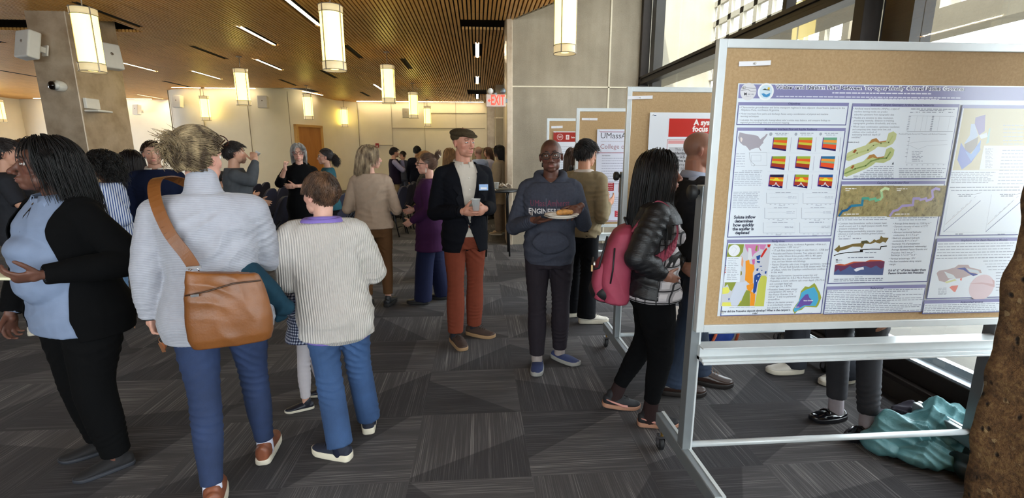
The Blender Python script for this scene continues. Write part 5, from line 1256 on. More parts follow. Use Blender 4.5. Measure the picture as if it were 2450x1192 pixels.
# ---------------------------------------------------------------- printed posters
def sat_mat():
    t = NT('printed_satellite_photo'); co = t.coord(); n = t.noise(co, 40., 6, .6, .6); n2 = t.noise(t.mapr(co, (1, 1, .5)), 70., 4, .7, .8)
    c = t.ramp(t.math('ADD', t.math('MULTIPLY', n, .65), t.math('MULTIPLY', n2, .35)), [(.34, '5a4a30'), (.44, '877a4c'), (.55, '9d9160'), (.68, 'b8945c')]); t.base(c); t.rough(.4); return t.m
M_sat = sat_mat()
PM = {}
def ink(c):
    if c not in PM: PM[c] = mat('print_'+c, c, .22, var=0)
    return PM[c]
def poster(name_loc, els, size, lb, paper, group='printed research posters on the boards'):
    x0, y0, z0 = name_loc; w_, h_ = size
    root = thing('research_poster', lb, 'poster', (x0, y0, z0), 0, group)
    g = G(); g.box((0, 0, -h_), (w_, .0012, 0)); g.build('paper_sheet', ink(paper), root)
    rng = random.Random(4); art = G(); prt = G(); lay = .0004
    for e in els:
        lay += .000007; y = -lay; k = e[0]
        if k == 'r':
            x1 = 1.366 if e[3] > 1.2 and w_ > 1.3 else e[3]
            art.add([(e[1], y, e[4]), (x1, y, e[4]), (x1, y, e[2]), (e[1], y, e[2])], [(0, 1, 2, 3)], ink(e[5]))
        elif k == 'sat':
            art.add([(e[1], y, e[4]), (e[3], y, e[4]), (e[3], y, e[2]), (e[1], y, e[2])], [(0, 1, 2, 3)], M_sat)
        elif k == 'p':
            P_ = e[1]; ar = sum(P_[i][0]*P_[(i+1) % len(P_)][1]-P_[(i+1) % len(P_)][0]*P_[i][1] for i in range(len(P_)))
            if ar < 0: P_ = P_[::-1]
            from mathutils.geometry import tessellate_polygon
            V = [(p[0], y, p[1]) for p in P_]; T = tessellate_polygon([[Vector(v) for v in V]]); art.add(V, [tuple(t) for t in T], ink(e[2]))
        elif k == 'l':
            P_ = e[1]; w2 = e[2]/2
            for a, b in zip(P_[:-1], P_[1:]):
                d = Vector((b[0]-a[0], 0, b[1]-a[1])); L = d.length
                if L < 1e-6: continue
                d /= L; nn = Vector((-d.z, 0, d.x))*w2; A = Vector((a[0], y, a[1]))-d*w2*.6; B = Vector((b[0], y, b[1]))+d*w2*.6
                art.add([A-nn, B-nn, B+nn, A+nn], [(0, 1, 2, 3)], ink(e[3]))
        elif k == 'c':
            art.add([(e[1]+e[3]*math.cos(t*PI/14), y, e[2]+e[3]*math.sin(t*PI/14)) for t in range(28)], [tuple(range(28))], ink(e[4]))
        elif k == 'g':
            x = e[1]; h = e[4]*.62
            while x < e[2]:
                L = rng.uniform(.008, .026)
                prt.add([(x, y, e[3]-h/2), (min(x+L, e[2]), y, e[3]-h/2), (min(x+L, e[2]), y, e[3]+h/2), (x, y, e[3]+h/2)], [(0, 1, 2, 3)], ink(e[5])); x += L+.0035
        elif k == 't':
            _, x, z, hh, s, c, al, bd, wd = e; V, F = text_mesh(s, hh*1.0, align=al, bold=bd*hh*.03)
            if wd:
                xs = [v[0] for v in V]; kx = wd/(max(xs)-min(xs))
            else: kx = 1.0
            prt.add([(x+v[0]*kx, y, z+v[1]) for v in V], F, ink(c))
    art.build('printed_figures', None, root); prt.build('printed_text', None, root)
    for (px, pz) in ((.02, -.018), (w_*.985, -.02), (.015, -h_+.02), (w_*.985, -h_+.02)):
        q = G(); q.lathe([(0, 0), (.005, 0), (.003, .006), (.0055, .009), (0, .010)], (px, -.002-lay, pz), M=Matrix.Rotation(PI/2, 3, 'X'), n=10); q.build('push_pin', M_clear, root)
    return root
poster((1.057, 1.9505, 1.873), POSTER_1, (1.385, .99), 'large poster with a purple header about water and lithium flux on the nearest board', 'dfe7f0')
# poster with the red title on the second board (origin at its top left corner, metres)
RD = 'c8302c'
els = [['r', .14, -.04, 1.2, -.165, RD], ['t', .665, -.068, .052, 'A systematic literature review of', 'fbf6f4', 'CENTER', 1.4, 0], ['t', .665, -.112, .052, 'focus on opportunities and needs', 'fbf6f4', 'CENTER', 1.4, 0],
 ['r', .135, -.182, .56, -.52, 'b9656a'], ['r', .138, -.185, .557, -.517, 'eef0f6'], ['r', .142, -.190, .553, -.213, 'e9a8aa'], ['t', .35, -.202, .021, 'Objective', '8b3a3c', 'CENTER', .6, 0], ['r', .15, -.236, .545, -.405, 'cbccd2']]
for i, (s, b) in enumerate((('    This paper reviews studies of', 0), ('residential demand response', 1), ('in the U.S. (1978 - 2022)', 1), ('    of five areas while', 1), ('identifying gaps and the', 0), ('further policy studies', 0))): els.append(['t', .165, -.252-i*.026, .026, s, '3d3f48' if b else '5c5e66', 'LEFT', .9 if b else 0, 0])
for i in range(5): els.append(['g', .16, .54, -.43-i*.018, .012, 'a0a3ad'])
els += [['r', .6, -.182, 1.2, -.9, 'd3d8e2'], ['r', .604, -.186, 1.196, -.21, 'e9a8aa']]
els += [['r', .135, -.54, .56, -.9, 'd3d8e2'], ['r', .139, -.544, .556, -.57, 'e9a8aa']]
for i in range(14): els.append(['g', .15, .54, -.59-i*.021, .011, 'a0a3ad']); els.append(['g', .62, 1.18, -.24-i*.03, .011, 'a0a3ad'])
els.append(['r', .028, -.018, .045, -.024, '27496d'])
poster((1.20, 3.349, 1.87), els, (1.24, .94), 'poster with a red title band on the second board', 'e8edf5')
# poster of the college of engineering on the third board
MR = '8c2a34'
els = [['r', .03, -.03, .95, -.036, MR], ['t', .035, -.085, .105, 'UMassAmherst', '55565e', 'LEFT', 0, 0], ['g', .04, .9, -.155, .01, 'b9b4c0'], ['t', .035, -.225, .085, 'College of Engineering', 'a07a84', 'LEFT', 0, 0], ['r', .0, -.30, .98, -.307, MR], ['t', .06, -.34, .022, 'Introduction', '6a6f80', 'LEFT', .8, 0]]
for i in range(11): els.append(['g', .06, .40+.45*(i % 3 > 0), -.375-i*.034, .014, 'a9adc4'])
els += [['t', .06, -.625, .022, 'Objectives', '6a6f80', 'LEFT', .8, 0]]
for i, x in enumerate((.09, .25, .43, .61)):
    els.append(['r', x, -.70, x+.11+.02*(i % 2), -.81-.02*(i % 2), 'a6283a'])
    for j in range(4): els.append(['g', x+.012, x+.1, -.715-j*.024, .011, 'e9c9cf'])
els += [['r', .12, -.83, .127, -.865, 'a6283a'], ['r', .12, -.86, .16, -.867, 'a6283a']]
for i in range(8): els.append(['g', .07, .9, -.90-i*.026, .012, 'b4b7c9'])
els += [['r', .22, -1.08, .8, -1.165, 'c04050']]
for i in range(3): els.append(['g', .24, .78, -1.095-i*.026, .011, 'eccfd4'])
els += [['r', 0, -1.215, .98, -1.222, MR]]
def fit(els, sx, sz):
    out = []
    for e in els:
        e = list(e)
        if e[0] == 'r': e[1] *= sx; e[3] *= sx; e[2] *= sz; e[4] *= sz
        elif e[0] == 't': e[1] *= sx; e[2] *= sz; e[3] *= min(sx, sz)
        elif e[0] == 'g': e[1] *= sx; e[2] *= sx; e[3] *= sz; e[4] *= sz
        out.append(e)
    return out
poster((1.235, 4.969, 1.83), fit(els, 1.0, .78), (.98, .96), 'poster with a large grey college title and red boxes on the third board', 'dde1f2')
els = [['r', .0, -.01, 1.0, -.135, 'a5302c'], ['c', .09, -.072, .042, 'd9b4b0'], ['c', .09, -.072, .034, 'a5302c'], ['t', .09, -.072, .05, 'W', 'e9d5d2', 'CENTER', .5, 0], ['r', .17, -.045, .215, -.105, 'ead8d6'], ['t', .192, -.075, .05, 'E', 'a5302c', 'CENTER', .5, 0], ['t', .24, -.078, .03, 'Salmon', 'f0e2e0', 'LEFT', .8, 0], ['r', .45, -.04, .95, -.055, 'ead8d6'], ['r', .45, -.07, .85, -.08, 'd9b4b0']]
for i in range(14): els.append(['g', .05, .9, -.2-i*.03, .012, 'b9bcc6'])
poster((1.02, 6.489, 1.87), els, (1.25, .9), 'poster with a dark red header on the farthest board', 'e2e6ee')
# ---------------------------------------------------------------- people: library
V3 = lambda *a: np.array(a, float)
def rodr(u, th):
    u = u/np.linalg.norm(u); c, s = math.cos(th), math.sin(th); K = np.array([[0, -u[2], u[1]], [u[2], 0, -u[0]], [-u[1], u[0], 0]])
    return np.eye(3)*c + s*K + (1-c)*np.outer(u, u)
class Blob:
    """closed pieces that are fused into one continuous surface"""
    def __init__(s): s.v = []; s.f = []
    def _add(s, V, F): k = len(s.v); s.v += [tuple(map(float, p)) for p in V]; s.f += [tuple(k+j for j in f) for f in F]
    def ell(s, c, r, M=None, n=24, m=18):
        r = r if hasattr(r, '__len__') else (r, r, r); V = [V3(0, 0, r[2])]; F = []
        for i in range(1, m):
            for k in range(n): a = PI*i/m; b = 2*PI*k/n; V.append(V3(r[0]*math.sin(a)*math.cos(b), r[1]*math.sin(a)*math.sin(b), r[2]*math.cos(a)))
        V.append(V3(0, 0, -r[2])); L = len(V)-1
        for k in range(n): F.append((0, 1+k, 1+(k+1) % n)); F.append((L, L-n+(k+1) % n, L-n+k))
        for i in range(m-2):
            for k in range(n): F.append((1+i*n+k, 1+(i+1)*n+k, 1+(i+1)*n+(k+1) % n, 1+i*n+(k+1) % n))
        if M is not None: V = [M @ p for p in V]
        s._add([p+np.array(c) for p in V], F)
    def rings(s, R_, closed=True):
        """R_: list of rings, each a list of points going counter clockwise seen from the end"""
        n = len(R_[0]); V = [p for r in R_ for p in r]; F = []; N = len(R_)
        for i in range(N-1):
            for k in range(n): F.append((i*n+k, i*n+(k+1) % n, (i+1)*n+(k+1) % n, (i+1)*n+k))
        F.append(tuple(range(n-1, -1, -1))); F.append(tuple((N-1)*n+k for k in range(n))); s._add(V, F)
    def zloft(s, secs, n=28, ex=2.3):
        """horizontal superellipse sections (cx, cy, z, hw, hd)"""
        R_ = []
        for cx, cy, z, a, b in secs:
            r = []
            for k in range(n):
                t = 2*PI*k/n; c, q = math.cos(t), math.sin(t)
                r.append((cx+a*math.copysign(abs(c)**(2/ex), c), cy+b*math.copysign(abs(q)**(2/ex), q), z))
            R_.append(r)
        s.rings(R_)
    def limb(s, pts, rad, n=14, flat=1., up=(1, 0, 0), ends=True, k=4):
        pts = [np.array(p, float) for p in pts]; N = len(pts)
        P_, r_ = [], []
        for i in range(N-1):
            p0, p1, p2, p3 = pts[max(0, i-1)], pts[i], pts[i+1], pts[min(N-1, i+2)]
            for a in range(k):
                t = a/k; P_.append(.5*((2*p1)+(-p0+p2)*t*.8+(2*p0-5*p1+4*p2-p3)*t*t*.8+(-p0+3*p1-3*p2+p3)*t**3*.8) if False else p1+(p2-p1)*t + (t*(1-t))*((p1-p0)*(1-t)-(p3-p2)*t)*.0)
                r_.append(rad[i]+(rad[i+1]-rad[i])*(t*t*(3-2*t)))
        P_.append(pts[-1]); r_.append(rad[-1])
        P_ = np.array(P_); 
        if N > 2:   # soften the bends
            for _ in range(2): P_[1:-1] = .25*P_[:-2]+.5*P_[1:-1]+.25*P_[2:]
        a = np.array(up, float); R_ = []
        for i in range(len(P_)):
            t = P_[min(i+1, len(P_)-1)]-P_[max(i-1, 0)]; t /= np.linalg.norm(t)+1e-9; a = a-t*a.dot(t)
            if np.linalg.norm(a) < 1e-3: a = np.cross(t, V3(0, 1, .1))
            a /= np.linalg.norm(a); b = np.cross(t, a)
            R_.append([P_[i]+(a*math.cos(2*PI*j/n)+b*math.sin(2*PI*j/n)*flat)*r_[i] for j in range(n)])
        s.rings(R_)
        if ends: s.ell(P_[0], rad[0]*.98, n=12, m=8); s.ell(P_[-1], rad[-1]*.98, n=12, m=8)
def nz(p, f, seed=0, o=3):
    rs = np.random.RandomState(seed); out = 0
    for i in range(o):
        K = rs.normal(0, 1, (6, 3))*f*(1.7**i); ph = rs.uniform(0, 6.28, 6); out = out+np.sin(p @ K.T+ph).sum(1)/6*(.6**i)
    return out
def fuse(blob, voxel, smooth=4, fac=.5):
    me = bpy.data.meshes.new('w'); me.from_pydata(blob.v, [], blob.f); o = bpy.data.objects.new('w', me); TMP.collection.objects.link(o)
    r = o.modifiers.new('r', 'REMESH'); r.mode = 'VOXEL'; r.voxel_size = voxel
    if smooth: q = o.modifiers.new('s', 'SMOOTH'); q.factor = fac; q.iterations = smooth
    vl = TMP.view_layers[0]; vl.update(); nm = bpy.data.meshes.new_from_object(o.evaluated_get(vl.depsgraph))
    bpy.data.objects.remove(o); bpy.data.meshes.remove(me); return nm
def getco(me): a = np.empty(len(me.vertices)*3, np.float32); me.vertices.foreach_get('co', a); return a.reshape(-1, 3).astype(float)
def getno(me): a = np.empty(len(me.vertices)*3, np.float32); me.vertex_normals.foreach_get('vector', a); return a.reshape(-1, 3).astype(float)
def setco(me, c): me.vertices.foreach_set('co', c.astype(np.float32).ravel()); me.update()
def shade(me): me.polygons.foreach_set('use_smooth', [True]*len(me.polygons)); me.update()
def put(name, me, m, parent):
    me.name = name
    if m is not None:
        me.materials.clear()
        for x in (m if isinstance(m, list) else [m]): me.materials.append(x)
    shade(me); o = bpy.data.objects.new(name, me); COL.objects.link(o); o.parent = parent; return o
def folds(me, L, seed=1, soft=.0):
    """L: list of (centre, reach, axis, waves per metre, depth)"""
    c = getco(me); n = getno(me); d = np.zeros(len(c))
    for i, (ce, rch, ax, fr, am) in enumerate(L):
        ax = np.array(ax, float); ax /= np.linalg.norm(ax); q = c-np.array(ce, float)
        w = np.exp(-(q**2).sum(1)/rch**2)
        ph = 2*PI*fr*.72*(q @ ax)+3.4*nz(c, 6, seed+i)
        d += am*w*(1-np.abs(np.sin(ph))*1.6)*np.clip(.4+1.5*nz(c, 7, seed+40+i, 2), 0, 1.6)
    d += soft*nz(c, 14, seed+9)
    setco(me, c+n*d[:, None])
def cut(me, planes, inside=True):
    """remove the faces lying inside all half spaces (co, no): (p-co).no > 0, with clean edges"""
    bm = bmesh.new(); bm.from_mesh(me)
    for co, no in planes:
        bmesh.ops.bisect_plane(bm, geom=bm.verts[:]+bm.edges[:]+bm.faces[:], plane_co=co, plane_no=no, dist=1e-5)
    kill = [f for f in bm.faces if all((f.calc_center_median()-Vector(co)).dot(Vector(no)) > 0 for co, no in planes)]
    bmesh.ops.delete(bm, geom=kill, context='FACES'); bm.to_mesh(me); bm.free(); return me
def tubes_np(paths, rad, n=3):
    """many tapered strands as one mesh: paths (N,K,3), rad (N,K)"""
    N, K, _ = paths.shape; t = np.gradient(paths, axis=1); t /= np.linalg.norm(t, axis=2, keepdims=True)+1e-9
    ref = np.tile(V3(.3, .2, 1.), (N, K, 1)); a = np.cross(t, ref); a /= np.linalg.norm(a, axis=2, keepdims=True)+1e-9; b = np.cross(t, a)
    V = np.stack([paths+(a*math.cos(2*PI*j/n)+b*math.sin(2*PI*j/n))*rad[..., None] for j in range(n)], 2).reshape(-1, 3)
    i = np.arange(N)[:, None, None]*K*n+np.arange(K-1)[None, :, None]*n; j = np.arange(n)[None, None, :]; j2 = (j+1) % n
    F = np.stack([i+j, i+j2, i+n+j2, i+n+j], -1).reshape(-1, 4)
    return V, F
def np_mesh(V, F):
    me = bpy.data.meshes.new('m'); me.vertices.add(len(V)); me.vertices.foreach_set('co', np.asarray(V, np.float32).ravel())
    me.loops.add(F.size); me.loops.foreach_set('vertex_index', F.astype(np.int32).ravel()); me.polygons.add(len(F)); me.polygons.foreach_set('loop_start', np.arange(0, F.size, F.shape[1], dtype=np.int32))
    me.update(calc_edges=True); return me
# ---- materials for people
SK = {}
def skin_mat(c):
    if c in SK: return SK[c]
    t = NT('skin_'+c); b = srgb(c); at = t.n('ShaderNodeAttribute'); at.attribute_name = 'tint'
    n = t.ramp(t.noise(t.coord(), 30., 3), [(.3, tuple(x*.93 for x in b)), (.7, tuple(min(1, x*1.06) for x in b))])
    t.base(t.mix(1., n, at.outputs['Color'], 'MULTIPLY')); t.rough(.5); t.b.inputs['Subsurface Weight'].default_value = .08
    t.b.inputs['Subsurface Radius'].default_value = (.01, .004, .002); t.b.inputs['Specular IOR Level'].default_value = .35; SK[c] = t.m; return t.m
HM = {}
def hair_mat(c, c2=None, rough=.5):
    k = (c, c2)
    if k in HM: return HM[k]
    t = NT('hair_'+c); a = srgb(c); b = srgb(c2) if c2 else tuple(min(1, x*1.9+.004) for x in a)
    t.base(t.ramp(t.noise(t.mapr(t.coord(), (1, 1, .35)), 30., 3), [(.38, a), (.68, b)])); t.rough(rough); t.b.inputs['Specular IOR Level'].default_value = .4; HM[k] = t.m; return t.m
def iris_mat(c):
    nm = 'eye_'+c
    if nm in MC: return MC[nm]
    t = NT(nm); x, y, z = t.sep(t.coord()); r = t.math('SQRT', t.math('ADD', t.math('MULTIPLY', x, x), t.math('MULTIPLY', z, z)))
    front = t.math('GREATER_THAN', y, 0.); rr = t.math('ADD', r, t.math('MULTIPLY', t.math('SUBTRACT', 1., front), 1.))
    t.base(t.ramp(t.math('MULTIPLY', rr, 50.), [(0, '050505'), (.12, '080606'), (.15, c), (.28, c), (.31, 'd9d2cc'), (1., 'd9d2cc')])); t.rough(.12); MC[nm] = t.m; return t.m
def cloth(name, c, rough=.85, bump=.35, bs=700., var=.06, vs=25., sheen=.0): return mat(name, c, rough, 0, var, vs, bump, bs, .0015, sheen, .12)
# ---- the figure
TABLE = {'m': [(.80, .150, .105, -.005), (.90, .172, .122, -.015), (1.0, .165, .112, -.005), (1.1, .155, .103, 0), (1.2, .165, .110, .005), (1.3, .180, .118, .008), (1.38, .185, .108, .0), (1.43, .150, .082, -.01), (1.47, .085, .066, -.015), (1.50, .062, .060, -.01)],
 'f': [(.80, .160, .108, -.01), (.90, .182, .125, -.02), (1.0, .160, .108, -.008), (1.1, .132, .092, 0), (1.2, .142, .098, .004), (1.3, .158, .104, .006), (1.38, .165, .096, .0), (1.43, .135, .074, -.01), (1.47, .075, .058, -.015), (1.50, .052, .052, -.01)]}
def interp(tab, z):
    if z <= tab[0][0]: return tab[0][1:]
    for a, b in zip(tab[:-1], tab[1:]):
        if z <= b[0]:
            t = (z-a[0])/(b[0]-a[0]); return tuple(a[i]+(b[i]-a[i])*t for i in (1, 2, 3))
    return tab[-1][1:]
class Person:
    def __init__(s, label, x, y, az, h, skin='c98f78', sex='m', bw=1., bd=1., lean=(0, 0), head=(0, 0, 0), hs=None, arms={}, legs={}, belly=0., bust=1., vox=.006, group=None, z=0., face=True, shoulders=1., thin=False, neck=1.):
        s.root = thing('person', label, 'person', (x, y, z), R(-az), group); s.h = h; s.s = h/1.75; s.sex = sex; s.bw = bw; s.bd = bd; s.skin = skin; s.vox = vox; s.neckw = neck
        k = s.s; s.hs = hs if hs else (k**.5)*(.97 if sex == 'f' else 1.); s.lean = np.array([lean[0], lean[1]]); s.belly = belly; s.bust = bust; s.az = az; s.face = face
        hc = V3(lean[0]*1.12, lean[1]*1.12+.015*k, h-.118*s.hs); s.hc = hc; yaw, pit, rol = head
        s.H = np.array((Matrix.Rotation(R(-yaw), 3, 'Z') @ Matrix.Rotation(R(pit), 3, 'X') @ Matrix.Rotation(R(rol), 3, 'Y')))
        s.neck = V3(lean[0], lean[1]-.015*k, 1.46*k); sw = (.178 if sex == 'm' else .158)*k*shoulders*(.5+.5*bw)
        L = lambda zz: s.lean*np.clip((zz/k-.9)/.56, 0, 1.2)
        s.J = {}
        for sg, nm in ((1, 'R'), (-1, 'L')):
            l = L(1.41*k); s.J['sh'+nm] = V3(sg*sw+l[0], l[1]-.01, 1.388*k)
            a = arms.get(nm, {}); s.J['el'+nm] = V3(*a['el']) if 'el' in a else V3(sg*(sw+.06*k*bw), -.02*k, 1.11*k)+np.append(l*.6, 0)
            s.J['wr'+nm] = V3(*a['wr']) if 'wr' in a else V3(sg*(sw+.075*k*bw), .05*k, .86*k)+np.append(l*.3, 0)
            b = legs.get(nm, {}); s.J['hip'+nm] = V3(sg*.092*k*bw, -.01, .90*k); 
            s.J['an'+nm] = V3(*b['an']) if 'an' in b else V3(sg*.10*k, -.01, .085*k)
            s.J['kn'+nm] = V3(*b['kn']) if 'kn' in b else (s.J['hip'+nm]+s.J['an'+nm])*.5+V3(0, .02*k, .0)
            s.J['foot'+nm] = b.get('dir', sg*8.); s.J['pitch'+nm] = b.get('pitch', 0.)
        s.arms = arms; s.L = L
    def secs(s, z0, z1, off=.0, step=.04, flare=0., hemoff=0., extra=None):
        k = s.s; tab = TABLE[s.sex]; out = []; n = max(2, int((z1-z0)/step)+1)
        for i in range(n+1):
            z = z0+(z1-z0)*i/n; a, b, c = interp(tab, z/k); l = s.L(z); t = 1-min(1, i/n*2.2)
            o = off+flare*t*t; wv = s.bw if z/k < 1.36 else (.5+.5*s.bw)
            dv = s.bd if z/k < 1.36 else (.5+.5*s.bd)
            ae, be, ce = a*k*wv+o, b*k*dv+o, c*k
            if extra: ae, be, ce = extra(z/k, ae, be, ce)
            out.append((l[0], l[1]+ce, z, ae, be))
        return out
    def hp(s, p): return s.hc+s.H @ (np.array(p, float)*s.hs)
    def hand(s, B, nm, spec):
        k = s.hs*(.93 if s.sex == 'f' else 1.02); w = s.J['wr'+nm]; d = np.array(spec.get('dir', None) if spec.get('dir') is not None else (w-s.J['el'+nm]), float); d /= np.linalg.norm(d)
        n = np.array(spec.get('palm', (-1 if nm == 'R' else 1, 0, 0)), float); n = n-d*n.dot(d); n /= np.linalg.norm(n)
        th = np.cross(d, n)*(1 if nm == 'R' else -1)*spec.get('flip', 1); c = spec.get('curl', 18); spread = spec.get('spread', 1.)
        M = np.array([th, n, d]).T
        B.ell(w+d*.045*k, (.040*k, .015*k, .056*k), M); B.ell(w+d*.068*k, (.041*k, .0125*k, .03*k), M); B.limb([w-d*.02*k, w+d*.03*k], [.026*k, .027*k], flat=.65, up=th)
        cs = c if hasattr(c, '__len__') else [c*.8, c, c*1.05, c*1.15]
        for i, (o, L_, r) in enumerate(((.031, .074, .0088), (.0105, .082, .009), (-.0105, .076, .0086), (-.030, .060, .0075))):
            p = w+d*(.088-.006*abs(i-1))*k+th*o*k; dd = d+th*o*2.2*spread; dd /= np.linalg.norm(dd); pts = [p-dd*.015*k, p]; a = 0
            for fr in (.45, .3, .25): a += R(cs[i]); q = math.cos(a)*dd+math.sin(a)*n; p = p+q*L_*fr*k; pts.append(p)
            B.limb(pts, [r*k*1.05, r*k, r*k*.95, r*k*.88, r*k*.74], n=8, k=2)
        tc = spec.get('thumb', 25); p = w+d*.028*k+th*.026*k+n*.006*k; q = th*.72+d*.62+n*.32; q /= np.linalg.norm(q); pts = [p, p+q*.036*k]; q2 = q*math.cos(R(tc))+(d*.8+n*.6)*math.sin(R(tc)); pts.append(pts[-1]+q2/np.linalg.norm(q2)*.028*k); q3 = q2+d*.4*math.sin(R(tc)); pts.append(pts[-1]+q3/np.linalg.norm(q3)*.022*k)
        B.limb(pts, [.0135*k, .0115*k, .0105*k, .008*k], n=8, k=2)
    def body(s, ears=True, jaw=1., nose=1., stubble=None, lips='b97068', fat=0., bodytint=None):
        k = s.s; B = Blob(); hs = s.hs; H = s.H; E = lambda c, r, M=None: B.ell(s.hp(c), tuple(x*hs for x in r), H if M is None else H @ M)
        B.zloft([(a, b, z, w*.86, d*.86) for a, b, z, w, d in s.secs(.82*k, 1.47*k)])
        for nm, sg in (('R', 1), ('L', -1)):
            J = s.J; f = .9 if s.sex == 'f' else 1.; B.limb([J['sh'+nm], (J['sh'+nm]+J['el'+nm])/2, J['el'+nm], J['el'+nm]*.6+J['wr'+nm]*.4, J['wr'+nm]], [.05*k*f, .044*k*f*s.bw**.7, .037*k*f, .038*k*f, .026*k*f])
            B.limb([J['hip'+nm], J['kn'+nm], J['kn'+nm]*.65+J['an'+nm]*.35, J['an'+nm]], [.075*k*s.bw**.6, .05*k, .05*k, .034*k]); B.ell(J['an'+nm]+V3(0, 0, -.02), .035*k)
            s.hand(B, nm, s.arms.get(nm, {}))
        nr = (.056 if s.sex == 'm' else .046)*s.neckw
        B.limb([s.neck+V3(0, 0, -.04*k), s.neck, s.hp((0, -.022, -.06))], [nr*k*1.25, nr*k*1.06, nr*hs], n=18)
        E((0, -.014, .030), (.075, .096, .086)); E((0, .014, -.006), (.067, .076, .100)); E((0, .030, -.062), (.049*jaw+fat*.2, .054, .046+fat*.1)); E((0, .060, -.092), (.027*jaw, .026, .020))
        for q in (-1, 1):
            E((q*.038, .046, -.022), (.026, .026, .026)); E((q*.040*jaw, .026, -.062), (.017+fat*.4, .034, .034))
            E((q*.026, .078, .024), (.024, .014, .009)); E((q*.0125*nose, .099, -.042), (.0085*nose, .010, .008))
            if ears: E((q*.076, -.012, -.008), (.008, .017, .030), np.array(Matrix.Rotation(q*R(-22), 3, 'Z'))); E((q*.079, -.018, .004), (.007, .012, .017), np.array(Matrix.Rotation(q*R(-35), 3, 'Z')))
        B.limb([s.hp((0, .084, .012)), s.hp((0, .097, -.012)), s.hp((0, .112, -.036))], [.0085*hs, .009*hs, .0105*hs*nose], n=10); E((0, .110, -.038), (.0115*nose, .011, .010))
        E((0, .068, -.066), (.032, .028, .026)); E((0, .093, -.064), (.021, .0085, .0055)); E((0, .090, -.075), (.019, .0085, .0065))
        me = fuse(B, s.vox*.7 if s.face else s.vox, 5, .5)
        c = getco(me); p = ((c-s.hc) @ s.H)/hs; n = getno(me)
        g = lambda cx, cy, cz, sx, sy, sz: np.exp(-((p[:, 0]-cx)/sx)**2-((p[:, 1]-cy)/sy)**2-((p[:, 2]-cz)/sz)**2)
        d = -.007*(g(.031, .085, .003, .014, .03, .009)+g(-.031, .085, .003, .014, .03, .009))*hs
        d += -.0035*hs*g(0, .10, -.0695, .02, .02, .0022)
        setco(me, c+n*d[:, None])
        # tint: lips, cheeks, ears, scalp
        col = np.ones((len(c), 4)); base = np.array(srgb(s.skin)); lp = np.array(srgb(lips))/base
        m = np.clip(g(0, .10, -.0695, .022, .022, .0095)*1.3, 0, 1)**2; m[p[:, 1] < .07] = 0; col[:, :3] = col[:, :3]*(1-m[:, None])+lp*m[:, None]
        ck = np.clip(g(.045, .06, -.03, .025, .04, .025)+g(-.045, .06, -.03, .025, .04, .025)+g(0, .115, -.038, .015, .015, .015)+g(.08, -.01, -.01, .02, .03, .03)+g(-.08, -.01, -.01, .02, .03, .03), 0, 1)
        col[:, :3] *= 1-ck[:, None]*np.array([0., .14, .12])
        if stubble is not None:
            a, tc = stubble; m = np.clip((p[:, 2]-s.hairline(p[:, 1]))*40+.5, 0, 1)*a*(np.abs(p[:, 2]) < .2); m *= (np.linalg.norm(p, axis=1) < .16); tc = np.array(srgb(tc))/base; col[:, :3] = col[:, :3]*(1-m[:, None])+tc*m[:, None]
        if getattr(s, 'beard', None):
            a, tc = s.beard; m = np.clip(g(0, .06, -.085, .06, .06, .03)*1.5, 0, 1)*a; tc = np.array(srgb(tc))/base; lipm = g(0, .10, -.0695, .022, .022, .008); m *= 1-lipm; col[:, :3] = col[:, :3]*(1-m[:, None])+tc*m[:, None]
        at = me.color_attributes.new('tint', 'FLOAT_COLOR', 'POINT'); at.data.foreach_set('color', col.astype(np.float32).ravel())
        s.bodyo = put('body', me, skin_mat(s.skin), s.root)
        return s.bodyo
    def hairline(s, y): return np.interp(y, [-.12, -.08, -.03, 0, .03, .06, .085, .12], [-.062, -.06, -.035, .018, .035, .066, .082, .085])
    def eyes(s, iris='3a2414', brow='2a1c14', lid=True, bz=.024, bt=1.):
        hs = s.hs; Hm = Matrix(s.H.tolist())
        for q in (-1, 1):
            e = Blob(); e.ell((0, 0, 0), .0122*hs, n=16, m=12); me = bpy.data.meshes.new('eye'); me.from_pydata(e.v, [], e.f); o = put('eye', me, iris_mat(iris), s.root); o.location = Vector(s.hp((q*.031, .0745, .003))); o.rotation_euler = Hm.to_euler()
            if lid:
                g = G()
                for (lo, hi) in ((8, 100), (-100, -28)):
                    V = []; n = 12; m = 6
                    for i in range(m+1):
                        a = R(lo+(hi-lo)*i/m)
                        for j in range(n+1): b = R(-88+176*j/n); r = .0131*hs; V.append(s.hp((q*.031, .0745, .003))+s.H @ V3(math.sin(b)*r, math.cos(b)*math.cos(a)*r, math.cos(b)*math.sin(a)*r if True else 0))
                    g.add(V, [(i*(n+1)+j, i*(n+1)+j+1, (i+1)*(n+1)+j+1, (i+1)*(n+1)+j) for i in range(m) for j in range(n)], None, True)
                g.build('eyelid', mat('lid_'+s.skin, s.skin, .5, var=.03), s.root)
            g = G(); pts = [s.hp((q*x, y, z)) for x, y, z in ((.013, .0915, bz), (.024, .0925, bz+.005), (.036, .086, bz+.006), (.047, .073, bz))]
            g.tube(pts, [.0022*hs*bt, .0035*hs*bt, .003*hs*bt, .0012*hs*bt], n=6); g.build('eyebrow', hair_mat(brow), s.root)
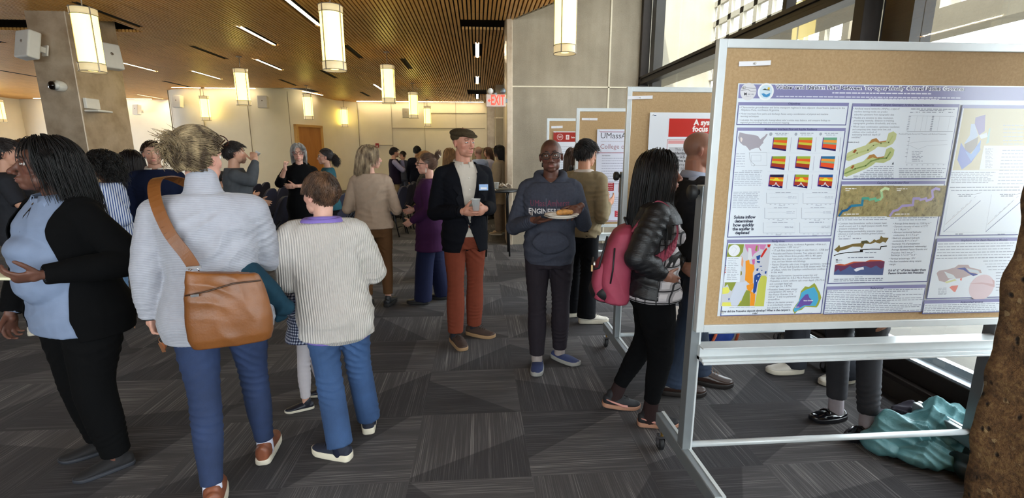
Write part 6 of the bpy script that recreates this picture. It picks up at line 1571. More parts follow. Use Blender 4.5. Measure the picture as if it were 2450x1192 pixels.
    def glasses(s, c='1a1412', w=.031, h=.020, metal=False, y=.098, z=.0, r=.0018, tint=False):
        g = G(); m = mat('frame_'+c, c, .25, .6 if metal else 0, var=0); rim = lambda q: [s.hp((q*.033+w*.86*math.copysign(abs(math.cos(t))**.6, math.cos(t)), y-.006*abs(math.cos(t)), z+h*math.copysign(abs(math.sin(t))**.6, math.sin(t)))) for t in [2*PI*i/20 for i in range(21)]]
        for q in (-1, 1): g.tube(rim(q), r*s.hs, n=6); g.tube([s.hp((q*.060, y-.006, z+h*.5)), s.hp((q*.078, .07, z+h*.5)), s.hp((q*.083, -.01, z+h*.4)), s.hp((q*.080, -.03, z))], r*s.hs, n=6)
        g.tube([s.hp((-.007, y, z+.004)), s.hp((0, y+.006, z+.006)), s.hp((.007, y, z+.004))], r*s.hs, n=6); o = g.build('glasses', m, s.root)
        L_ = G()
        for q in (-1, 1): L_.add([tuple(p) for p in rim(q)[:-1]], [tuple(range(20))])
        L_.build('lens', M_glass, o); return o
    def shell(s, off=.004, cond=None, name='hair', E=(.0775, .099, .092), c=(0, -.013, .028), m=None, nn=(48, 34), noise=(.002, 30), zmin=None):
        V = []; n, mm = nn
        for i in range(mm+1):
            for j in range(n): a = PI*i/mm; b = 2*PI*j/n; V.append((c[0]+(E[0]+off)*math.sin(a)*math.cos(b), c[1]+(E[1]+off)*math.sin(a)*math.sin(b), c[2]+(E[2]+off)*math.cos(a)))
        V = np.array(V); F = np.array([(i*n+j, (i+1)*n+j, (i+1)*n+(j+1) % n, i*n+(j+1) % n) for i in range(mm) for j in range(n)])
        ce = V[F].mean(1); ok = (ce[:, 2] > s.hairline(ce[:, 1])-.006) if cond is None else cond(ce); F = F[ok]
        nrm = V-np.array(c); nrm /= np.linalg.norm(nrm, axis=1)[:, None]; V = V+nrm*(nz(V, noise[1], 5)*noise[0])[:, None]
        return s.hc+(V*s.hs) @ s.H.T, F
    def strands(s, n, length, comb, k=12, seed=1, r=.0012, grav=.3, curl=.0, cf=40., cond=None, lift=.006, E=(.0775, .099, .092), c=(0, -.013, .028), tors=True, rvar=.4, keep=.55, start=None, spread=.004, lenf=None, taper=.25):
        rs = np.random.RandomState(seed); C_ = np.array(c); E_ = np.array(E)
        if start is None:
            P_ = []
            while len(P_) < n:
                d = rs.normal(0, 1, (n*3, 3)); d /= np.linalg.norm(d, axis=1)[:, None]; q = C_+d*E_; ok = (q[:, 2] > s.hairline(q[:, 1])) if cond is None else cond(q); P_ += list(q[ok])
            p = np.array(P_[:n])
        else: p = start(rs, n)
        gl = s.H.T @ V3(0, 0, -1.)
        v = (p-C_)/E_; v /= np.linalg.norm(v, axis=1)[:, None]; v = v*.25+comb(p, rs); v /= np.linalg.norm(v, axis=1)[:, None]+1e-9
        ln = length*(1-rvar*rs.uniform(0, 1, n)) if lenf is None else lenf(p, rs); st = (ln/(k-1))[:, None]; out = [p.copy()]; lay = rs.uniform(0, 1, n)[:, None]*spread+lift*.3; ph = rs.uniform(0, 6.28, (n, 3))
        for i in range(1, k):
            cb = comb(p, rs); w = cb+gl*grav*(1+i/k); w /= np.linalg.norm(w, axis=1)[:, None]+1e-9; v = v*keep+w*(1-keep)
            if curl: v = v+curl*np.stack([np.sin(cf*p[:, 2]*6+ph[:, 0]+i*1.3), np.sin(cf*p[:, 0]*6+ph[:, 1]+i*1.1), np.sin(cf*p[:, 1]*6+ph[:, 2]+i*.9)], 1)
            v /= np.linalg.norm(v, axis=1)[:, None]+1e-9; p = p+v*st
            q = (p-C_)/(E_+lift*.4+lay); L_ = np.linalg.norm(q, axis=1)[:, None]; inside = L_ < 1; p = np.where(inside, C_+q/np.maximum(L_, 1e-6)*(E_+lift*.4+lay), p)
            # keep off neck, shoulders and back
            wp = s.hc+(p*s.hs) @ s.H.T; nk = s.neck+V3(0, 0, .02); 
            if tors:
                for ce, rr in ((s.neck+V3(0, 0, .05), V3(.058, .060, .12)*s.s), (V3(s.lean[0]*.85, s.lean[1]*.85, 1.25*s.s), V3(.20*s.bw**.5, .135*s.bd**.5, .215)*s.s)):
                    q = (wp-ce)/(rr+lay*.5+.012); L_ = np.linalg.norm(q, axis=1)[:, None]; wp = np.where(L_ < 1, ce+q/np.maximum(L_, 1e-6)*(rr+lay*.5+.012), wp)
                p = ((wp-s.hc) @ s.H)/s.hs
            out.append(p.copy())
        Pth = np.stack(out, 1); W_ = s.hc+(Pth*s.hs) @ s.H.T; t = np.linspace(0, 1, k); rad = r*s.hs*(1-(1-taper)*t**2)[None, :]*rs.uniform(.7, 1.3, (n, 1))
        return W_, rad
    def hair(s, parts, m, shell=True, soff=.004, name='hair', scond=None, sn=(.002, 30)):
        VV, FF = [], []; k = 0
        if shell: V, F = s.shell(off=soff, cond=scond, noise=sn); VV.append(V); FF.append(F); k += len(V)
        for W_, rad in parts: V, F = tubes_np(W_, rad); VV.append(V); FF.append(F+k); k += len(V)
        return put(name, np_mesh(np.concatenate(VV), np.concatenate(FF)), m, s.root)
    # ---- clothes
    def top(s, name, m, off=.014, hem=.86, flare=.01, sleeve=1., cuff=None, slv=.012, neckz=1.475, fold=1., vox=None, smooth=5, extra=None, bustoff=0., sleeves=('R', 'L'), collar_r=None, blobs=None, fseed=1, post=None, armpit=.0):
        k = s.s; B = Blob(); S_ = s.secs(hem*k, neckz*k, off, flare=flare, extra=extra); B.zloft(S_)
        if s.sex == 'f' and s.bust > 1.5:
            l = s.L(1.22*k); B.ell((l[0], .06*k+l[1], 1.20*k), (.165*k*s.bw**.6, .125*k*s.bd, .15*k)); B.ell((l[0], .085*k+l[1], 1.235*k), (.13*k*s.bw, .115*k*s.bd, .085*k))
        elif s.sex == 'f' and s.bust:
            for q in (-1, 1): l = s.L(1.26*k); B.ell((q*.072*k*s.bw+l[0], (.075+.0)*k*s.bd+l[1], 1.25*k), (.066*k*s.bw, (.05+off*.6)*k*s.bust*s.bd, .068*k))
        if s.belly: l = s.L(1.08*k); B.ell((l[0], .05*k+l[1], 1.08*k), (.15*k*s.bw, (.08+s.belly)*k, .15*k))
        F_ = []
        for nm in sleeves:
            J = s.J; a, b, c = J['sh'+nm], J['el'+nm], J['wr'+nm]; f = (.92 if s.sex == 'f' else 1.)*s.bw**.6
            r = [.056*k*f+slv*.8, .052*k*f+slv, .046*k*f+slv, .041*k*f+slv, (cuff if cuff else .031*k*f+slv*.8)]
            if sleeve >= .99: pts = [a, (a+b)/2, b, b*.5+c*.5, c]
            elif sleeve > .5: t = (sleeve-.5)*2; pts = [a, (a+b)/2, b, b+(c-b)*t*.5, b+(c-b)*t]; r[4] = r[3]-.002
            else: t = sleeve*2; pts = [a, a+(b-a)*t*.5, a+(b-a)*t]; r = r[:3]
            inn = s.neck*.62+a*.38+V3(0, 0, -.025*k); B.limb([inn, a*.7+s.neck*.3+V3(0, 0, -.012*k), a], [.052*k+off*.6, .056*k+off*.7, .054*k*f+off*.8], up=(0, 1, 0), ends=False); B.limb(pts, r, n=16, ends=False); B.ell(a, r[0]); B.ell(b, r[2] if len(r) > 3 else r[-1]*.6) if sleeve > .5 else None
            ax = (c-a); ax = ax/np.linalg.norm(ax)
            F_ += [(b, .10*k, (c-b)/np.linalg.norm(c-b)+ (b-a)/np.linalg.norm(b-a), 22, .006*fold), (a+(b-a)*.15+V3(0, 0, -.05), .10*k, (b-a), 15, .005*fold), (c, .09*k, (c-b), 26, .004*fold)]
        if blobs: blobs(B, s)
        l = s.L(1.0*k)
        F_ += [((l[0], l[1], hem*k+.10), .22*k, (.25, .3, 1), 11, .007*fold), ((l[0], l[1]+.1, 1.15*k), .2*k, (.8, 0, .6), 8, .005*fold), ((l[0], l[1]-.1, 1.15*k), .22*k, (-.7, 0, .7), 8, .006*fold)]
        me = fuse(B, vox or s.vox*1.15, smooth); folds(me, F_, fseed)
        if post: post(me, s)
        return put(name, me, m, s.root)
    def trousers(s, name, m, off=.012, knee=None, hemr=.055, hem=.075, waist=1.03, fold=1., thigh=1., calf=None, vox=None, seat=0., fseed=11, crease=26, post=None):
        k = s.s; B = Blob(); B.zloft(s.secs(.80*k, waist*k, off, step=.04), ex=2.2); F_ = []
        for nm, q in (('R', 1), ('L', -1)):
            J = s.J; a, b, c = J['hip'+nm], J['kn'+nm], J['an'+nm].copy(); d = (b-c)/np.linalg.norm(b-c); c = c+d*(hem*k-.085*k)
            kr = (knee or .062)*k; cr = (calf or (kr/k*.55+hemr*.5+.006))*k
            B.limb([a+V3(-q*.0, -.0, -.0), a*.72+b*.28, b, b*.6+c*.4, c], [(.088*k+off)*thigh*s.bw**.7, (.080*k+off)*thigh*s.bw**.6, kr*s.bw**.5, cr*s.bw**.4, hemr*k], n=18, ends=False)
            B.ell(a+V3(-q*.008, -.035*k, .01*k), ((.085*k+off)*s.bw**.8, (.085+seat)*k+off, .10*k))
            F_ += [(b+V3(0, -.03, 0), .13*k, (.15, 0, 1), crease*.75, .006*fold), (c+V3(0, 0, .07*k), .11*k, (.2, .3, 1), crease*.8, .0050*fold), (a+V3(0, -.02, -.12*k), .16*k, (q*.6, .2, 1), 14, .006*fold), (a+V3(0, .08, -.02*k), .12*k, (q*.9, 0, .6), 18, .005*fold)]
        me = fuse(B, vox or s.vox*1.15, 5); folds(me, F_, fseed)
        if post: post(me, s)
        return put(name, me, m, s.root)
    def footframe(s, nm):
        a = s.J['an'+nm]; th = R(s.J['foot'+nm]); p = R(s.J['pitch'+nm]); M = Matrix.Rotation(-th, 3, 'Z') @ Matrix.Rotation(p, 3, 'X'); return Vector(a), M
    def shoe(s, nm, m_up, m_sole, L=.275, W=.098, hh=.085, sole=.028, kind='sneaker', laces=None, name='shoe', toe=None, parts=True, stripe=None, collar=None):
        """foot axis +Y, heel at -.07; ankle joint .085 above the ground"""
        k = s.s*(1. if s.sex == 'm' else .96); L *= k; W *= k; a, M = s.footframe(nm); az = a.z; q = 1 if nm == 'R' else -1
        T = lambda x, y, z: tuple(a+M @ Vector((x, y, z-.085*s.s)))
        y0 = -.072*k
        sl = lambda t: (W*.5*(.66+.34*math.sin(min(1, t*1.25+.1)*PI*.62))*(1 if t < .72 else math.sqrt(max(.0, 1-((t-.72)/.285)**2))) * (1 if t > .07 else math.sqrt(max(0, 1-((.07-t)/.08)**2))), q*.008*k*math.sin(t*PI*.9)*-1)
        ts = [0, .012, .03, .06, .12, .2, .3, .42, .54, .66, .76, .85, .92, .965, .99, 1.0]
        def prof(t):
            if kind == 'loafer': hz = np.interp(t, [0, .06, .2, .34, .45, .6, .8, .95, 1], [.055, .062, .05, .045, .062, .058, .044, .034, .02])
            elif kind == 'boot': hz = np.interp(t, [0, .06, .2, .34, .45, .6, .8, .95, 1], [.13, .14, .14, .135, .11, .08, .064, .05, .03])
            elif kind == 'heel': hz = np.interp(t, [0, .06, .2, .34, .45, .6, .8, .95, 1], [.06, .065, .05, .035, .03, .032, .036, .03, .015])
            else: hz = np.interp(t, [0, .06, .2, .34, .45, .6, .8, .95, 1], [.078, .085, .082, .092, .088, .070, .054, .044, .026])
            return hz*k*hh/.085
        lift = (lambda t: np.interp(t, [0, .3, .6, .75, 1], [.075, .06, .015, 0, 0])*k) if kind == 'heel' else (lambda t: max(0, t-.86)*.06*k)
        B = Blob(); R_ = []
        for t in ts:
            w, cx = sl(t); w = max(w, .003); z0 = (sole*.6*k if kind != 'heel' else .004)+lift(t); z1 = z0+prof(t)-.01*k; y = y0+L*t; r = []
            for j in range(18):
                an = 2*PI*j/18; c_, s_ = math.cos(an), math.sin(an)
                nar = 1 if s_ < 0 else 1-.45*(s_**1.5)*min(1, prof(t)/.05/k)
                r.append(T(cx+w*math.copysign(abs(c_)**.8, c_)*nar, y, (z0+z1)/2+(z1-z0)/2*math.copysign(abs(s_)**.75, s_)))
            R_.append(r[::-1])
        B.rings(R_)
        if kind in ('sneaker', 'boot') and not (kind == 'sneaker' and hh < .07): B.limb([T(0, -.01*k, .05*k), T(0, -.012*k, (.15 if kind == 'boot' else .095)*k)], [.042*k, .040*k])
        me = fuse(B, .0045 if s.vox < .008 else .007, 3); o = put(name, me, m_up, s.root)
        if kind == 'heel':
            g = G(); g.tube([T(0, y0+.018*k, .075*k), T(0, y0+.02*k, .03*k), T(0, y0+.022*k, -.0)], [.016*k, .007*k, .005*k]); g.build('stiletto_heel', m_up, o)
            return o
        g = G(); ring = []
        for t in ts: w, cx = sl(t); ring.append((cx, w, y0+L*t, t))
        out = [(cx+w*1.05, y, t) for cx, w, y, t in ring]+[(cx-w*1.05, y, t) for cx, w, y, t in ring[::-1]]
        n = len(out); V = []
        for fz, ex in ((0, .97), (.15, 1.), (.85, 1.), (1, .985)):
            for x, y, t in out: V.append(T(x*ex, y0+L/2+(y-y0-L/2)*(1+.02*(ex > .98)), lift(t)+fz*sole*k*(1+.15*(t < .3)) ))
        g.add(V, [(i*n+j, i*n+(j+1) % n, (i+1)*n+(j+1) % n, (i+1)*n+j) for i in range(3) for j in range(n)]+[tuple(range(n-1, -1, -1)), tuple(3*n+j for j in range(n))], None, True)
        g.build('sole', m_sole, o)
        if laces:
            g = G()
            for i in range(4):
                t = .44+i*.065; zz = sole*.6*k+prof(t)-.002*k; w = .020*k; g.tube([T(-w, y0+L*t, zz-.008*k), T(0, y0+L*(t+.012), zz+.002*k), T(w, y0+L*(t+.02), zz-.008*k)], .0025*k, n=6)
            t = .42; zz = sole*.6*k+prof(t)+.004*k
            for u in (-1, 1): g.tube([T(0, y0+L*t, zz), T(u*.018*k, y0+L*t+.004, zz+.012*k), T(u*.034*k, y0+L*t-.002, zz+.002), T(u*.012*k, y0+L*(t+.01), zz)], .0024*k, n=6); g.tube([T(0, y0+L*t, zz), T(u*.02*k, y0+L*(t+.06), zz-.004*k), T(u*.036*k, y0+L*(t+.12), zz-.022*k)], .0022*k, n=6)
            g.build('laces', laces, o)
        if stripe:
            g = G()
            for u in (-1, 1):
                pts = []
                for t, hz in ((.06, .62), (.2, .5), (.36, .34), (.5, .22), (.62, .25)): w, cx = sl(t); pts.append(T(cx+u*w*1.015, y0+L*t, sole*.6*k+prof(t)*hz))
                g.tube(pts, [.004*k, .006*k, .008*k, .011*k, .009*k], n=6, flat=1.)
            g.build('side_stripe', stripe, o)
        return o
    def sock(s, nm, m, z1=.15, r=.042): a, M = s.footframe(nm); b = s.J['kn'+nm]; d = (b-s.J['an'+nm]); d /= np.linalg.norm(d); B = Blob(); B.limb([s.J['an'+nm]+V3(0, 0, -.035), s.J['an'+nm]+d*(z1-.085)], [r*s.s*1.05, r*s.s]); return put('sock', fuse(B, .005, 3), m, s.root)
    def collar(s, m, r=.064, hgt=.038, spread=.35, name='collar', tilt=.35, fold=True, z=None, ry=None, open_=.30, th=.004, drop=0.):
        """turned-down band around the neck, open at the front"""
        k = s.s; c = s.neck+V3(0, .004, .012*k if z is None else z); n = 30; V = []; ry = ry or r*1.0
        for i in range(n+1):
            a = -PI/2+open_+(2*PI-2*open_)*i/n; a = PI/2+open_+(2*PI-2*open_)*i/n
            fr = (math.sin(a)+1)/2  # 1 at the front
            d = V3(math.cos(a)*r*k, math.sin(a)*ry*k, -.028*fr*k-drop*fr); u = V3(math.cos(a), math.sin(a), 0)
            V += [c+d+u*.002, c+d+V3(0, 0, hgt*.62*k)-u*.004*k, c+d+V3(0, 0, hgt*.66*k)+u*.004*k, c+d+u*(hgt*tilt)*k+V3(0, 0, -.012*k-(spread*.09*k if fr > .93 else 0))]
        g = G(); w = 4; g.add(V, [(i*w+j, (i+1)*w+j, (i+1)*w+j+1, i*w+j+1) for i in range(n) for j in range(w-1)], None, True); o = g.build(name, m, s.root)
        b = o.modifiers.new('solid', 'SOLIDIFY'); b.thickness = th; b.offset = 0; return o
# comb fields in head coordinates (x right, y forward, z up)
def comb_down(p, rs): q = (p-V3(0, -.01, .03)); t = np.tile(V3(0, -.15, -1.), (len(p), 1))+V3(1, 0, 0)*np.sign(p[:, :1])*.35*(p[:, 2:3] > .05); return t
def comb_fwd(p, rs): return np.tile(V3(.1, .9, -.35), (len(p), 1))*(p[:, 2:3] > .03)+np.tile(V3(0, -.1, -1.), (len(p), 1))*(p[:, 2:3] <= .03)
def comb_to(pt): 
    def f(p, rs): q = np.array(pt)-p; return q/(np.linalg.norm(q, axis=1)[:, None]+1e-6)
    return f
# ---------------------------------------------------------------- people: the crowd
M_blackknit = cloth('black_knit', '070708', .95, .3, 500); M_white_sole = mat('off_white_sole', 'cfc6b4', .6, var=.05); M_tan_sole = mat('gum_sole', '9a7a58', .6, var=.05)
def button(g, p, r=.006): g.lathe([(0, 0), (r, 0), (r, .003), (0, .003)], p, M=Matrix.Rotation(PI/2, 3, 'X'), n=10)
# --- man in the flat cap, dark blazer and rust trousers
p = Person('man in olive flat cap, dark navy blazer and rust red trousers, hands around a cup', -.11, 3.93, 160, 1.79, 'b5806a', 'm', bw=.94, bd=.9, head=(-18, 1, 0), vox=.0058,
 arms={'R': dict(el=(.235, -.06, 1.115), wr=(.095, .235, 1.150), dir=(-.75, .65, .05), palm=(-.35, -.55, .2), curl=[28, 30, 32, 34]), 'L': dict(el=(-.215, .0, 1.14), wr=(-.085, .25, 1.165), dir=(.7, .62, -.1), palm=(.3, -.7, .1), curl=[26, 30, 34, 38])},
 legs={'R': dict(an=(.115, .035, .085), dir=-2), 'L': dict(an=(-.095, -.085, .085), dir=-42)})
p.body(jaw=1.02, stubble=(.35, '6a5648')); p.eyes('5a6a72', '6b5242', bz=.021)
J_navy = cloth('navy_wool_blazer', '0c0d13', .85, .35, 900)
p.trousers('trousers', cloth('rust_chino', '6f3626', .85, .3, 800, .05), hemr=.064, knee=.070, hem=.10, fold=1.25)
SH = cloth('cream_shirt', 'b8afa3', .8, .3, 700, .03)
p.top('shirt', SH, off=.010, hem=.90, sleeve=1., cuff=.036, slv=.008, fold=.7)
def vee(me, s):
    # open front: wedge from the collar down, and the cut away below the button
    cut(me, [((.012, 0, 1.03), (.955, .0, .295)), ((-.012+.16, 0, 1.03), (0, 1, 0))] if False else [((.0, .03, 0), (0, 1, 0)), ((0.005, 0, .98), (-1*.985, 0, .17)), ((0.005, 0, .98), (.985, 0, .17))])
    cut(me, [((.0, .03, 0), (0, 1, 0)), ((0.005, 0, 1.02), (-.93, 0, -.36)), ((0.005, 0, 1.02), (.93, 0, -.36))])
    cut(me, [((0, 0, 1.44), (0, 0, 1)), ((.085, 0, 0), (-1, 0, 0)), ((-.085, 0, 0), (1, 0, 0))]); cut(me, [((0, 0, .785), (0, 0, -1))])
jk = p.top('blazer', J_navy, off=.026, hem=.78, flare=.022, slv=.02, cuff=.045, neckz=1.49, fold=1.15, post=vee)
b = jk.modifiers.new('solid', 'SOLIDIFY'); b.thickness = .006
p.collar(SH, r=.070, hgt=.050, tilt=.5, spread=.5, z=.022)
g = G()   # lapels following the opening
for q in (-1, 1):
    pts_o = [(q*.06, .02, 1.47), (q*.115, .085, 1.40), (q*.135, .125, 1.32), (q*.10, .150, 1.27), (q*.125, .152, 1.245), (q*.075, .163, 1.12), (q*.012, .160, 1.02)]
    pts_i = [(q*.052, .018, 1.475), (q*.075, .095, 1.40), (q*.078, .130, 1.32), (q*.070, .142, 1.27), (q*.062, .146, 1.24), (q*.035, .150, 1.12), (q*.004, .150, 1.02)]
    n = len(pts_o); V = [V_ for a, c in zip(pts_i, pts_o) for V_ in (a, c)]; g.add(V, [(2*i, 2*i+1, 2*i+3, 2*i+2) for i in range(n-1)], None)
o = g.build('lapels', J_navy, jk); b = o.modifiers.new('solid', 'SOLIDIFY'); b.thickness = .006; b.offset = 1
g = G(); 
for z in (1.40, 1.31, 1.22, 1.13, 1.05): button(g, (0.002, .135 if z > 1.35 else .142, z))
g.build('shirt_buttons', mat('pale_button', 'd8d2c6', .4, var=0), p.root)
g = G(); Mx = Matrix.Rotation(R(-14), 3, 'Z'); g.obox((-.112, .152, 1.325), (.036, .0015, .024), Mx, mat('badge_blue', '8fb2e0', .4, var=.05)); g.obox((-.140, .147, 1.325), (.006, .0018, .024), Mx, mat('badge_red', 'd8705a', .4, var=0)); g.obox((-.112, .154, 1.317), (.025, .0012, .008), Mx, Mpap); g.build('name_badge', None, p.root)
# flat cap
B = Blob(); B.ell(p.hp((0, -.018, .075)), tuple(x*p.hs for x in (.092, .118, .040)), p.H @ np.array(Matrix.Rotation(R(-7), 3, 'X'))); B.ell(p.hp((0, -.03, .045)), tuple(x*p.hs for x in (.084, .100, .05)), p.H @ np.array(Matrix.Rotation(R(-10), 3, 'X')))
B.ell(p.hp((0, .078, .058)), tuple(x*p.hs for x in (.066, .062, .012)), p.H @ np.array(Matrix.Rotation(R(-22), 3, 'X'))); B.ell(p.hp((0, -.01, .113)), .008*p.hs)
me = fuse(B, .004, 4); capm = cloth('olive_tweed', '3e3424', .95, .6, 380, .25, 120.); put('flat_cap', me, capm, p.root)
for nm in 'RL': p.shoe(nm, mat('brown_suede', '3b2a22', .8, var=.1, bump=.2), M_tan_sole, laces=mat('brown_lace', '2a1d17', .8, var=0), hh=.075); p.sock(nm, cloth('dark_sock', '2a2a30'))
cup('clear plastic cup of water held by the man in the flat cap', (-.015, 3.93-.315, 1.165), .034, .09, M_clear)
# --- man in the charcoal hoodie eating from a paper plate
p = Person('man in charcoal grey hoodie and dark trousers holding a paper plate of food', .52, 3.40, 186, 1.69, '5a382c', 'm', bw=1.0, bd=1.05, shoulders=.97, head=(4, 2, 3), vox=.0055, belly=.04, hs=1.0, neck=.95,
 arms={'R': dict(el=(.265, -.02, 1.06), wr=(.115, .245, 1.150), dir=(-.85, .5, .05), palm=(0, .1, 1), curl=[14, 12, 12, 14], flip=1), 'L': dict(el=(-.245, .0, 1.09), wr=(-.185, .225, 1.235), dir=(.6, .62, -.3), palm=(.55, -.3, -.75), curl=[38, 36, 40, 44], thumb=50)},
 legs={'R': dict(an=(.085, .05, .085), dir=4), 'L': dict(an=(-.095, -.085, .085), dir=-48)})
p.body(jaw=1.04, nose=1.35, stubble=(.5, '2a1c17'), lips='8a5850'); p.eyes('1c0f0a', '120c0a', bz=.026)
p.glasses('0f0c0c', w=.031, h=.021, r=.0026)
TR = cloth('charcoal_chino', '241f24', .8, .3, 700)
p.trousers('trousers', TR, hemr=.058, knee=.070, hem=.10, fold=1.4, thigh=1.0)
M_hood = cloth('heather_charcoal_fleece', '3a3c46', .95, .5, 900, .10, 60.)
def hoodblobs(B, s):
    c = s.neck+V3(0, -.01, .02)
    pts = [c+V3(math.cos(a)*.095, math.sin(a)*.088+.0, .012-.055*max(0, math.sin(a))) for a in [PI/2+.30+(2*PI-.6)*i/12 for i in range(13)]]
    B.limb(pts, [.016]+[.030]*3+[.034]*5+[.030]*3+[.016], n=12)
    B.ell(c+V3(0, -.105, -.025), (.095, .05, .07)); B.ell((0, .155, .98), (.13, .035, .085))
hd = p.top('hoodie', M_hood, off=.028, hem=.83, flare=.0, slv=.014, cuff=.036, neckz=1.44, fold=1.5, blobs=hoodblobs, extra=lambda z, a, b, c: (a*(1.0 if z > .9 else .95), b*(1.02 if z > .9 else .93), c))
g = G()
for q in (-1, 1): g.tube([(q*.03, .115, 1.335), (q*.036, .150, 1.28), (q*.034, .165, 1.20), (q*.038, .172, 1.14)], .0028, n=6)
g.build('drawstring', mat('grey_cord', '4a4c58', .8, var=0), hd)
M_ut = cloth('neck_undershirt', '9a938c', .8); B = Blob(); c = p.neck+V3(0, .004, .005); B.limb([c+V3(math.cos(a)*.062, math.sin(a)*.062, -.03*max(0, math.sin(a))) for a in [2*PI*i/14 for i in range(15)]], [.009]*15, n=8); put('undershirt', fuse(B, .004, 2), M_ut, p.root)
def front_text(par, txt, cx, cz, wd, hh, m, ymax, name, curve=2.2, out=False, bend=0., bold=0.):
    V, F = text_mesh(txt, hh, bold=bold); xs = [v[0] for v in V]; k = wd/(max(xs)-min(xs))
    bm = bmesh.new(); vs = [bm.verts.new((v[0]*k, 0, v[1])) for v in V]
    for f in F:
        try: bm.faces.new([vs[i] for i in f])
        except ValueError: pass
    for i in range(-8, 9): bmesh.ops.bisect_plane(bm, geom=bm.verts[:]+bm.edges[:]+bm.faces[:], plane_co=(i*wd/16, 0, 0), plane_no=(1, 0, 0))
    me = bpy.data.meshes.new(name); bm.to_mesh(me); bm.free(); me.materials.append(m); o = bpy.data.objects.new(name, me); COL.objects.link(o); o.parent = par; o.location = (cx, 0, cz); 
    o.rotation_euler = (0, 0, 0); 
    # mirror so that it reads from the front of the wearer
    c = getco(me); c[:, 0] *= -1; c[:, 1] = ymax+.03; setco(me, c); me.flip_normals()
    sw = o.modifiers.new('wrap', 'SHRINKWRAP'); sw.target = hd_target; sw.wrap_method = 'PROJECT'; sw.use_project_y = True; sw.use_negative_direction = True; sw.use_positive_direction = False; sw.offset = .0025
    return o
hd_target = hd
front_text(hd, 'UMassAmherst', .01, 1.252, .27, .062, mat('maroon_print', '6a2f44', .8, var=.1), .30, 'chest_lettering')
front_text(hd, 'ENGINEERING', .02, 1.197, .27, .05, mat('white_print', 'c9c4c4', .8, var=.05), .30, 'chest_lettering', bold=.0012)
bs_, gs_ = mat('navy_canvas', '29345c', .8, var=.12, bump=.3), mat('grey_sole', '8f8d88', .6, var=.05)
for nm in 'RL': p.shoe(nm, bs_, gs_, hh=.068, sole=.03, kind='loafer'); p.sock(nm, cloth('light_sock', '8f8480'))
def wpt(per, q): a = R(-per.az); return (per.root.location.x+q[0]*math.cos(a)-q[1]*math.sin(a), per.root.location.y+q[0]*math.sin(a)+q[1]*math.cos(a), q[2])
pl_ = thing('paper_plate', 'white paper plate with a rolled pastry held by the man in the hoodie', 'plate', wpt(p, (-.06, .335, 1.188)), R(-186))
g = G(); g.lathe([(0, .004), (.075, .004), (.085, .012), (.112, .018), (.113, .015), (.086, .006), (.075, 0), (0, 0)], n=36); o = g.build('plate', mat('paper_plate_white', 'd9cfc2', .7, var=.03), pl_)
g = G(); g.lathe([(0, -.006), (.078, -.006), (.110, .006), (.111, .004), (.078, -.009), (0, -.009)], (.006, -.008, 0), n=36); g.build('under_plate', MC['paper_plate_white'], pl_)
pa = thing('spring_roll', 'golden fried roll lying on the paper plate', 'food', wpt(p, (-.08, .335, 1.215)), R(-186+20))
B = Blob(); B.limb([(-.045, 0, 0), (0, 0, .004), (.045, 0, 0)], [.015, .019, .016]); B.limb([(-.03, -.03, -.003), (.02, -.033, -.002)], [.011, .012]); me = fuse(B, .003, 2); folds(me, [((0, 0, 0), .1, (1, .4, 0), 60, .001)], 3); put('crust', me, mat('fried_pastry', 'b07a3c', .6, var=.3, vs=60), pa)
# pattern cloths
def stripes_mat(nm, a, b, per, axis=0, width=.5, ang=0.):
    t = NT(nm); x, y, z = t.sep(t.coord()); v = (x, y, z, t.math('ADD', y, t.math('MULTIPLY', x, -.25)))[axis]
    d = t.math('FRACT', t.math('DIVIDE', t.math('ADD', v, 5.), per)); t.base(t.mix(t.math('LESS_THAN', d, width), b, a)); t.rough(.85); t.bump(t.noise(t.coord(), 500., 2), .2, .001); return t.m
def check_mat(nm, light, mid, dark, per, lw=.5, diag=.35):
    t = NT(nm); x, y, z = t.sep(t.coord()); u = t.math('ADD', x, t.math('MULTIPLY', y, .8))
    a = t.math('LESS_THAN', t.math('FRACT', t.math('DIVIDE', t.math('ADD', u, 5.), per)), lw); b = t.math('LESS_THAN', t.math('FRACT', t.math('DIVIDE', t.math('ADD', z, 5.), per)), lw)
    s = t.math('MULTIPLY', t.math('ADD', a, b), .5); t.base(t.ramp(s, [(.0, light), (.25, mid), (.75, dark)], 'CONSTANT')); t.rough(.85); t.bump(t.noise(t.coord(), 500., 2), .2, .001); return t.m
def rib_mat(nm, c, per, depth=.003, axis='x', var=.05, strength=.7):
    t = NT(nm); b = srgb(c); co = t.coord(); x, y, z = t.sep(co); v = t.math('ADD', x, t.math('MULTIPLY', y, .3)) if axis == 'x' else z
    w = t.math('SINE', t.math('MULTIPLY', v, 2*PI/per)); n = t.noise(co, 35., 3)
    t.base(t.ramp(t.math('ADD', t.math('MULTIPLY', n, .7), t.math('MULTIPLY', w, .12)), [(.2, tuple(q*(1-var*2) for q in b)), (.5, b)])); t.rough(.9); t.b.inputs['Sheen Weight'].default_value = .2
    t.bump(t.math('ADD', w, t.math('MULTIPLY', t.noise(co, 900., 2), .5)), strength, depth); return t.m
def denim(nm, c, fade=.35):
    t = NT(nm); b = srgb(c); co = t.coord(); n = t.noise(co, 5., 4, .6); tw = t.noise(t.mapr(co, (1, 1, .35)), 900., 2, .8)
    f = t.math('ADD', t.math('MULTIPLY', n, .6), t.math('MULTIPLY', tw, .4)); t.base(t.ramp(f, [(.35, tuple(q*(1-fade) for q in b)), (.65, tuple(min(1, q*(1+fade)+.004) for q in b))])); t.rough(.85); t.bump(tw, .25, .001); return t.m
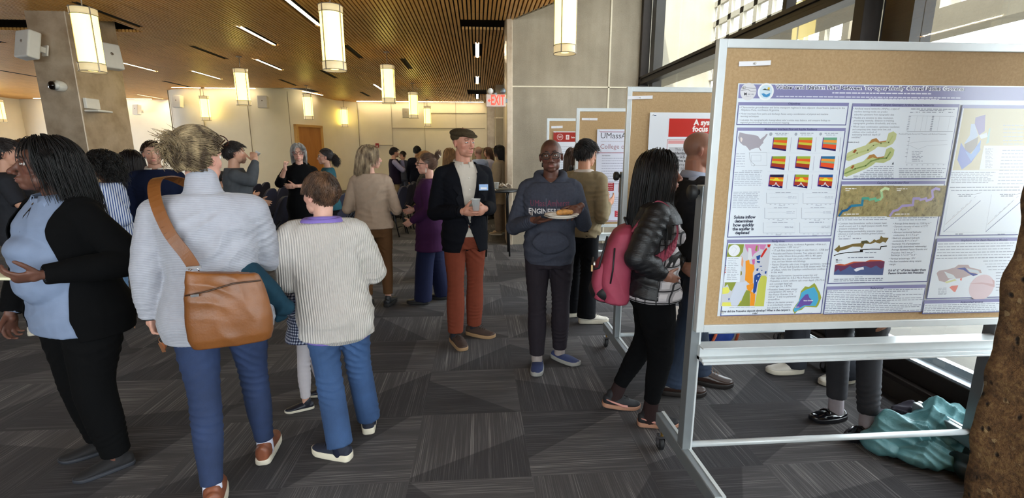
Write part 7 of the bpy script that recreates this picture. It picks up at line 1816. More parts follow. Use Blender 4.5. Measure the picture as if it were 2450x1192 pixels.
D_dark = denim('dark_blue_denim', '192a4c', .35); D_mid = denim('mid_blue_denim', '2c4870', .3); D_light = denim('light_blue_denim', '6385ab', .2); D_blackj = denim('washed_black_denim', '26262b', .3); D_bald = denim('indigo_denim', '18263a', .4)
BLK = cloth('black_cotton', '070708', .9, .3, 600); SOCKG = cloth('grey_sock', 'a39ba0')
# --- woman in the pale grey pullover, seen from behind
p = Person('woman seen from behind in pale grey pullover and dark blue jeans, messy blond bun', -1.215, 2.22, -20, 1.685, 'c99784', 'f', bw=1.14, bd=1.2, head=(34, 0, 0), vox=.0065, belly=.03, shoulders=1.12, neck=1.15,
 arms={'L': dict(el=(-.245, -.01, 1.10), wr=(-.268, .02, .875), dir=(.02, .15, -1), palm=(1, .1, 0), curl=[45, 50, 55, 55]), 'R': dict(el=(.225, .10, 1.085), wr=(.13, .34, 1.07), dir=(-.4, .9, -.1), palm=(-.6, 0, -.6), curl=25)},
 legs={'L': dict(an=(-.085, -.20, .087), kn=(-.085, -.09, .49), dir=-4), 'R': dict(an=(.115, .10, .087), kn=(.10, .10, .48), dir=14)})
p.body(); p.eyes(lid=False, brow='8a7350')
p.trousers('jeans', D_dark, hemr=.048, knee=.064, hem=.115, fold=1.5, thigh=1.0, seat=.02, off=.006, calf=.062)
M_grey = rib_mat('pale_grey_rib_knit', 'a2a3ac', .0075, .0015, 'z', .05, .4)
def pull(B, s):
    c = s.neck+V3(0, -.0, .03); B.limb([c+V3(0, 0, -.04), c+V3(0, .006, .045)], [.083, .066], n=20)
    B.ell((0, -.06, .86), (.19, .10, .10))
p.top('pullover', M_grey, off=.030, hem=.80, flare=.012, slv=.022, cuff=.044, fold=2.0, blobs=pull, extra=lambda z, a, b, c: (a*1.03, b*1.05, c))
blonde = hair_mat('4c3d2d', 'a8926e')
def updo(pr, tgt, n, ln, seed, curl=.35, r=.0015, **k): return pr.strands(n, ln, comb_to(tgt), k=12, seed=seed, r=r, grav=.0, curl=curl, cf=30, lift=.02, tors=False, spread=.02, keep=.5, **k)
parts = [updo(p, (-.02, -.105, .055), 1700, .15, 3, .13, r=.0021, cond=lambda q: (q[:, 2] > p.hairline(q[:, 1])+.0)*(q[:, 2] > -.045))]
bun = (-.016, -.098, .045)
parts.append(p.strands(700, .10, lambda q, rs: np.cross(q-np.array(bun), V3(.3, 1, .2))+rs.normal(0, .01, q.shape), k=12, seed=8, r=.0022, grav=0, curl=.4, cf=40, lift=.006, tors=False, E=(.044, .038, .046), c=bun, cond=lambda q: q[:, 2] > -1, spread=.010))
parts.append(p.strands(26, .05, lambda q, rs: (q-np.array(bun)), k=8, seed=9, r=.0008, grav=.1, curl=.5, cf=60, tors=False, E=(.055, .05, .055), c=bun, cond=lambda q: q[:, 2] > -1))
h_ = p.hair(parts, blonde, soff=.006); B = Blob(); B.ell(p.hp(bun), tuple(x*p.hs for x in (.044, .038, .046)), p.H); put('hair_bun', fuse(B, .006, 2), blonde, h_)
g = G(); 
for q in (-1, 1): g.tube([p.hp((q*.078, .075, .085)), p.hp((q*.088, .02, .055)), p.hp((q*.086, -.02, .04))], .003, n=6); g.tube([p.hp((q*.036+.03*math.cos(t), .105-.012*math.sin(t), .082+.024*math.sin(t))) for t in [2*PI*i/14 for i in range(15)]], .0028, n=6)
g.build('sunglasses', mat('tortoise_frame', '3a1a12', .25, var=.2), p.root)
for nm in 'LR': p.shoe(nm, mat('cognac_leather', '7a4630', .45, var=.15, bump=.2, bs=150), M_white_sole, hh=.108, sole=.026, kind='sneaker'); p.sock(nm, cloth('pale_sock', 'c9cbdc'), z1=.16, r=.040)
g = G(); g.tube([(-.268+.03*math.cos(a), .02+.028*math.sin(a), .868) for a in [2*PI*i/14 for i in range(15)]], .004, n=6); g.build('bracelet', M_blackp, p.root)
# keys in the lowered hand
o = thing('key_ring', 'small bunch of keys held in the lowered hand of the woman in grey', 'keys', wpt(p, (-.25, .06, .745)))
g = G(); g.tube([(.014*math.cos(a), 0, .014*math.sin(a)) for a in [2*PI*i/12 for i in range(13)]], .0015, n=5)
for k in range(3): g.obox((.004*k-.004, .003*k, -.035), (.008, .0012, .024), Matrix.Rotation(.35*k-.3, 3, 'Y'))
g.build('keys', mat('copper_key', 'b07a58', .3, .8, var=.1), o)
# brown leather crossbody bag
M_lea = mat('cognac_bag_leather', '74451f', .42, var=.14, vs=9., bump=.25, bs=120., bd=.003)
bag = thing('crossbody_bag', 'brown leather crossbody bag hanging behind the woman in grey', 'bag', (-1.045, 1.985, .965), R(22))
B = Blob(); n = 26; R_ = []
for z, hw, hd, dx in ((-.165, .120, .030, .0), (-.158, .145, .046, .0), (-.12, .158, .058, .0), (-.05, .160, .056, 0), (.03, .152, .050, 0), (.09, .142, .040, 0), (.13, .134, .030, -.003), (.150, .128, .020, -.005)):
    R_.append([(dx+hw*math.copysign(abs(math.cos(t))**.55, math.cos(t)), hd*math.copysign(abs(math.sin(t))**.8, math.sin(t)), z-.02*math.cos(t)*(z > 0)) for t in [2*PI*i/n for i in range(n)]])
B.rings(R_); me = fuse(B, .006, 4); folds(me, [((-.05, -.05, .1), .09, (.3, 0, 1), 12, .006), ((.1, -.05, .08), .09, (1, 0, .4), 10, .006), ((0, -.05, -.12), .15, (1, 0, .2), 6, .004)], 5, .002); pouch = put('pouch', me, M_lea, bag)
g = G(); g.tube([(-.14, -.040, .078), (-.06, -.060, .092), (.03, -.057, .112), (.13, -.036, .108)], .0035, n=6); g.build('zip_seam', mat('dark_zip', '3a2414', .5, var=.1), bag)
g = G(); g.obox((-.105, -.054, .079), (.014, .004, .005), Matrix.Identity(3)); g.build('zip_pull', M_chrome, bag)
Mi = bag.matrix_basis.copy(); 
def bl(w): a = R(-22); x, y = w[0]+1.045, w[1]-1.985; return Vector((x*math.cos(a)-y*math.sin(a), x*math.sin(a)+y*math.cos(a), w[2]-.965))
sp_ = [(-1.345, 2.335, 1.455), (-1.385, 2.26, 1.487), (-1.375, 2.16, 1.475), (-1.33, 2.075, 1.40), (-1.265, 2.025, 1.28), (-1.20, 2.005, 1.19), (-1.16, 1.985, 1.135)]
fr_ = [(-1.32, 2.40, 1.38), (-1.22, 2.44, 1.25), (-1.08, 2.40, 1.15), (-.98, 2.25, 1.10), (-.95, 2.08, 1.09)]
def smooth3(P, k=5):
    P = [np.array(q, float) for q in P]; out = []
    for i in range(len(P)-1):
        p0, p1, p2, p3 = P[max(0, i-1)], P[i], P[i+1], P[min(len(P)-1, i+2)]
        for a in range(k): t = a/k; out.append(.5*(2*p1+(p2-p0)*t+(2*p0-5*p1+4*p2-p3)*t*t+(-p0+3*p1-3*p2+p3)*t**3))
    return [Vector(q) for q in out+[P[-1]]]
def strap(g, pts, w, th, nrm):
    for a, b, m, nn in zip(pts[:-1], pts[1:], nrm[:-1], nrm[1:]):
        d = (b-a).normalized(); s1 = d.cross(m).normalized()*w/2; s2 = d.cross(nn).normalized()*w/2
        V = [a-s1, a+s1, b+s2, b-s2]; V += [v+(m if i < 2 else nn)*th for i, v in enumerate(V)]
        g.add(V, [(3, 2, 1, 0), (4, 5, 6, 7), (0, 1, 5, 4), (2, 3, 7, 6), (1, 2, 6, 5), (3, 0, 4, 7)])
g = G(); sp_ = [tuple(v) for v in smooth3(sp_)]; P_ = [bl(q) for q in sp_]; N_ = smooth3([Vector(v).normalized() for v in ((-.2, .7, .6), (-.2, .1, 1), (-.2, -.6, .8), (-.3, -1, .3), (-.3, -1, .15), (-.3, -1, .1), (-.3, -1, .1))])
strap(g, P_, .048, .005, N_); P2 = [bl(q) for q in [sp_[0]]+fr_[:3]]; strap(g, P2, .03, .004, [Vector((0, 1, .2)).normalized()]*4); g.build('shoulder_strap', M_lea, bag)
g = G(); c = bl((-1.157, 1.975, 1.12)); g.tube([c+Vector((.016*math.cos(a), 0, .02*math.sin(a))) for a in [2*PI*i/12 for i in range(13)]], .003, n=6); g.obox(c+Vector((0, 0, .02)), (.026, .006, .006), Matrix.Identity(3)); g.build('buckle', M_chrome, bag)
# teal jacket carried under her arm
jt = thing('carried_jacket', 'dark teal jacket carried under the right arm of the woman in grey', 'jacket', (-1.13, 2.24, .98), 0); jt.scale = (1.18, 1.18, 1.12)
B = Blob(); B.limb([(-.09, .0, .085), (-.02, -.02, .10), (.05, -.01, .06), (.10, .02, -.02), (.155, .05, -.11)], [.045, .068, .072, .066, .04], flat=.75); B.limb([(-.07, -.04, .05), (-.03, -.05, -.05), (.02, -.04, -.075)], [.05, .045, .03], flat=.7); B.limb([(.03, .04, .05), (.09, .06, -.06), (.13, .06, -.15)], [.05, .05, .03], flat=.6)
me = fuse(B, .006, 4); folds(me, [((0, 0, 0), .14, (.8, 0, .6), 16, .011), ((.1, 0, -.1), .12, (1, 0, -.4), 13, .009), ((-.05, 0, .05), .1, (.2, .2, 1), 17, .008)], 21); put('jacket_cloth', me, cloth('teal_fleece', '1f3b4a', .9, .4, 500, .12), jt)
g = G(); g.tube([(-.03+.03*math.cos(a), -.062, -.045+.045*math.sin(a)) for a in [PI*1.2*i/10 for i in range(11)]], .009, n=6); g.build('cuff_trim', mat('black_trim', '15181c', .6, var=.1), jt)
# --- boy in the white ribbed jumper
p = Person('boy seen from behind in white ribbed jumper with purple shirt collar and blue jeans', -.755, 2.46, -12, 1.50, 'c89a88', 'm', bw=1.0, bd=.98, head=(-46, 2, 0), lean=(-.03, 0), hs=.93, vox=.006, shoulders=1.0, neck=.88,
 arms={'L': dict(el=(-.215, .03, .955), wr=(-.13, .26, .93)), 'R': dict(el=(.20, .03, .975), wr=(.13, .27, .95))}, legs={'L': dict(an=(-.02, -.13, .075), kn=(-.06, -.03, .44), dir=-58), 'R': dict(an=(.125, .11, .075), kn=(.09, .06, .43), dir=4)})
p.body(); p.eyes('4a4038', '5a4030')
p.trousers('jeans', D_mid, hemr=.078, knee=.080, hem=.085, fold=1.6, thigh=1.05, off=.01, calf=.080)
PUR = cloth('lilac_shirt', '7a68ae', .75, .2, 600, .04)
p.top('shirt', PUR, off=.030, hem=.735, flare=.0, sleeve=.3, fold=.5, neckz=1.49)
M_wk = rib_mat('white_rib_knit', 'd2cac2', .0105, .004, 'x', .05, .9)
def jump(me, s): cut(me, [((0, 0, 1.462*s.s), (0, 0, 1)), ((.085, 0, 0), (-1, 0, 0)), ((-.085, 0, 0), (1, 0, 0))])
jm = p.top('jumper', M_wk, off=.042, hem=.765, flare=.020, slv=.030, cuff=.056, neckz=1.47, fold=2.0, extra=lambda z, a, b, c: (a*1.0, b*1.06, c), blobs=lambda B, s: B.ell((.02, -.10, .74), (.17, .06, .12)))
g = G()
for q in (-1, 1): g.tube([(q*.075, -.075, 1.275), (q*.105, -.125, 1.21), (q*.150, -.145, 1.12), (q*.19, -.13, 1.04)], .004, n=6)
o = g.build('raglan_seam', M_wk, jm); sw = o.modifiers.new('wrap', 'SHRINKWRAP'); sw.target = jm; sw.offset = .001
p.collar(PUR, r=.076, hgt=.046, tilt=.42, spread=.2, z=.012)
brn = hair_mat('3a281d', '6a4c36')
p.hair([p.strands(2200, .050, lambda q, rs: np.stack([(q[:, 0]+.03)*6, q[:, 1]*-1.5+.2, -.4-q[:, 2]*1.], 1)*(1-0*q[:, :1]), k=7, seed=4, r=.0023, grav=.35, lift=.004, tors=False, curl=.03, spread=.007, lenf=lambda q, rs: np.interp(q[:, 2], [-.06, .0, .03, .06], [.008, .012, .03, .052])*rs.uniform(.8, 1.2, len(q)))], brn, soff=.004, sn=(.002, 40))
NV = mat('navy_mesh_shoe', '1c2030', .8, var=.15, bump=.3)
for nm in 'LR': p.shoe(nm, NV, mat('cream_sole', 'd8cfba', .6, var=.04), hh=.078, sole=.038, laces=NV); p.sock(nm, cloth('navy_sock', '1e2030'), z1=.17, r=.046)
# --- little girl in gingham behind the boy
p = Person('small blond girl in navy gingham dress and white leggings, mostly hidden by the boy', -1.08, 2.90, -100, 1.12, 'cf9f8a', 'f', head=(10, -4, 0), hs=.92, vox=.0055, bw=.98,
 arms={'L': dict(el=(-.15, .05, .70), wr=(-.10, .26, .72), dir=(0, 1, -.1)), 'R': dict(el=(.17, .06, .74), wr=(.06, .13, .90), dir=(-.3, .0, 1), palm=(-.2, -1, 0), curl=40)}, legs={'L': dict(an=(-.055, .03, .062), dir=-12), 'R': dict(an=(.11, -.05, .062), dir=6)})
p.body(); p.eyes('5a6a78', '9a7a54')
p.trousers('leggings', cloth('white_legging', 'c3bcc0', .8, .2, 600, .03), hemr=.046, knee=.060, hem=.12, fold=.8, off=.002, thigh=.95)
p.top('gingham_blouse', check_mat('navy_gingham', 'cfd2da', '5d6585', '12172e', .017, .5), off=.022, hem=.74, flare=.04, slv=.022, cuff=.034, fold=1.2)
bl_ = hair_mat('8a6a42', 'b8925e')
p.hair([p.strands(900, .24, comb_down, k=12, seed=6, r=.0016, grav=.6, curl=.12, lift=.01)], bl_, soff=.006)
for nm in 'LR': p.shoe(nm, mat('navy_leather_flat', '181a26', .45, var=.1), M_white_sole, hh=.070, sole=.02)
def wrapf(o, t):
    sw = o.modifiers.new('wrap', 'SHRINKWRAP'); sw.target = t; sw.wrap_method = 'PROJECT'; sw.use_project_y = True; sw.use_negative_direction = True; sw.use_positive_direction = True; sw.offset = .002
# --- woman in the black cardigan at the left
p = Person('woman in black cardigan over a light blue denim shirt, face turned to the left edge', -1.96, 2.37, -155, 1.655, '5e3d31', 'f', bw=1.22, bd=1.24, head=(22, 9, 0), vox=.0065, belly=.09, bust=1.7, shoulders=1.0, neck=1.2, hs=1.02,
 arms={'L': dict(el=(-.33, -.10, 1.09), wr=(-.27, .22, 1.10), dir=(.2, 1, .0), palm=(.6, 0, .7), curl=40), 'R': dict(el=(.31, -.0, 1.08), wr=(.255, .14, .845), dir=(.0, .2, -1), palm=(-.7, -.2, 0), curl=[30, 34, 38, 40])},
 legs={'L': dict(an=(-.10, -.0, .085), kn=(-.10, .045, .48), dir=22), 'R': dict(an=(.14, -.06, .085), kn=(.12, .0, .48), dir=30)})
p.body(jaw=1.1, nose=1.3, lips='6a3f38', fat=.03); p.eyes('1c0f0a', '150e0c')
p.trousers('trousers', BLK, hemr=.066, knee=.082, hem=.09, fold=1.5, thigh=1.12, off=.016, seat=.03, calf=.078)
M_chb = mat('light_chambray', '74829c', .8, var=.08, vs=12, bump=.3, bs=700)
wrap_t = p.top('denim_shirt', M_chb, off=.030, hem=.80, flare=.012, slv=.012, cuff=.04, fold=1.4, vox=.007)
def open_front(w0, w1, zt=1.5, zb=.6, y=.0):
    def f(me, s):
        k = math.atan2(w1-w0, (zt-zb)); 
        # removes the front panel between two slanted planes, wider at the top when w1 > w0
        cut(me, [((0, y, 0), (0, 1, 0)), ((w0, 0, zb), (-math.cos(k), 0, math.sin(k))), ((-w0, 0, zb), (math.cos(k), 0, math.sin(k)))])
    return f
cd = p.top('cardigan', M_blackknit, off=.044, hem=.78, flare=.012, slv=.022, cuff=.044, fold=1.3, neckz=1.46, vox=.0075, post=open_front(.20, .13, 1.5, .7, .03))
b = cd.modifiers.new('solid', 'SOLIDIFY'); b.thickness = .005
p.collar(M_chb, r=.092, hgt=.06, tilt=.6, spread=.8, z=.012)
g = G(); g.poly([(0, .28, 1.36), (.02, .28, 1.32), (.0, .28, 1.25), (-.018, .28, 1.32)]); o = g.build('keyhole_opening', M_blackp, p.root); wrapf(o, wrap_t)
g = G(); button(g, (.0, .27, 1.372), .006); wrapf(g.build('snap_button', M_chrome, p.root), wrap_t)
blk = hair_mat('070505', '151011', .6)
p.hair([p.strands(2400, .33, lambda q, rs: comb_down(q, rs)+V3(0, -.35, 0), k=16, seed=11, r=.0020, grav=.95, curl=.06, cf=14, lift=.014, spread=.02, rvar=.45, cond=lambda q: (q[:, 2] > p.hairline(q[:, 1])-.004)*((q[:, 1] < .015)+(q[:, 2] > .085)*(q[:, 1] < .05))), p.strands(360, .12, lambda q, rs: np.stack([np.sign(q[:, 0])*.9, q[:, 1]*0-.5, q[:, 0]*0-.3], 1), k=9, seed=12, r=.0018, grav=.2, lift=.014, tors=False, cond=lambda q: (q[:, 2] > .08)*(q[:, 1] > .03))], blk, soff=.012)
for nm in 'LR': p.shoe(nm, mat('black_suede_flat', '161416', .85, var=.1), mat('dark_sole', '2a2c33', .6, var=0), hh=.07, sole=.018, L=.265)
cn = thing('folded_napkin', 'pale folded napkin in the hand of the woman in the black cardigan', 'napkin', wpt(p, (-.22, .33, 1.115)), R(40)); g = G(); g.obox((0, 0, 0), (.03, .024, .006), Euler((.3, .2, 0)).to_matrix()); g.build('napkin_sheet', mat('cream_napkin', 'cfc9a8', .8, var=.05), cn, .003)
# --- woman with the pink backpack
p = Person('woman with long straight black hair, black puffer jacket and pink backpack', 1.02, 2.61, 104, 1.60, '8a5f4e', 'f', bw=1.08, bd=1.12, head=(0, 4, 0), vox=.0062, lean=(0, -.02), bust=1.2, hs=1.0, belly=.02,
 arms={'R': dict(el=(.235, -.13, 1.05), wr=(.175, .02, .945), dir=(-.4, .75, -.5), palm=(-.8, -.2, 0), curl=[20, 24, 26, 30]), 'L': dict(el=(-.23, -.02, 1.06), wr=(-.12, .17, .94))},
 legs={'L': dict(an=(-.075, -.20, .09), kn=(-.10, -.01, .475), dir=-8, pitch=-4), 'R': dict(an=(.105, .0, .085), kn=(.115, .045, .48), dir=-4)})
p.body(nose=1.1, lips='7a4c46'); p.eyes('1a0f0a', '120d0c')
p.trousers('joggers', cloth('black_jogger', '08080a', .95, .4, 500), hemr=.050, knee=.080, hem=.17, fold=1.1, thigh=1.12, off=.016, seat=.035, calf=.068)
def plaid():
    t = NT('black_white_plaid'); x, y, z = t.sep(t.coord()); u = t.math('ADD', t.math('MULTIPLY', x, .6), y)
    def ln(v, per, w): f = t.math('FRACT', t.math('DIVIDE', t.math('ADD', v, 5.), per)); return t.math('LESS_THAN', t.math('ABSOLUTE', t.math('SUBTRACT', f, .5)), w)
    a = t.math('MAXIMUM', ln(u, .062, .055), ln(z, .062, .055)); soft = t.math('MULTIPLY', t.math('MAXIMUM', ln(u, .062, .2), ln(z, .062, .2)), .45)
    t.base(t.mix(t.math('MAXIMUM', a, soft), 'c4bfc2', '17161a')); t.rough(.85); return t.m
M_pl = plaid()
p.top('plaid_shirt', M_pl, off=.018, hem=.86, flare=.03, slv=.006, cuff=.034, fold=1.2)
M_puf = mat('black_puffer_nylon', '0e0e12', .5, var=.15, vs=30, bump=.35, bs=60., bd=.006, aniso=(1, 1, 2.5))
p.top('jacket_sleeve', M_puf, off=-.012, hem=1.15, slv=.028, cuff=.042, fold=2.1, neckz=1.40)
pj = p.top('puffer_jacket', M_puf, off=.036, hem=.885, flare=.01, fold=2.1, neckz=1.47, sleeves=(), post=lambda me, s: (cut(me, [((0, -.005, 0), (0, 1, 0)), ((0, 0, 1.14), (0, 0, -1))]), cut(me, [((0, .05, 0), (0, 1, 0)), ((0, 0, 1.22), (0, 0, -1))]), cut(me, [((0, .03, 0), (0, 1, 0)), ((.10, 0, 0), (-1, 0, 0)), ((-.10, 0, 0), (1, 0, 0)), ((0, 0, 1.21), (0, 0, 1))])))
b = pj.modifiers.new('solid', 'SOLIDIFY'); b.thickness = .008
lh = hair_mat('070606', '1a1517', .4)
def hc_(q, rs): t = comb_down(q, rs); t[:, 1] -= .1; return t
p.hair([p.strands(2600, .62, hc_, k=20, seed=21, r=.0020, grav=.9, curl=.0, lift=.012, spread=.02, rvar=.25, cond=lambda q: (q[:, 2] > p.hairline(q[:, 1])+.004)*(q[:, 1] < .045))], lh, soff=.009)
SH2 = mat('black_suede_sneaker', '141318', .7, var=.15, bump=.3); GUM = mat('pink_gum_sole', 'a87a62', .6, var=.05)
for nm in 'LR': p.shoe(nm, SH2, GUM, hh=.080, sole=.026, laces=mat('black_lace', '0e0e12', .7, var=0), stripe=mat('rose_stripe', 'c08478', .5, var=.03), L=.27); p.sock(nm, cloth('brown_sock', '2c2020'), z1=.20, r=.046)
# pink backpack on her back
bp_ = thing('backpack', 'pink backpack with black trim worn by the woman with long black hair', 'backpack', wpt(p, (.04, -.20, .99)), R(-104))
M_pk = mat('rose_nylon', '96384e', .7, var=.08, bump=.35, bs=500); M_bk = mat('black_nylon', '141216', .6, var=.1)
B = Blob(); R_ = []; n = 26
for z, hw, y0, y1 in ((-.235, .125, -.075, .05), (-.22, .145, -.10, .055), (-.12, .152, -.125, .06), (.0, .150, -.115, .06), (.10, .142, -.085, .06), (.17, .120, -.05, .06), (.20, .085, -.015, .05), (.212, .04, .01, .04)):
    R_.append([(hw*math.copysign(abs(math.cos(t))**.6, math.cos(t)), (y0+y1)/2+(y1-y0)/2*math.copysign(abs(math.sin(t))**.7, math.sin(t)), z) for t in [2*PI*i/n for i in range(n)]])
B.rings(R_); me = fuse(B, .006, 4); folds(me, [((0, -.1, 0), .18, (.5, 0, 1), 6, .006), ((.1, 0, -.1), .14, (0, 1, .6), 8, .006)], 31); put('main_compartment', me, M_pk, bp_)
B = Blob(); R_ = []
for z, hw, y0, y1 in ((-.225, .10, -.12, -.06), (-.21, .118, -.150, -.06), (-.12, .122, -.165, -.06), (-.03, .115, -.150, -.06), (.0, .105, -.13, -.06)):
    R_.append([(hw*math.copysign(abs(math.cos(t))**.6, math.cos(t)), (y0+y1)/2+(y1-y0)/2*math.copysign(abs(math.sin(t))**.7, math.sin(t)), z) for t in [2*PI*i/n for i in range(n)]])
B.rings(R_); put('front_pocket', fuse(B, .006, 3), M_pk, bp_)
B = Blob(); B.ell((0, -.08, -.17), (.135, .100, .080)); put('black_base', fuse(B, .007, 2), M_bk, bp_)
g = G(); g.tube([(.10, -.085, .155), (.125, -.108, .06), (.125, -.125, -.02), (.118, -.150, -.03), (.06, -.162, -.012), (-.08, -.158, -.008)], .007, n=6); g.tube([(.152, -.045, .10), (.158, -.05, -.02), (.15, -.06, -.10)], .005, n=6); g.build('zip_line', M_bk, bp_)
g = G(); g.box((.10, -.168, -.045), (.112, -.158, -.01), mat('brass_pull', 'b59468', .4, .6, var=0)); g.box((.085, -.155, -.008), (.115, -.146, .006), M_white); g.build('zip_pull', None, bp_)
g = G(); g.tube([(-.03, .03, .20), (-.02, .01, .245), (.02, .01, .245), (.03, .03, .20)], .008, n=6); g.build('carry_loop', M_bk, bp_)
for q in (-1, 1):
    g = G(); pts = [Vector(v) for v in ((q*.07, .05, .18), (q*.09-.02, .12, .29), (q*.09-.03, .17, .345), (q*.095-.03, .235, .31), (q*.10-.03, .272, .23), (q*.11-.02, .278, .15), (q*.13, .22, .07), (q*.15, .10, .0))]; pts = smooth3(pts)
    nn = [Vector(v).normalized() for v in ((0, -1, .5), (0, -.8, .8), (0, 0, 1), (0, .8, .8), (0, 1, .2), (q*.3, 1, 0), (q*1, .4, 0), (q*1, 0, 0))]; nn = smooth3(nn); strap(g, pts, .052, .010, nn); g.build('shoulder_strap', M_pk, bp_)
# --- bald man reading the posters
p = Person('bald man in dark grey jumper and blue jeans, half hidden by the nearest board', 1.44, 2.96, 90, 1.725, 'b07e6a', 'm', bw=1.1, bd=1.12, head=(16, -5, 0), lean=(0, -.05), vox=.006, belly=.05, neck=1.1, shoulders=1.05,
 arms={'R': dict(el=(.27, -.06, 1.12), wr=(.24, .08, .90), dir=(0, .3, -1)), 'L': dict(el=(-.25, .02, 1.12), wr=(-.2, .2, .95))}, legs={'R': dict(an=(.09, -.16, .09), dir=12), 'L': dict(an=(-.06, .10, .09), kn=(-.07, .03, .49), dir=26)})
p.body(stubble=(.55, '6e5648'), jaw=1.05, nose=1.15, fat=.01); p.eyes('5a5a58', '8a7a70')
p.trousers('jeans', D_bald, hemr=.086, knee=.085, hem=.07, fold=1.5, thigh=1.05, calf=.086)
SHB = cloth('pale_blue_shirt', 'aab4cc', .8, .2); p.top('shirt', SHB, off=.014, hem=.9, sleeve=.3, fold=.5)
J2 = cloth('charcoal_knit', '2e2f33', .95, .5, 420, .12); jk2 = p.top('jumper', J2, off=.034, hem=.84, flare=.0, slv=.022, cuff=.042, fold=1.3, neckz=1.45, blobs=lambda B, s: B.limb([s.neck+V3(math.cos(a)*.088, math.sin(a)*.085, .0-.045*max(0, math.sin(a))) for a in [2*PI*i/16 for i in range(17)]], [.016]*17, n=8))
p.collar(SHB, r=.080, hgt=.048, tilt=.5, spread=.5, z=.02)
BR = mat('dark_brown_leather', '33221c', .35, var=.2, vs=40, bump=.3, bs=200)
for nm in 'LR': p.shoe(nm, BR, mat('dark_brown_sole', '1c1614', .6, var=.1), hh=.092, sole=.030, laces=mat('tan_lace', '8a6a58', .7, var=.2), L=.30, W=.112)
# --- young man in the tan jumper looking at the third board
p = Person('young man with short black hair in olive tan jumper, black trousers and white trainers', .97, 4.35, 45, 1.70, 'b98468', 'm', bw=.95, bd=.95, head=(14, -4, 0), vox=.0065, lean=(0, .02),
 arms={'R': dict(el=(.215, -.02, 1.03), wr=(.13, .22, 1.11), dir=(.2, .9, .5), palm=(-.9, .2, .2), curl=20), 'L': dict(el=(-.2, .05, 1.05), wr=(-.05, .25, 1.12))}, legs={'R': dict(an=(.10, -.04, .09), dir=48), 'L': dict(an=(-.12, .02, .09), dir=30)})
p.body(); p.eyes('1a0f0a', '120c0a')
p.trousers('trousers', cloth('black_chino', '0d0d11', .85), hemr=.092, knee=.085, hem=.055, fold=1.1, calf=.088)
p.top('undershirt', cloth('white_tee', 'cfc6bf'), off=.008, hem=.9, sleeve=.2, neckz=1.49, fold=.3)
p.top('jumper', cloth('olive_tan_knit', '857860', .95, .4, 500, .08), off=.032, hem=.86, flare=-.006, slv=.020, cuff=.040, fold=1.8, neckz=1.465)
bkh = hair_mat('0d0a0a', '2a2220')
p.hair([p.strands(1300, .055, comb_fwd, k=7, seed=31, r=.0022, grav=.2, lift=.012, tors=False, curl=.12, cf=60, spread=.014, lenf=lambda q, rs: np.interp(q[:, 2], [-.05, 0, .06], [.02, .04, .06])*rs.uniform(.7, 1.2, len(q)))], bkh, soff=.009, sn=(.005, 45))
WS = mat('white_trainer', 'c9c2b6', .6, var=.05)
for nm in 'LR': p.shoe(nm, WS, M_white_sole, hh=.078, sole=.032, laces=WS, L=.29)
# --- loafers person and white shoes person, seen below the nearest board
p = Person('person in washed black jeans, grey socks and black loafers, standing behind the nearest board', 2.14, 2.45, -105, 1.62, 'b98870', 'f', vox=.0065, head=(10, -5, 0), legs={'R': dict(an=(.045, -.03, .085), dir=10), 'L': dict(an=(-.14, -.035, .085), dir=-6)})
p.body(); p.eyes(); p.trousers('jeans', D_blackj, hemr=.058, knee=.066, hem=.15, fold=1.2, calf=.064); p.top('jumper', cloth('navy_top', '20243a'), off=.025, hem=.84)
p.hair([p.strands(900, .25, comb_down, k=12, seed=41, r=.002, grav=.7, lift=.01)], hair_mat('2a1c14'), soff=.008)
PAT = mat('black_patent_leather', '0d0d12', .15, var=0, coat=.6)
for nm in 'LR':
    p.shoe(nm, PAT, mat('black_welt', '15151a', .4, var=0), kind='loafer', hh=.082, sole=.026, L=.265, W=.102); p.sock(nm, SOCKG, z1=.19, r=.043); a, M = p.footframe(nm)
    g = G(); g.tube([tuple(a+M @ Vector((x, .055+.01*abs(x)/.03, -.085+.068-.5*x*x/.03))) for x in (-.040, -.02, 0, .02, .040)], [.007]*5, n=6, flat=1.); g.build('loafer_strap', PAT, p.root)
p = Person('person in grey trousers and white trainers farther back behind the nearest board', 2.32, 3.02, -95, 1.66, 'c09078', 'm', vox=.007, head=(0, -5, 0), legs={'R': dict(an=(.10, .0, .085), dir=6), 'L': dict(an=(-.10, -.24, .085), dir=-4)})
p.body(); p.eyes(); p.trousers('trousers', cloth('slate_trousers', '34363c'), hemr=.085, knee=.08, hem=.05, calf=.085); p.top('jacket', cloth('dark_grey_jacket', '26272c'), off=.035, hem=.80)
p.hair([p.strands(900, .06, comb_fwd, k=7, seed=42, r=.002, grav=.2, lift=.01, tors=False)], bkh, soff=.008)
for nm in 'LR': p.shoe(nm, WS, M_white_sole, hh=.078, sole=.034, L=.29)
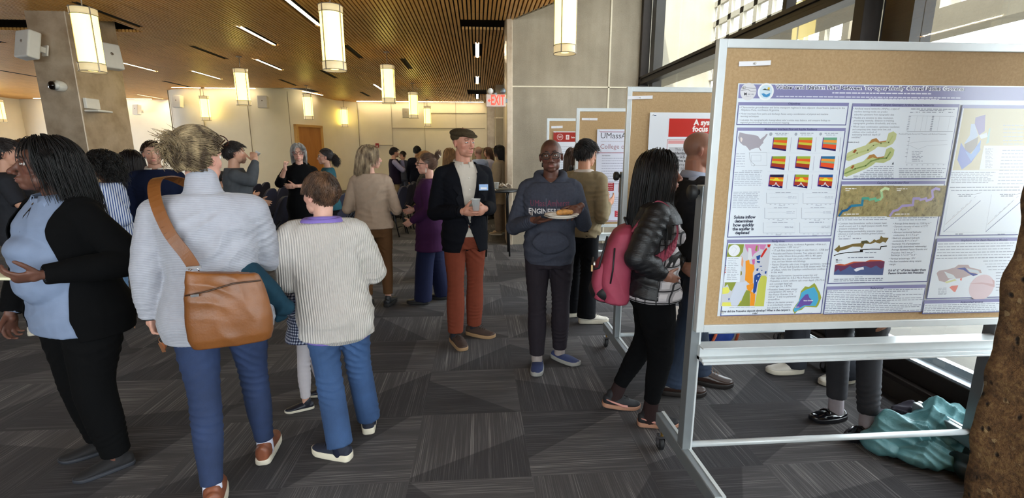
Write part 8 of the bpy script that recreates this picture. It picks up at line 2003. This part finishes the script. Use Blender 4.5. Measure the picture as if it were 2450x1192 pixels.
# things on the floor by the window
bb = thing('backpack', 'blue backpack with orange straps on the floor behind the boards', 'backpack', (1.98, 3.68, 0), R(20))
B = Blob(); B.ell((0, 0, .2), (.16, .11, .20)); B.ell((0, -.09, .14), (.12, .06, .12)); me = fuse(B, .008, 3); folds(me, [((0, 0, .2), .2, (.5, 0, 1), 8, .006)], 8); put('main_compartment', me, mat('royal_blue_nylon', '1f3f8f', .6, var=.15), bb)
g = G(); g.tube([(-.10, -.13, .28), (-.14, -.14, .15), (-.15, -.10, .03), (-.12, -.22, .012), (-.02, -.26, .012)], .012, n=6); g.tube([(.09, -.13, .30), (.12, -.15, .18), (.12, -.12, .05)], .012, n=6); g.build('orange_strap', mat('orange_webbing', 'd0653e', .6, var=.05), bb)
B = Blob(); B.ell((0, 0, .15), (.17, .13, .15)); B.ell((.08, .02, .2), (.10, .10, .10)); me = fuse(B, .008, 3); folds(me, [((0, 0, .15), .2, (.7, .3, 1), 10, .012)], 9); o = put('tote_bag', me, mat('taupe_canvas', '8a7f76', .8, var=.1), None); o.location = (1.62, 3.78, 0); tag(o, 'taupe fabric bag slumped on the floor beside the blue backpack', 'bag')
def cloth_heap(name, label, cat, loc, rz, ells, m, seed, fr=9, am=.02, vox=.008):
    B = Blob()
    for c, r in ells: B.ell(c, r)
    me = fuse(B, vox, 2); folds(me, [((0, 0, .1), .35, (.7, .3, .6), fr, am), ((.1, 0, .1), .3, (-.5, .6, .5), fr*.8, am*.8)], seed, .004)
    c = getco(me); q = c.copy(); q[:, 2] = np.maximum(q[:, 2], 0.002); 
    u = np.abs(np.sin(q[:, 0]*17+q[:, 1]*9+2*nz(q, 5, seed)))*.5+np.abs(np.sin(q[:, 1]*15-q[:, 0]*11+2*nz(q, 6, seed+2)))*.5; q[:, 2] = np.maximum(.002, q[:, 2]*(1.18-.36*u)); setco(me, q)
    o = put(name, me, m, None); o.location = loc; o.rotation_euler = (0, 0, rz); tag(o, label, cat); return o
M_aqua = mat('aqua_nylon', '5f9298', .45, var=.08, bump=.5, bs=24, bd=.012)
cloth_heap('crumpled_jacket', 'aqua green rain jacket heaped on the floor by the window', 'jacket', (2.44, 2.17, 0), 0, [((.10, .04, .14), (.19, .12, .11)), ((-.14, .02, .11), (.16, .11, .10)), ((-.10, -.10, .05), (.17, .10, .06)), ((.0, -.13, .045), (.13, .09, .05)), ((.16, -.06, .13), (.14, .08, .10)), ((-.27, .02, .05), (.09, .10, .06)), ((0, 0, .06), (.28, .12, .08))], M_aqua, 3, 17, .012, .006)
cloth_heap('dark_bag', 'dark green black bag under the aqua jacket at the brown pier', 'bag', (2.55, 1.90, 0), 0, [((0, 0, .1), (.17, .11, .12)), ((-.08, .03, .07), (.12, .10, .08))], mat('dark_green_nylon', '18282a', .5, var=.2), 5, 9, .014)
cloth_heap('dark_garment', 'dark purple garment bunched between the jacket and the window', 'clothing', (2.45, 2.36, 0), .3, [((0, 0, .08), (.12, .07, .09)), ((-.08, .04, .06), (.08, .06, .06))], mat('aubergine_cloth', '2c2836', .8, var=.15), 6, 11, .014)
cloth_heap('pale_scarf', 'pale pink and grey scarf beside the dark garment on the floor', 'scarf', (2.60, 2.26, 0), .5, [((0, 0, .1), (.09, .05, .11)), ((-.05, .02, .06), (.07, .05, .07))], mat('dusty_pink_knit', '8f7f86', .9, var=.2), 7, 14, .012)
# ---------------------------------------------------------------- people: middle distance and background
def pr(label, x, y, az, h, skin, sex, top, bottom, hair, **kw):
    hk = kw.pop('hairkind', 'short'); tk = kw.pop('tk', {}); bk = kw.pop('bk', {}); shoes = kw.pop('shoes', 'black_leather_shoe'); vox = kw.pop('vox', .009); jaw = kw.pop('jaw', 1.); bobl = kw.pop('bobl', .225); lid = kw.pop('lid', vox < .0085); beard = kw.pop('beard', None); heel = kw.pop('heel', None); short = kw.pop('sl', 1.); hm_ = kw.pop('hm', None)
    q = Person(label, x, y, az, h, skin, sex, vox=vox, face=kw.pop('face', True), **kw); q.beard = beard; q.body(jaw=jaw); q.eyes(lid=lid, brow=hair if len(hair) == 6 else '2a1c14')
    q.trousers('trousers', bottom, **{**dict(hemr=.07, knee=.072, hem=.08), **bk}); q.topo = q.top(tk.pop('name', 'top'), top, **{**dict(off=.024, hem=.84, slv=.014, cuff=.038, sleeve=short), **tk})
    hm = hm_ or hair_mat(hair); hl = lambda a, b: (lambda u, rs: np.interp(u[:, 2], [-.05, 0, .06], [a*.4, a, b])*rs.uniform(.7, 1.2, len(u)))
    if hk == 'short': q.hair([q.strands(700, .05, comb_fwd, k=6, seed=51, r=.0026, grav=.2, lift=.010, tors=False, spread=.012, curl=.1, lenf=hl(.03, .055))], hm, soff=.007, sn=(.004, 45))
    if hk == 'long': q.hair([q.strands(1100, .45, comb_down, k=14, seed=52, r=.0028, grav=.8, lift=.014, spread=.02, cond=lambda u: (u[:, 2] > q.hairline(u[:, 1]))*(u[:, 1] < .06))], hm, soff=.010)
    if hk == 'bob': q.hair([q.strands(2200, bobl, lambda u, rs: comb_down(u, rs)+V3(0, -.25, 0), k=13, seed=53, r=.0027, grav=.7, lift=.012, spread=.016, rvar=.10, cond=lambda u: (u[:, 2] > q.hairline(u[:, 1]))*((u[:, 1] < .02)+(u[:, 2] > .085)*(u[:, 1] < .055)))], hm, soff=.010)
    if hk == 'curly': q.hair([q.strands(1500, .26, comb_down, k=16, seed=54, r=.0024, grav=.6, lift=.014, spread=.025, curl=.6, cf=35, cond=lambda u: (u[:, 2] > q.hairline(u[:, 1]))*(u[:, 1] < .07))], hm, soff=.014, sn=(.008, 40))
    if hk == 'tail':
        tp = (0, -.125, .015); a = q.strands(900, .16, comb_to(tp), k=9, seed=55, r=.0024, grav=0, lift=.006, tors=False, spread=.006)
        b = q.strands(420, .15, lambda u, rs: np.tile(V3(0, -.25, -1.), (len(u), 1)), k=9, seed=56, r=.0028, grav=.2, curl=.35, cf=30, tors=False, E=(.03, .028, .03), c=(0, -.135, .0), cond=lambda u: u[:, 2] > -1, spread=.012); q.hair([a, b], hm, soff=.008)
    if hk == 'claw':
        tp = (0, -.105, .075); a = q.strands(900, .15, comb_to(tp), k=9, seed=57, r=.0024, grav=0, lift=.006, tors=False, spread=.006)
        b = q.strands(160, .075, lambda u, rs: rs.normal(0, .3, u.shape)+V3(0, -.4, .9), k=6, seed=58, r=.0028, grav=0, tors=False, E=(.03, .02, .03), c=(0, -.105, .085), cond=lambda u: u[:, 2] > -1); q.hair([a, b], hm, soff=.008)
    if shoes:
        for nm in 'LR':
            if heel: q.shoe(nm, heel, heel, kind='heel', L=.25, W=.085)
            else: q.shoe(nm, mat(shoes, {'black_leather_shoe': '15151a', 'brown_leather_shoe': '4a3226', 'white_trainer': 'c9c2b6', 'tan_shoe': '9a8468'}[shoes], .5, var=.08), mat('dark_sole_2', '1c1a1a', .6, var=0) if 'white' not in shoes and 'tan' not in shoes else M_white_sole, hh=.078)
    return q
def garment(q, name, m, **k): o = q.top(name, m, **k); return o
# woman in the tan jumper, back to the camera, face to the right
q = pr('woman seen from behind in pale tan jumper and brown trousers', -1.06, 4.88, 0, 1.655, 'c99a86', 'f', cloth('pale_oat_knit', '9f8a78', .95, .4, 500, .05), cloth('brown_stretch_twill', '5d4028', .8, .3, 600), '6e5a42', hairkind='bob', vox=.0075, head=(76, 2, 0), hm=hair_mat('5f4c38', 'b39c7c'), bw=1.05,
 arms={'R': dict(el=(.245, -.03, 1.03), wr=(.12, .20, 1.10)), 'L': dict(el=(-.245, -.02, 1.04), wr=(-.12, .20, 1.10))}, legs={'R': dict(an=(.10, .04, .09), kn=(.10, .05, .48), dir=14), 'L': dict(an=(-.10, .0, .09))}, tk=dict(name='jumper', off=.028, hem=.90, slv=.012, flare=.004, fold=1.6), bk=dict(hemr=.052, knee=.064, hem=.13, seat=.012, waist=.96, thigh=1.04, off=.006, calf=.062, fold=1.2))
g = G()
for s_ in (-1, 1): g.tube([q.hp((s_*.080, -.004, -.035)), q.hp((s_*.083, -.002, -.06)), q.hp((s_*.080, -.002, -.075))], [.003, .009, .004], n=8)
g.build('earring', mat('pearl', 'd8d0c4', .3, var=0), q.root)
# woman in purple, seen in left profile
q = pr('woman in long purple cardigan and navy trousers with glasses and clipped up hair', -.50, 4.99, -82, 1.585, 'c99884', 'f', cloth('plum_cardigan', '3a1c3c', .9, .3, 500), cloth('navy_wide_trouser', '1b1f38', .8), '4a3426', hairkind='claw', vox=.0075, head=(-4, 3, 0), bw=1.12, bd=1.15, belly=.03,
 arms={'L': dict(el=(-.25, -.05, 1.04), wr=(-.19, .14, .92)), 'R': dict(el=(.22, .02, 1.05), wr=(.12, .2, 1.0))}, legs={'L': dict(an=(-.06, .09, .085), dir=-4), 'R': dict(an=(.14, -.08, .085))}, tk=dict(name='cardigan', off=.032, hem=.66, flare=.03, slv=.018, fold=1.3), bk=dict(hemr=.105, knee=.10, hem=.045, calf=.10, thigh=1.1, fold=1.0), beard=None)
q.glasses('16100e', r=.0024)
g = G()
for k in range(-3, 4): g.tube([q.hp((k*.006, -.105, .10)), q.hp((k*.014, -.135, .115)), q.hp((k*.016, -.150, .085))], .003, n=6)
g.build('claw_clip', mat('cream_clip', 'c9b9a8', .4, var=.1), q.root)
g = G()
for s_ in (-1, 1): g.tube([q.hp((s_*.080, -.004, -.04)), q.hp((s_*.080, -.002, -.085))], [.003, .006], n=8)
g.build('earring', MC['pearl'], q.root)
# companion with reddish blond hair
q = pr('person with reddish blond hair and glasses in dark patterned top beside woman in purple', -.63, 5.95, -90, 1.60, 'cb9c86', 'f', check_mat('dark_speckled_cloth', '3a3236', '1d171b', '120e12', .03, .6), cloth('black_trouser_2', '0d0d10'), '8a6238', hairkind='short', vox=.009, head=(0, 0, 0), tk=dict(hem=.8)); q.glasses('3a2218', metal=False)
# woman in the striped blouse with heels
q = pr('woman with curly dark hair in blue and white striped blouse and nude heels', -3.15, 4.32, -112, 1.60, '8a5a44', 'f', stripes_mat('blue_white_stripe', '2e4a86', 'c6ccd8', .016, 3, .42), D_light, '0e0b0a', hairkind='curly', vox=.0075, head=(-4, 4, 0), bd=1.05, heel=mat('nude_patent', 'a67c62', .3, var=.03),
 arms={'L': dict(el=(-.245, -.13, 1.06), wr=(-.19, .12, 1.03), dir=(.3, .9, 0)), 'R': dict(el=(.2, .02, 1.06), wr=(.1, .2, 1.06))}, legs={'L': dict(an=(-.08, .0, .13), dir=-10, pitch=-2), 'R': dict(an=(.08, .05, .13), dir=6)}, tk=dict(name='blouse', off=.032, hem=.93, flare=.03, slv=.030, fold=1.4), sl=.80, bk=dict(hemr=.046, knee=.062, hem=.16, off=.004, calf=.060, thigh=1.02, seat=.02))
# woman with very long dark hair
pr('woman with very long dark brown hair in black, next to the steel column', -3.72, 5.5, -92, 1.61, 'c79a86', 'f', cloth('black_top_2', '0a0a0c'), cloth('black_trouser_2', '0d0d10'), '160d0c', hairkind='long', head=(-6, 4, 0), tk=dict(off=.03, hem=.8, slv=.02))
# young man in the navy quarter zip
q = pr('young man with short brown hair in navy pullover over a white collar, facing the camera', -3.2, 5.05, 152, 1.70, 'bd8f78', 'm', cloth('navy_fleece', '131a30', .9), cloth('khaki_chino', '8a785c'), '2e2019', hairkind='short', vox=.0075, head=(-4, 2, 0), tk=dict(name='pullover', off=.03, slv=.018)); q.collar(cloth('white_collar', 'c4beb6'), r=.078, hgt=.05, tilt=.5, z=.02)
# man drinking from a cup
q = pr('man in grey jumper with beard drinking from a white cup', -2.60, 5.4, 62, 1.70, 'bb8d74', 'm', cloth('mid_grey_knit', '4b4e52', .95, .4, 500), cloth('khaki_chino', '8a785c'), '1a1210', hairkind='short', vox=.0075, head=(0, 4, 0), beard=(.6, '2a1e18'),
 arms={'R': dict(el=(.24, .12, 1.30), wr=(.085, .19, 1.50), dir=(-.35, -.1, 1), palm=(-.6, .3, -.3), curl=40), 'L': dict(el=(-.2, .02, 1.1), wr=(-.1, .2, 1.05))}, tk=dict(name='jumper', off=.028, slv=.018))
w_ = wpt(q, (.02, .20, 1.555)); cu = cup('white paper cup at the mouth of the man in the grey jumper', w_, .027, .06, mat('cup_white', 'd8d6d2', .4, var=.02)); cu.rotation_euler = (R(-38), 0, R(-62))
# grey haired woman in black
q = pr('woman with grey bob and red glasses in black dress with open collar, one fist raised', -2.36, 6.62, 162, 1.70, 'c79884', 'f', cloth('black_shirt_dress', '08080a'), cloth('black_trouser_2', '0d0d10'), '77736f', hairkind='bob', bobl=.17, vox=.0075, head=(2, 0, 0), hm=hair_mat('77736f', 'b4b0ac'), bw=1.05,
 arms={'R': dict(el=(.255, .07, 1.20), wr=(.165, .20, 1.40), dir=(0, .1, 1), palm=(-1, .2, 0), curl=[80, 80, 80, 80]), 'L': dict(el=(-.23, .07, 1.16), wr=(.06, .25, 1.17), dir=(1, .1, 0), palm=(0, -1, 0))}, tk=dict(name='dress', off=.026, hem=.45, slv=.018, flare=.02), sl=.72, bk=dict(hemr=.06)); q.glasses('7a2a22', r=.0022)
q.collar(cloth('black_shirt_dress', '08080a'), r=.074, hgt=.055, tilt=.6, z=.015, spread=.9)
# teal woman with ponytail
q = pr('woman with dark ponytail and glasses in a teal shirt beside the wooden door', -2.12, 7.0, -104, 1.645, 'c2937c', 'f', cloth('teal_shirt', '2c5560'), cloth('black_trouser_2', '0d0d10'), '1c1412', hairkind='tail', head=(0, 2, 0)); q.glasses('8a8078', metal=True)
# man in the purple vest
q = pr('bearded man in plum vest over a lilac shirt with a hand at his chin', -2.02, 12.0, 74, 1.70, 'b98a72', 'm', cloth('lilac_shirt_2', '8d89a6'), cloth('khaki_chino', '8a785c'), '1c1412', hairkind='short', beard=(.6, '2a1e18'),
 arms={'R': dict(el=(.22, .16, 1.17), wr=(.02, .22, 1.18)), 'L': dict(el=(-.2, .22, 1.20), wr=(-.05, .20, 1.42), dir=(.1, -.2, 1))}, tk=dict(name='shirt', off=.022, hem=.9))
garment(q, 'vest', cloth('plum_vest', '1d1526'), off=.036, hem=.86, sleeve=.0, sleeves=(), fold=.6)
pr('tall man in dark suit seen from behind, next to the man in the vest', -1.5, 12.3, 12, 1.74, 'b98a72', 'm', cloth('dark_suit', '0d0f1a'), cloth('khaki_chino', '8a785c'), '100c0b', tk=dict(name='suit_jacket', off=.035, hem=.78, slv=.022))
pr('person in grey blue suit far back between the vest and the dark suit', -2.2, 14.6, 20, 1.62, 'b98a72', 'm', cloth('grey_blue_suit', '3a3e4c'), cloth('grey_blue_suit', '3a3e4c'), '241914', vox=.012)
pr('woman with long honey blond hair far back behind the man in the flat cap', -.52, 9.2, 60, 1.66, 'c99c88', 'f', cloth('dark_top_3', '1a1618'), cloth('black_trouser_2', '0d0d10'), '7a5a3a', hairkind='long', vox=.011)
q = Person('bald man in pale blue shirt standing in the passage', .03, 10.6, -40, 1.72, 'b98672', 'm', vox=.011); q.body(stubble=(.6, '7a6454')); q.eyes(lid=False); q.trousers('trousers', cloth('grey_chino', '4a4a50')); q.top('shirt', cloth('pale_blue_shirt_2', '9aa8c8'), off=.03, hem=.88, slv=.022)
for nm in 'LR': q.shoe(nm, mat('white_trainer', 'c9c2b6', .6, var=.05), M_white_sole)
pr('woman talking to the bald man in the passage', .26, 11.6, -125, 1.70, 'c2937c', 'f', cloth('lavender_top', '8a8698'), cloth('black_trouser_2', '0d0d10'), '4a3224', hairkind='bob', vox=.012)
pr('person with dark hair in a beige coat and black scarf, partly behind the column', .43, 9.35, -70, 1.72, 'a87a62', 'f', cloth('beige_coat', '9a8a74'), cloth('beige_trouser', '8a7a6c'), '100c0b', hairkind='bob', vox=.010, tk=dict(name='coat', off=.04, hem=.62, slv=.03), shoes='tan_shoe')
pr('person with long brown hair in a dark green jacket looking at the farthest board', 1.20, 6.05, 12, 1.64, 'b98a72', 'f', cloth('dark_green_coat', '141b17'), cloth('black_trouser_2', '0d0d10'), '3e2a1e', hairkind='long', tk=dict(name='jacket', off=.045, hem=.75, slv=.03))
# left edge
q = pr('man in dark grey t-shirt at the left edge, hand raised while talking', -4.0, 4.42, 52, 1.70, 'b98a72', 'm', cloth('dark_grey_tee', '2a2b30'), cloth('dark_trouser_4', '22242c'), '1c1412', hairkind='short', vox=.007, head=(6, 0, 0), shoes='white_trainer', sl=.42,
 arms={'R': dict(el=(.27, .06, 1.14), wr=(.32, .26, 1.27), dir=(.1, .2, 1), palm=(-.7, -.5, 0), curl=10, spread=2.2), 'L': dict(el=(-.25, .06, 1.12), wr=(.02, .28, 1.10))}, tk=dict(name='t_shirt', off=.022))
pr('person with light brown hair far left, behind the face of the woman in black', -4.75, 5.45, 120, 1.72, 'b98a72', 'm', cloth('brown_top_5', '4a3a30'), cloth('black_trouser_2', '0d0d10'), '4a3426', vox=.010)
# people seated among the chairs
def seated(label, x, y, az, skin, sex, top, hair, hk='short', **kw):
    q = pr(label, x, y, az, 1.70 if sex == 'm' else 1.62, skin, sex, top, cloth('black_trouser_2', '0d0d10'), hair, hairkind=hk, vox=.010, z=-.34,
     legs={'R': dict(kn=(.12, .40, .86), an=(.12, .42, .43)), 'L': dict(kn=(-.12, .40, .86), an=(-.12, .42, .43))}, bk=dict(hem=.55), shoes=None, **kw)
    for nm in 'LR': q.shoe(nm, mat('black_leather_shoe', '15151a', .5, var=.08), mat('dark_sole_2', '1c1a1a', .6, var=0))
    return q
seated('man with short dark hair in black jacket, seated with his back to the camera', -3.96, 11.5, -24, 'b08068', 'm', cloth('black_jacket_6', '0c0d12'), '171110')
seated('seated woman with dark hair and light top looking right', -4.25, 8.35, 60, 'b98a72', 'f', cloth('oat_top_7', '8a7a66'), '140f0e', 'tail', arms={'R': dict(el=(.22, .15, 1.15), wr=(.16, .40, 1.22), dir=(0, 1, .2))})
TMPN = TMP.name
bpy.data.scenes.remove(TMP)
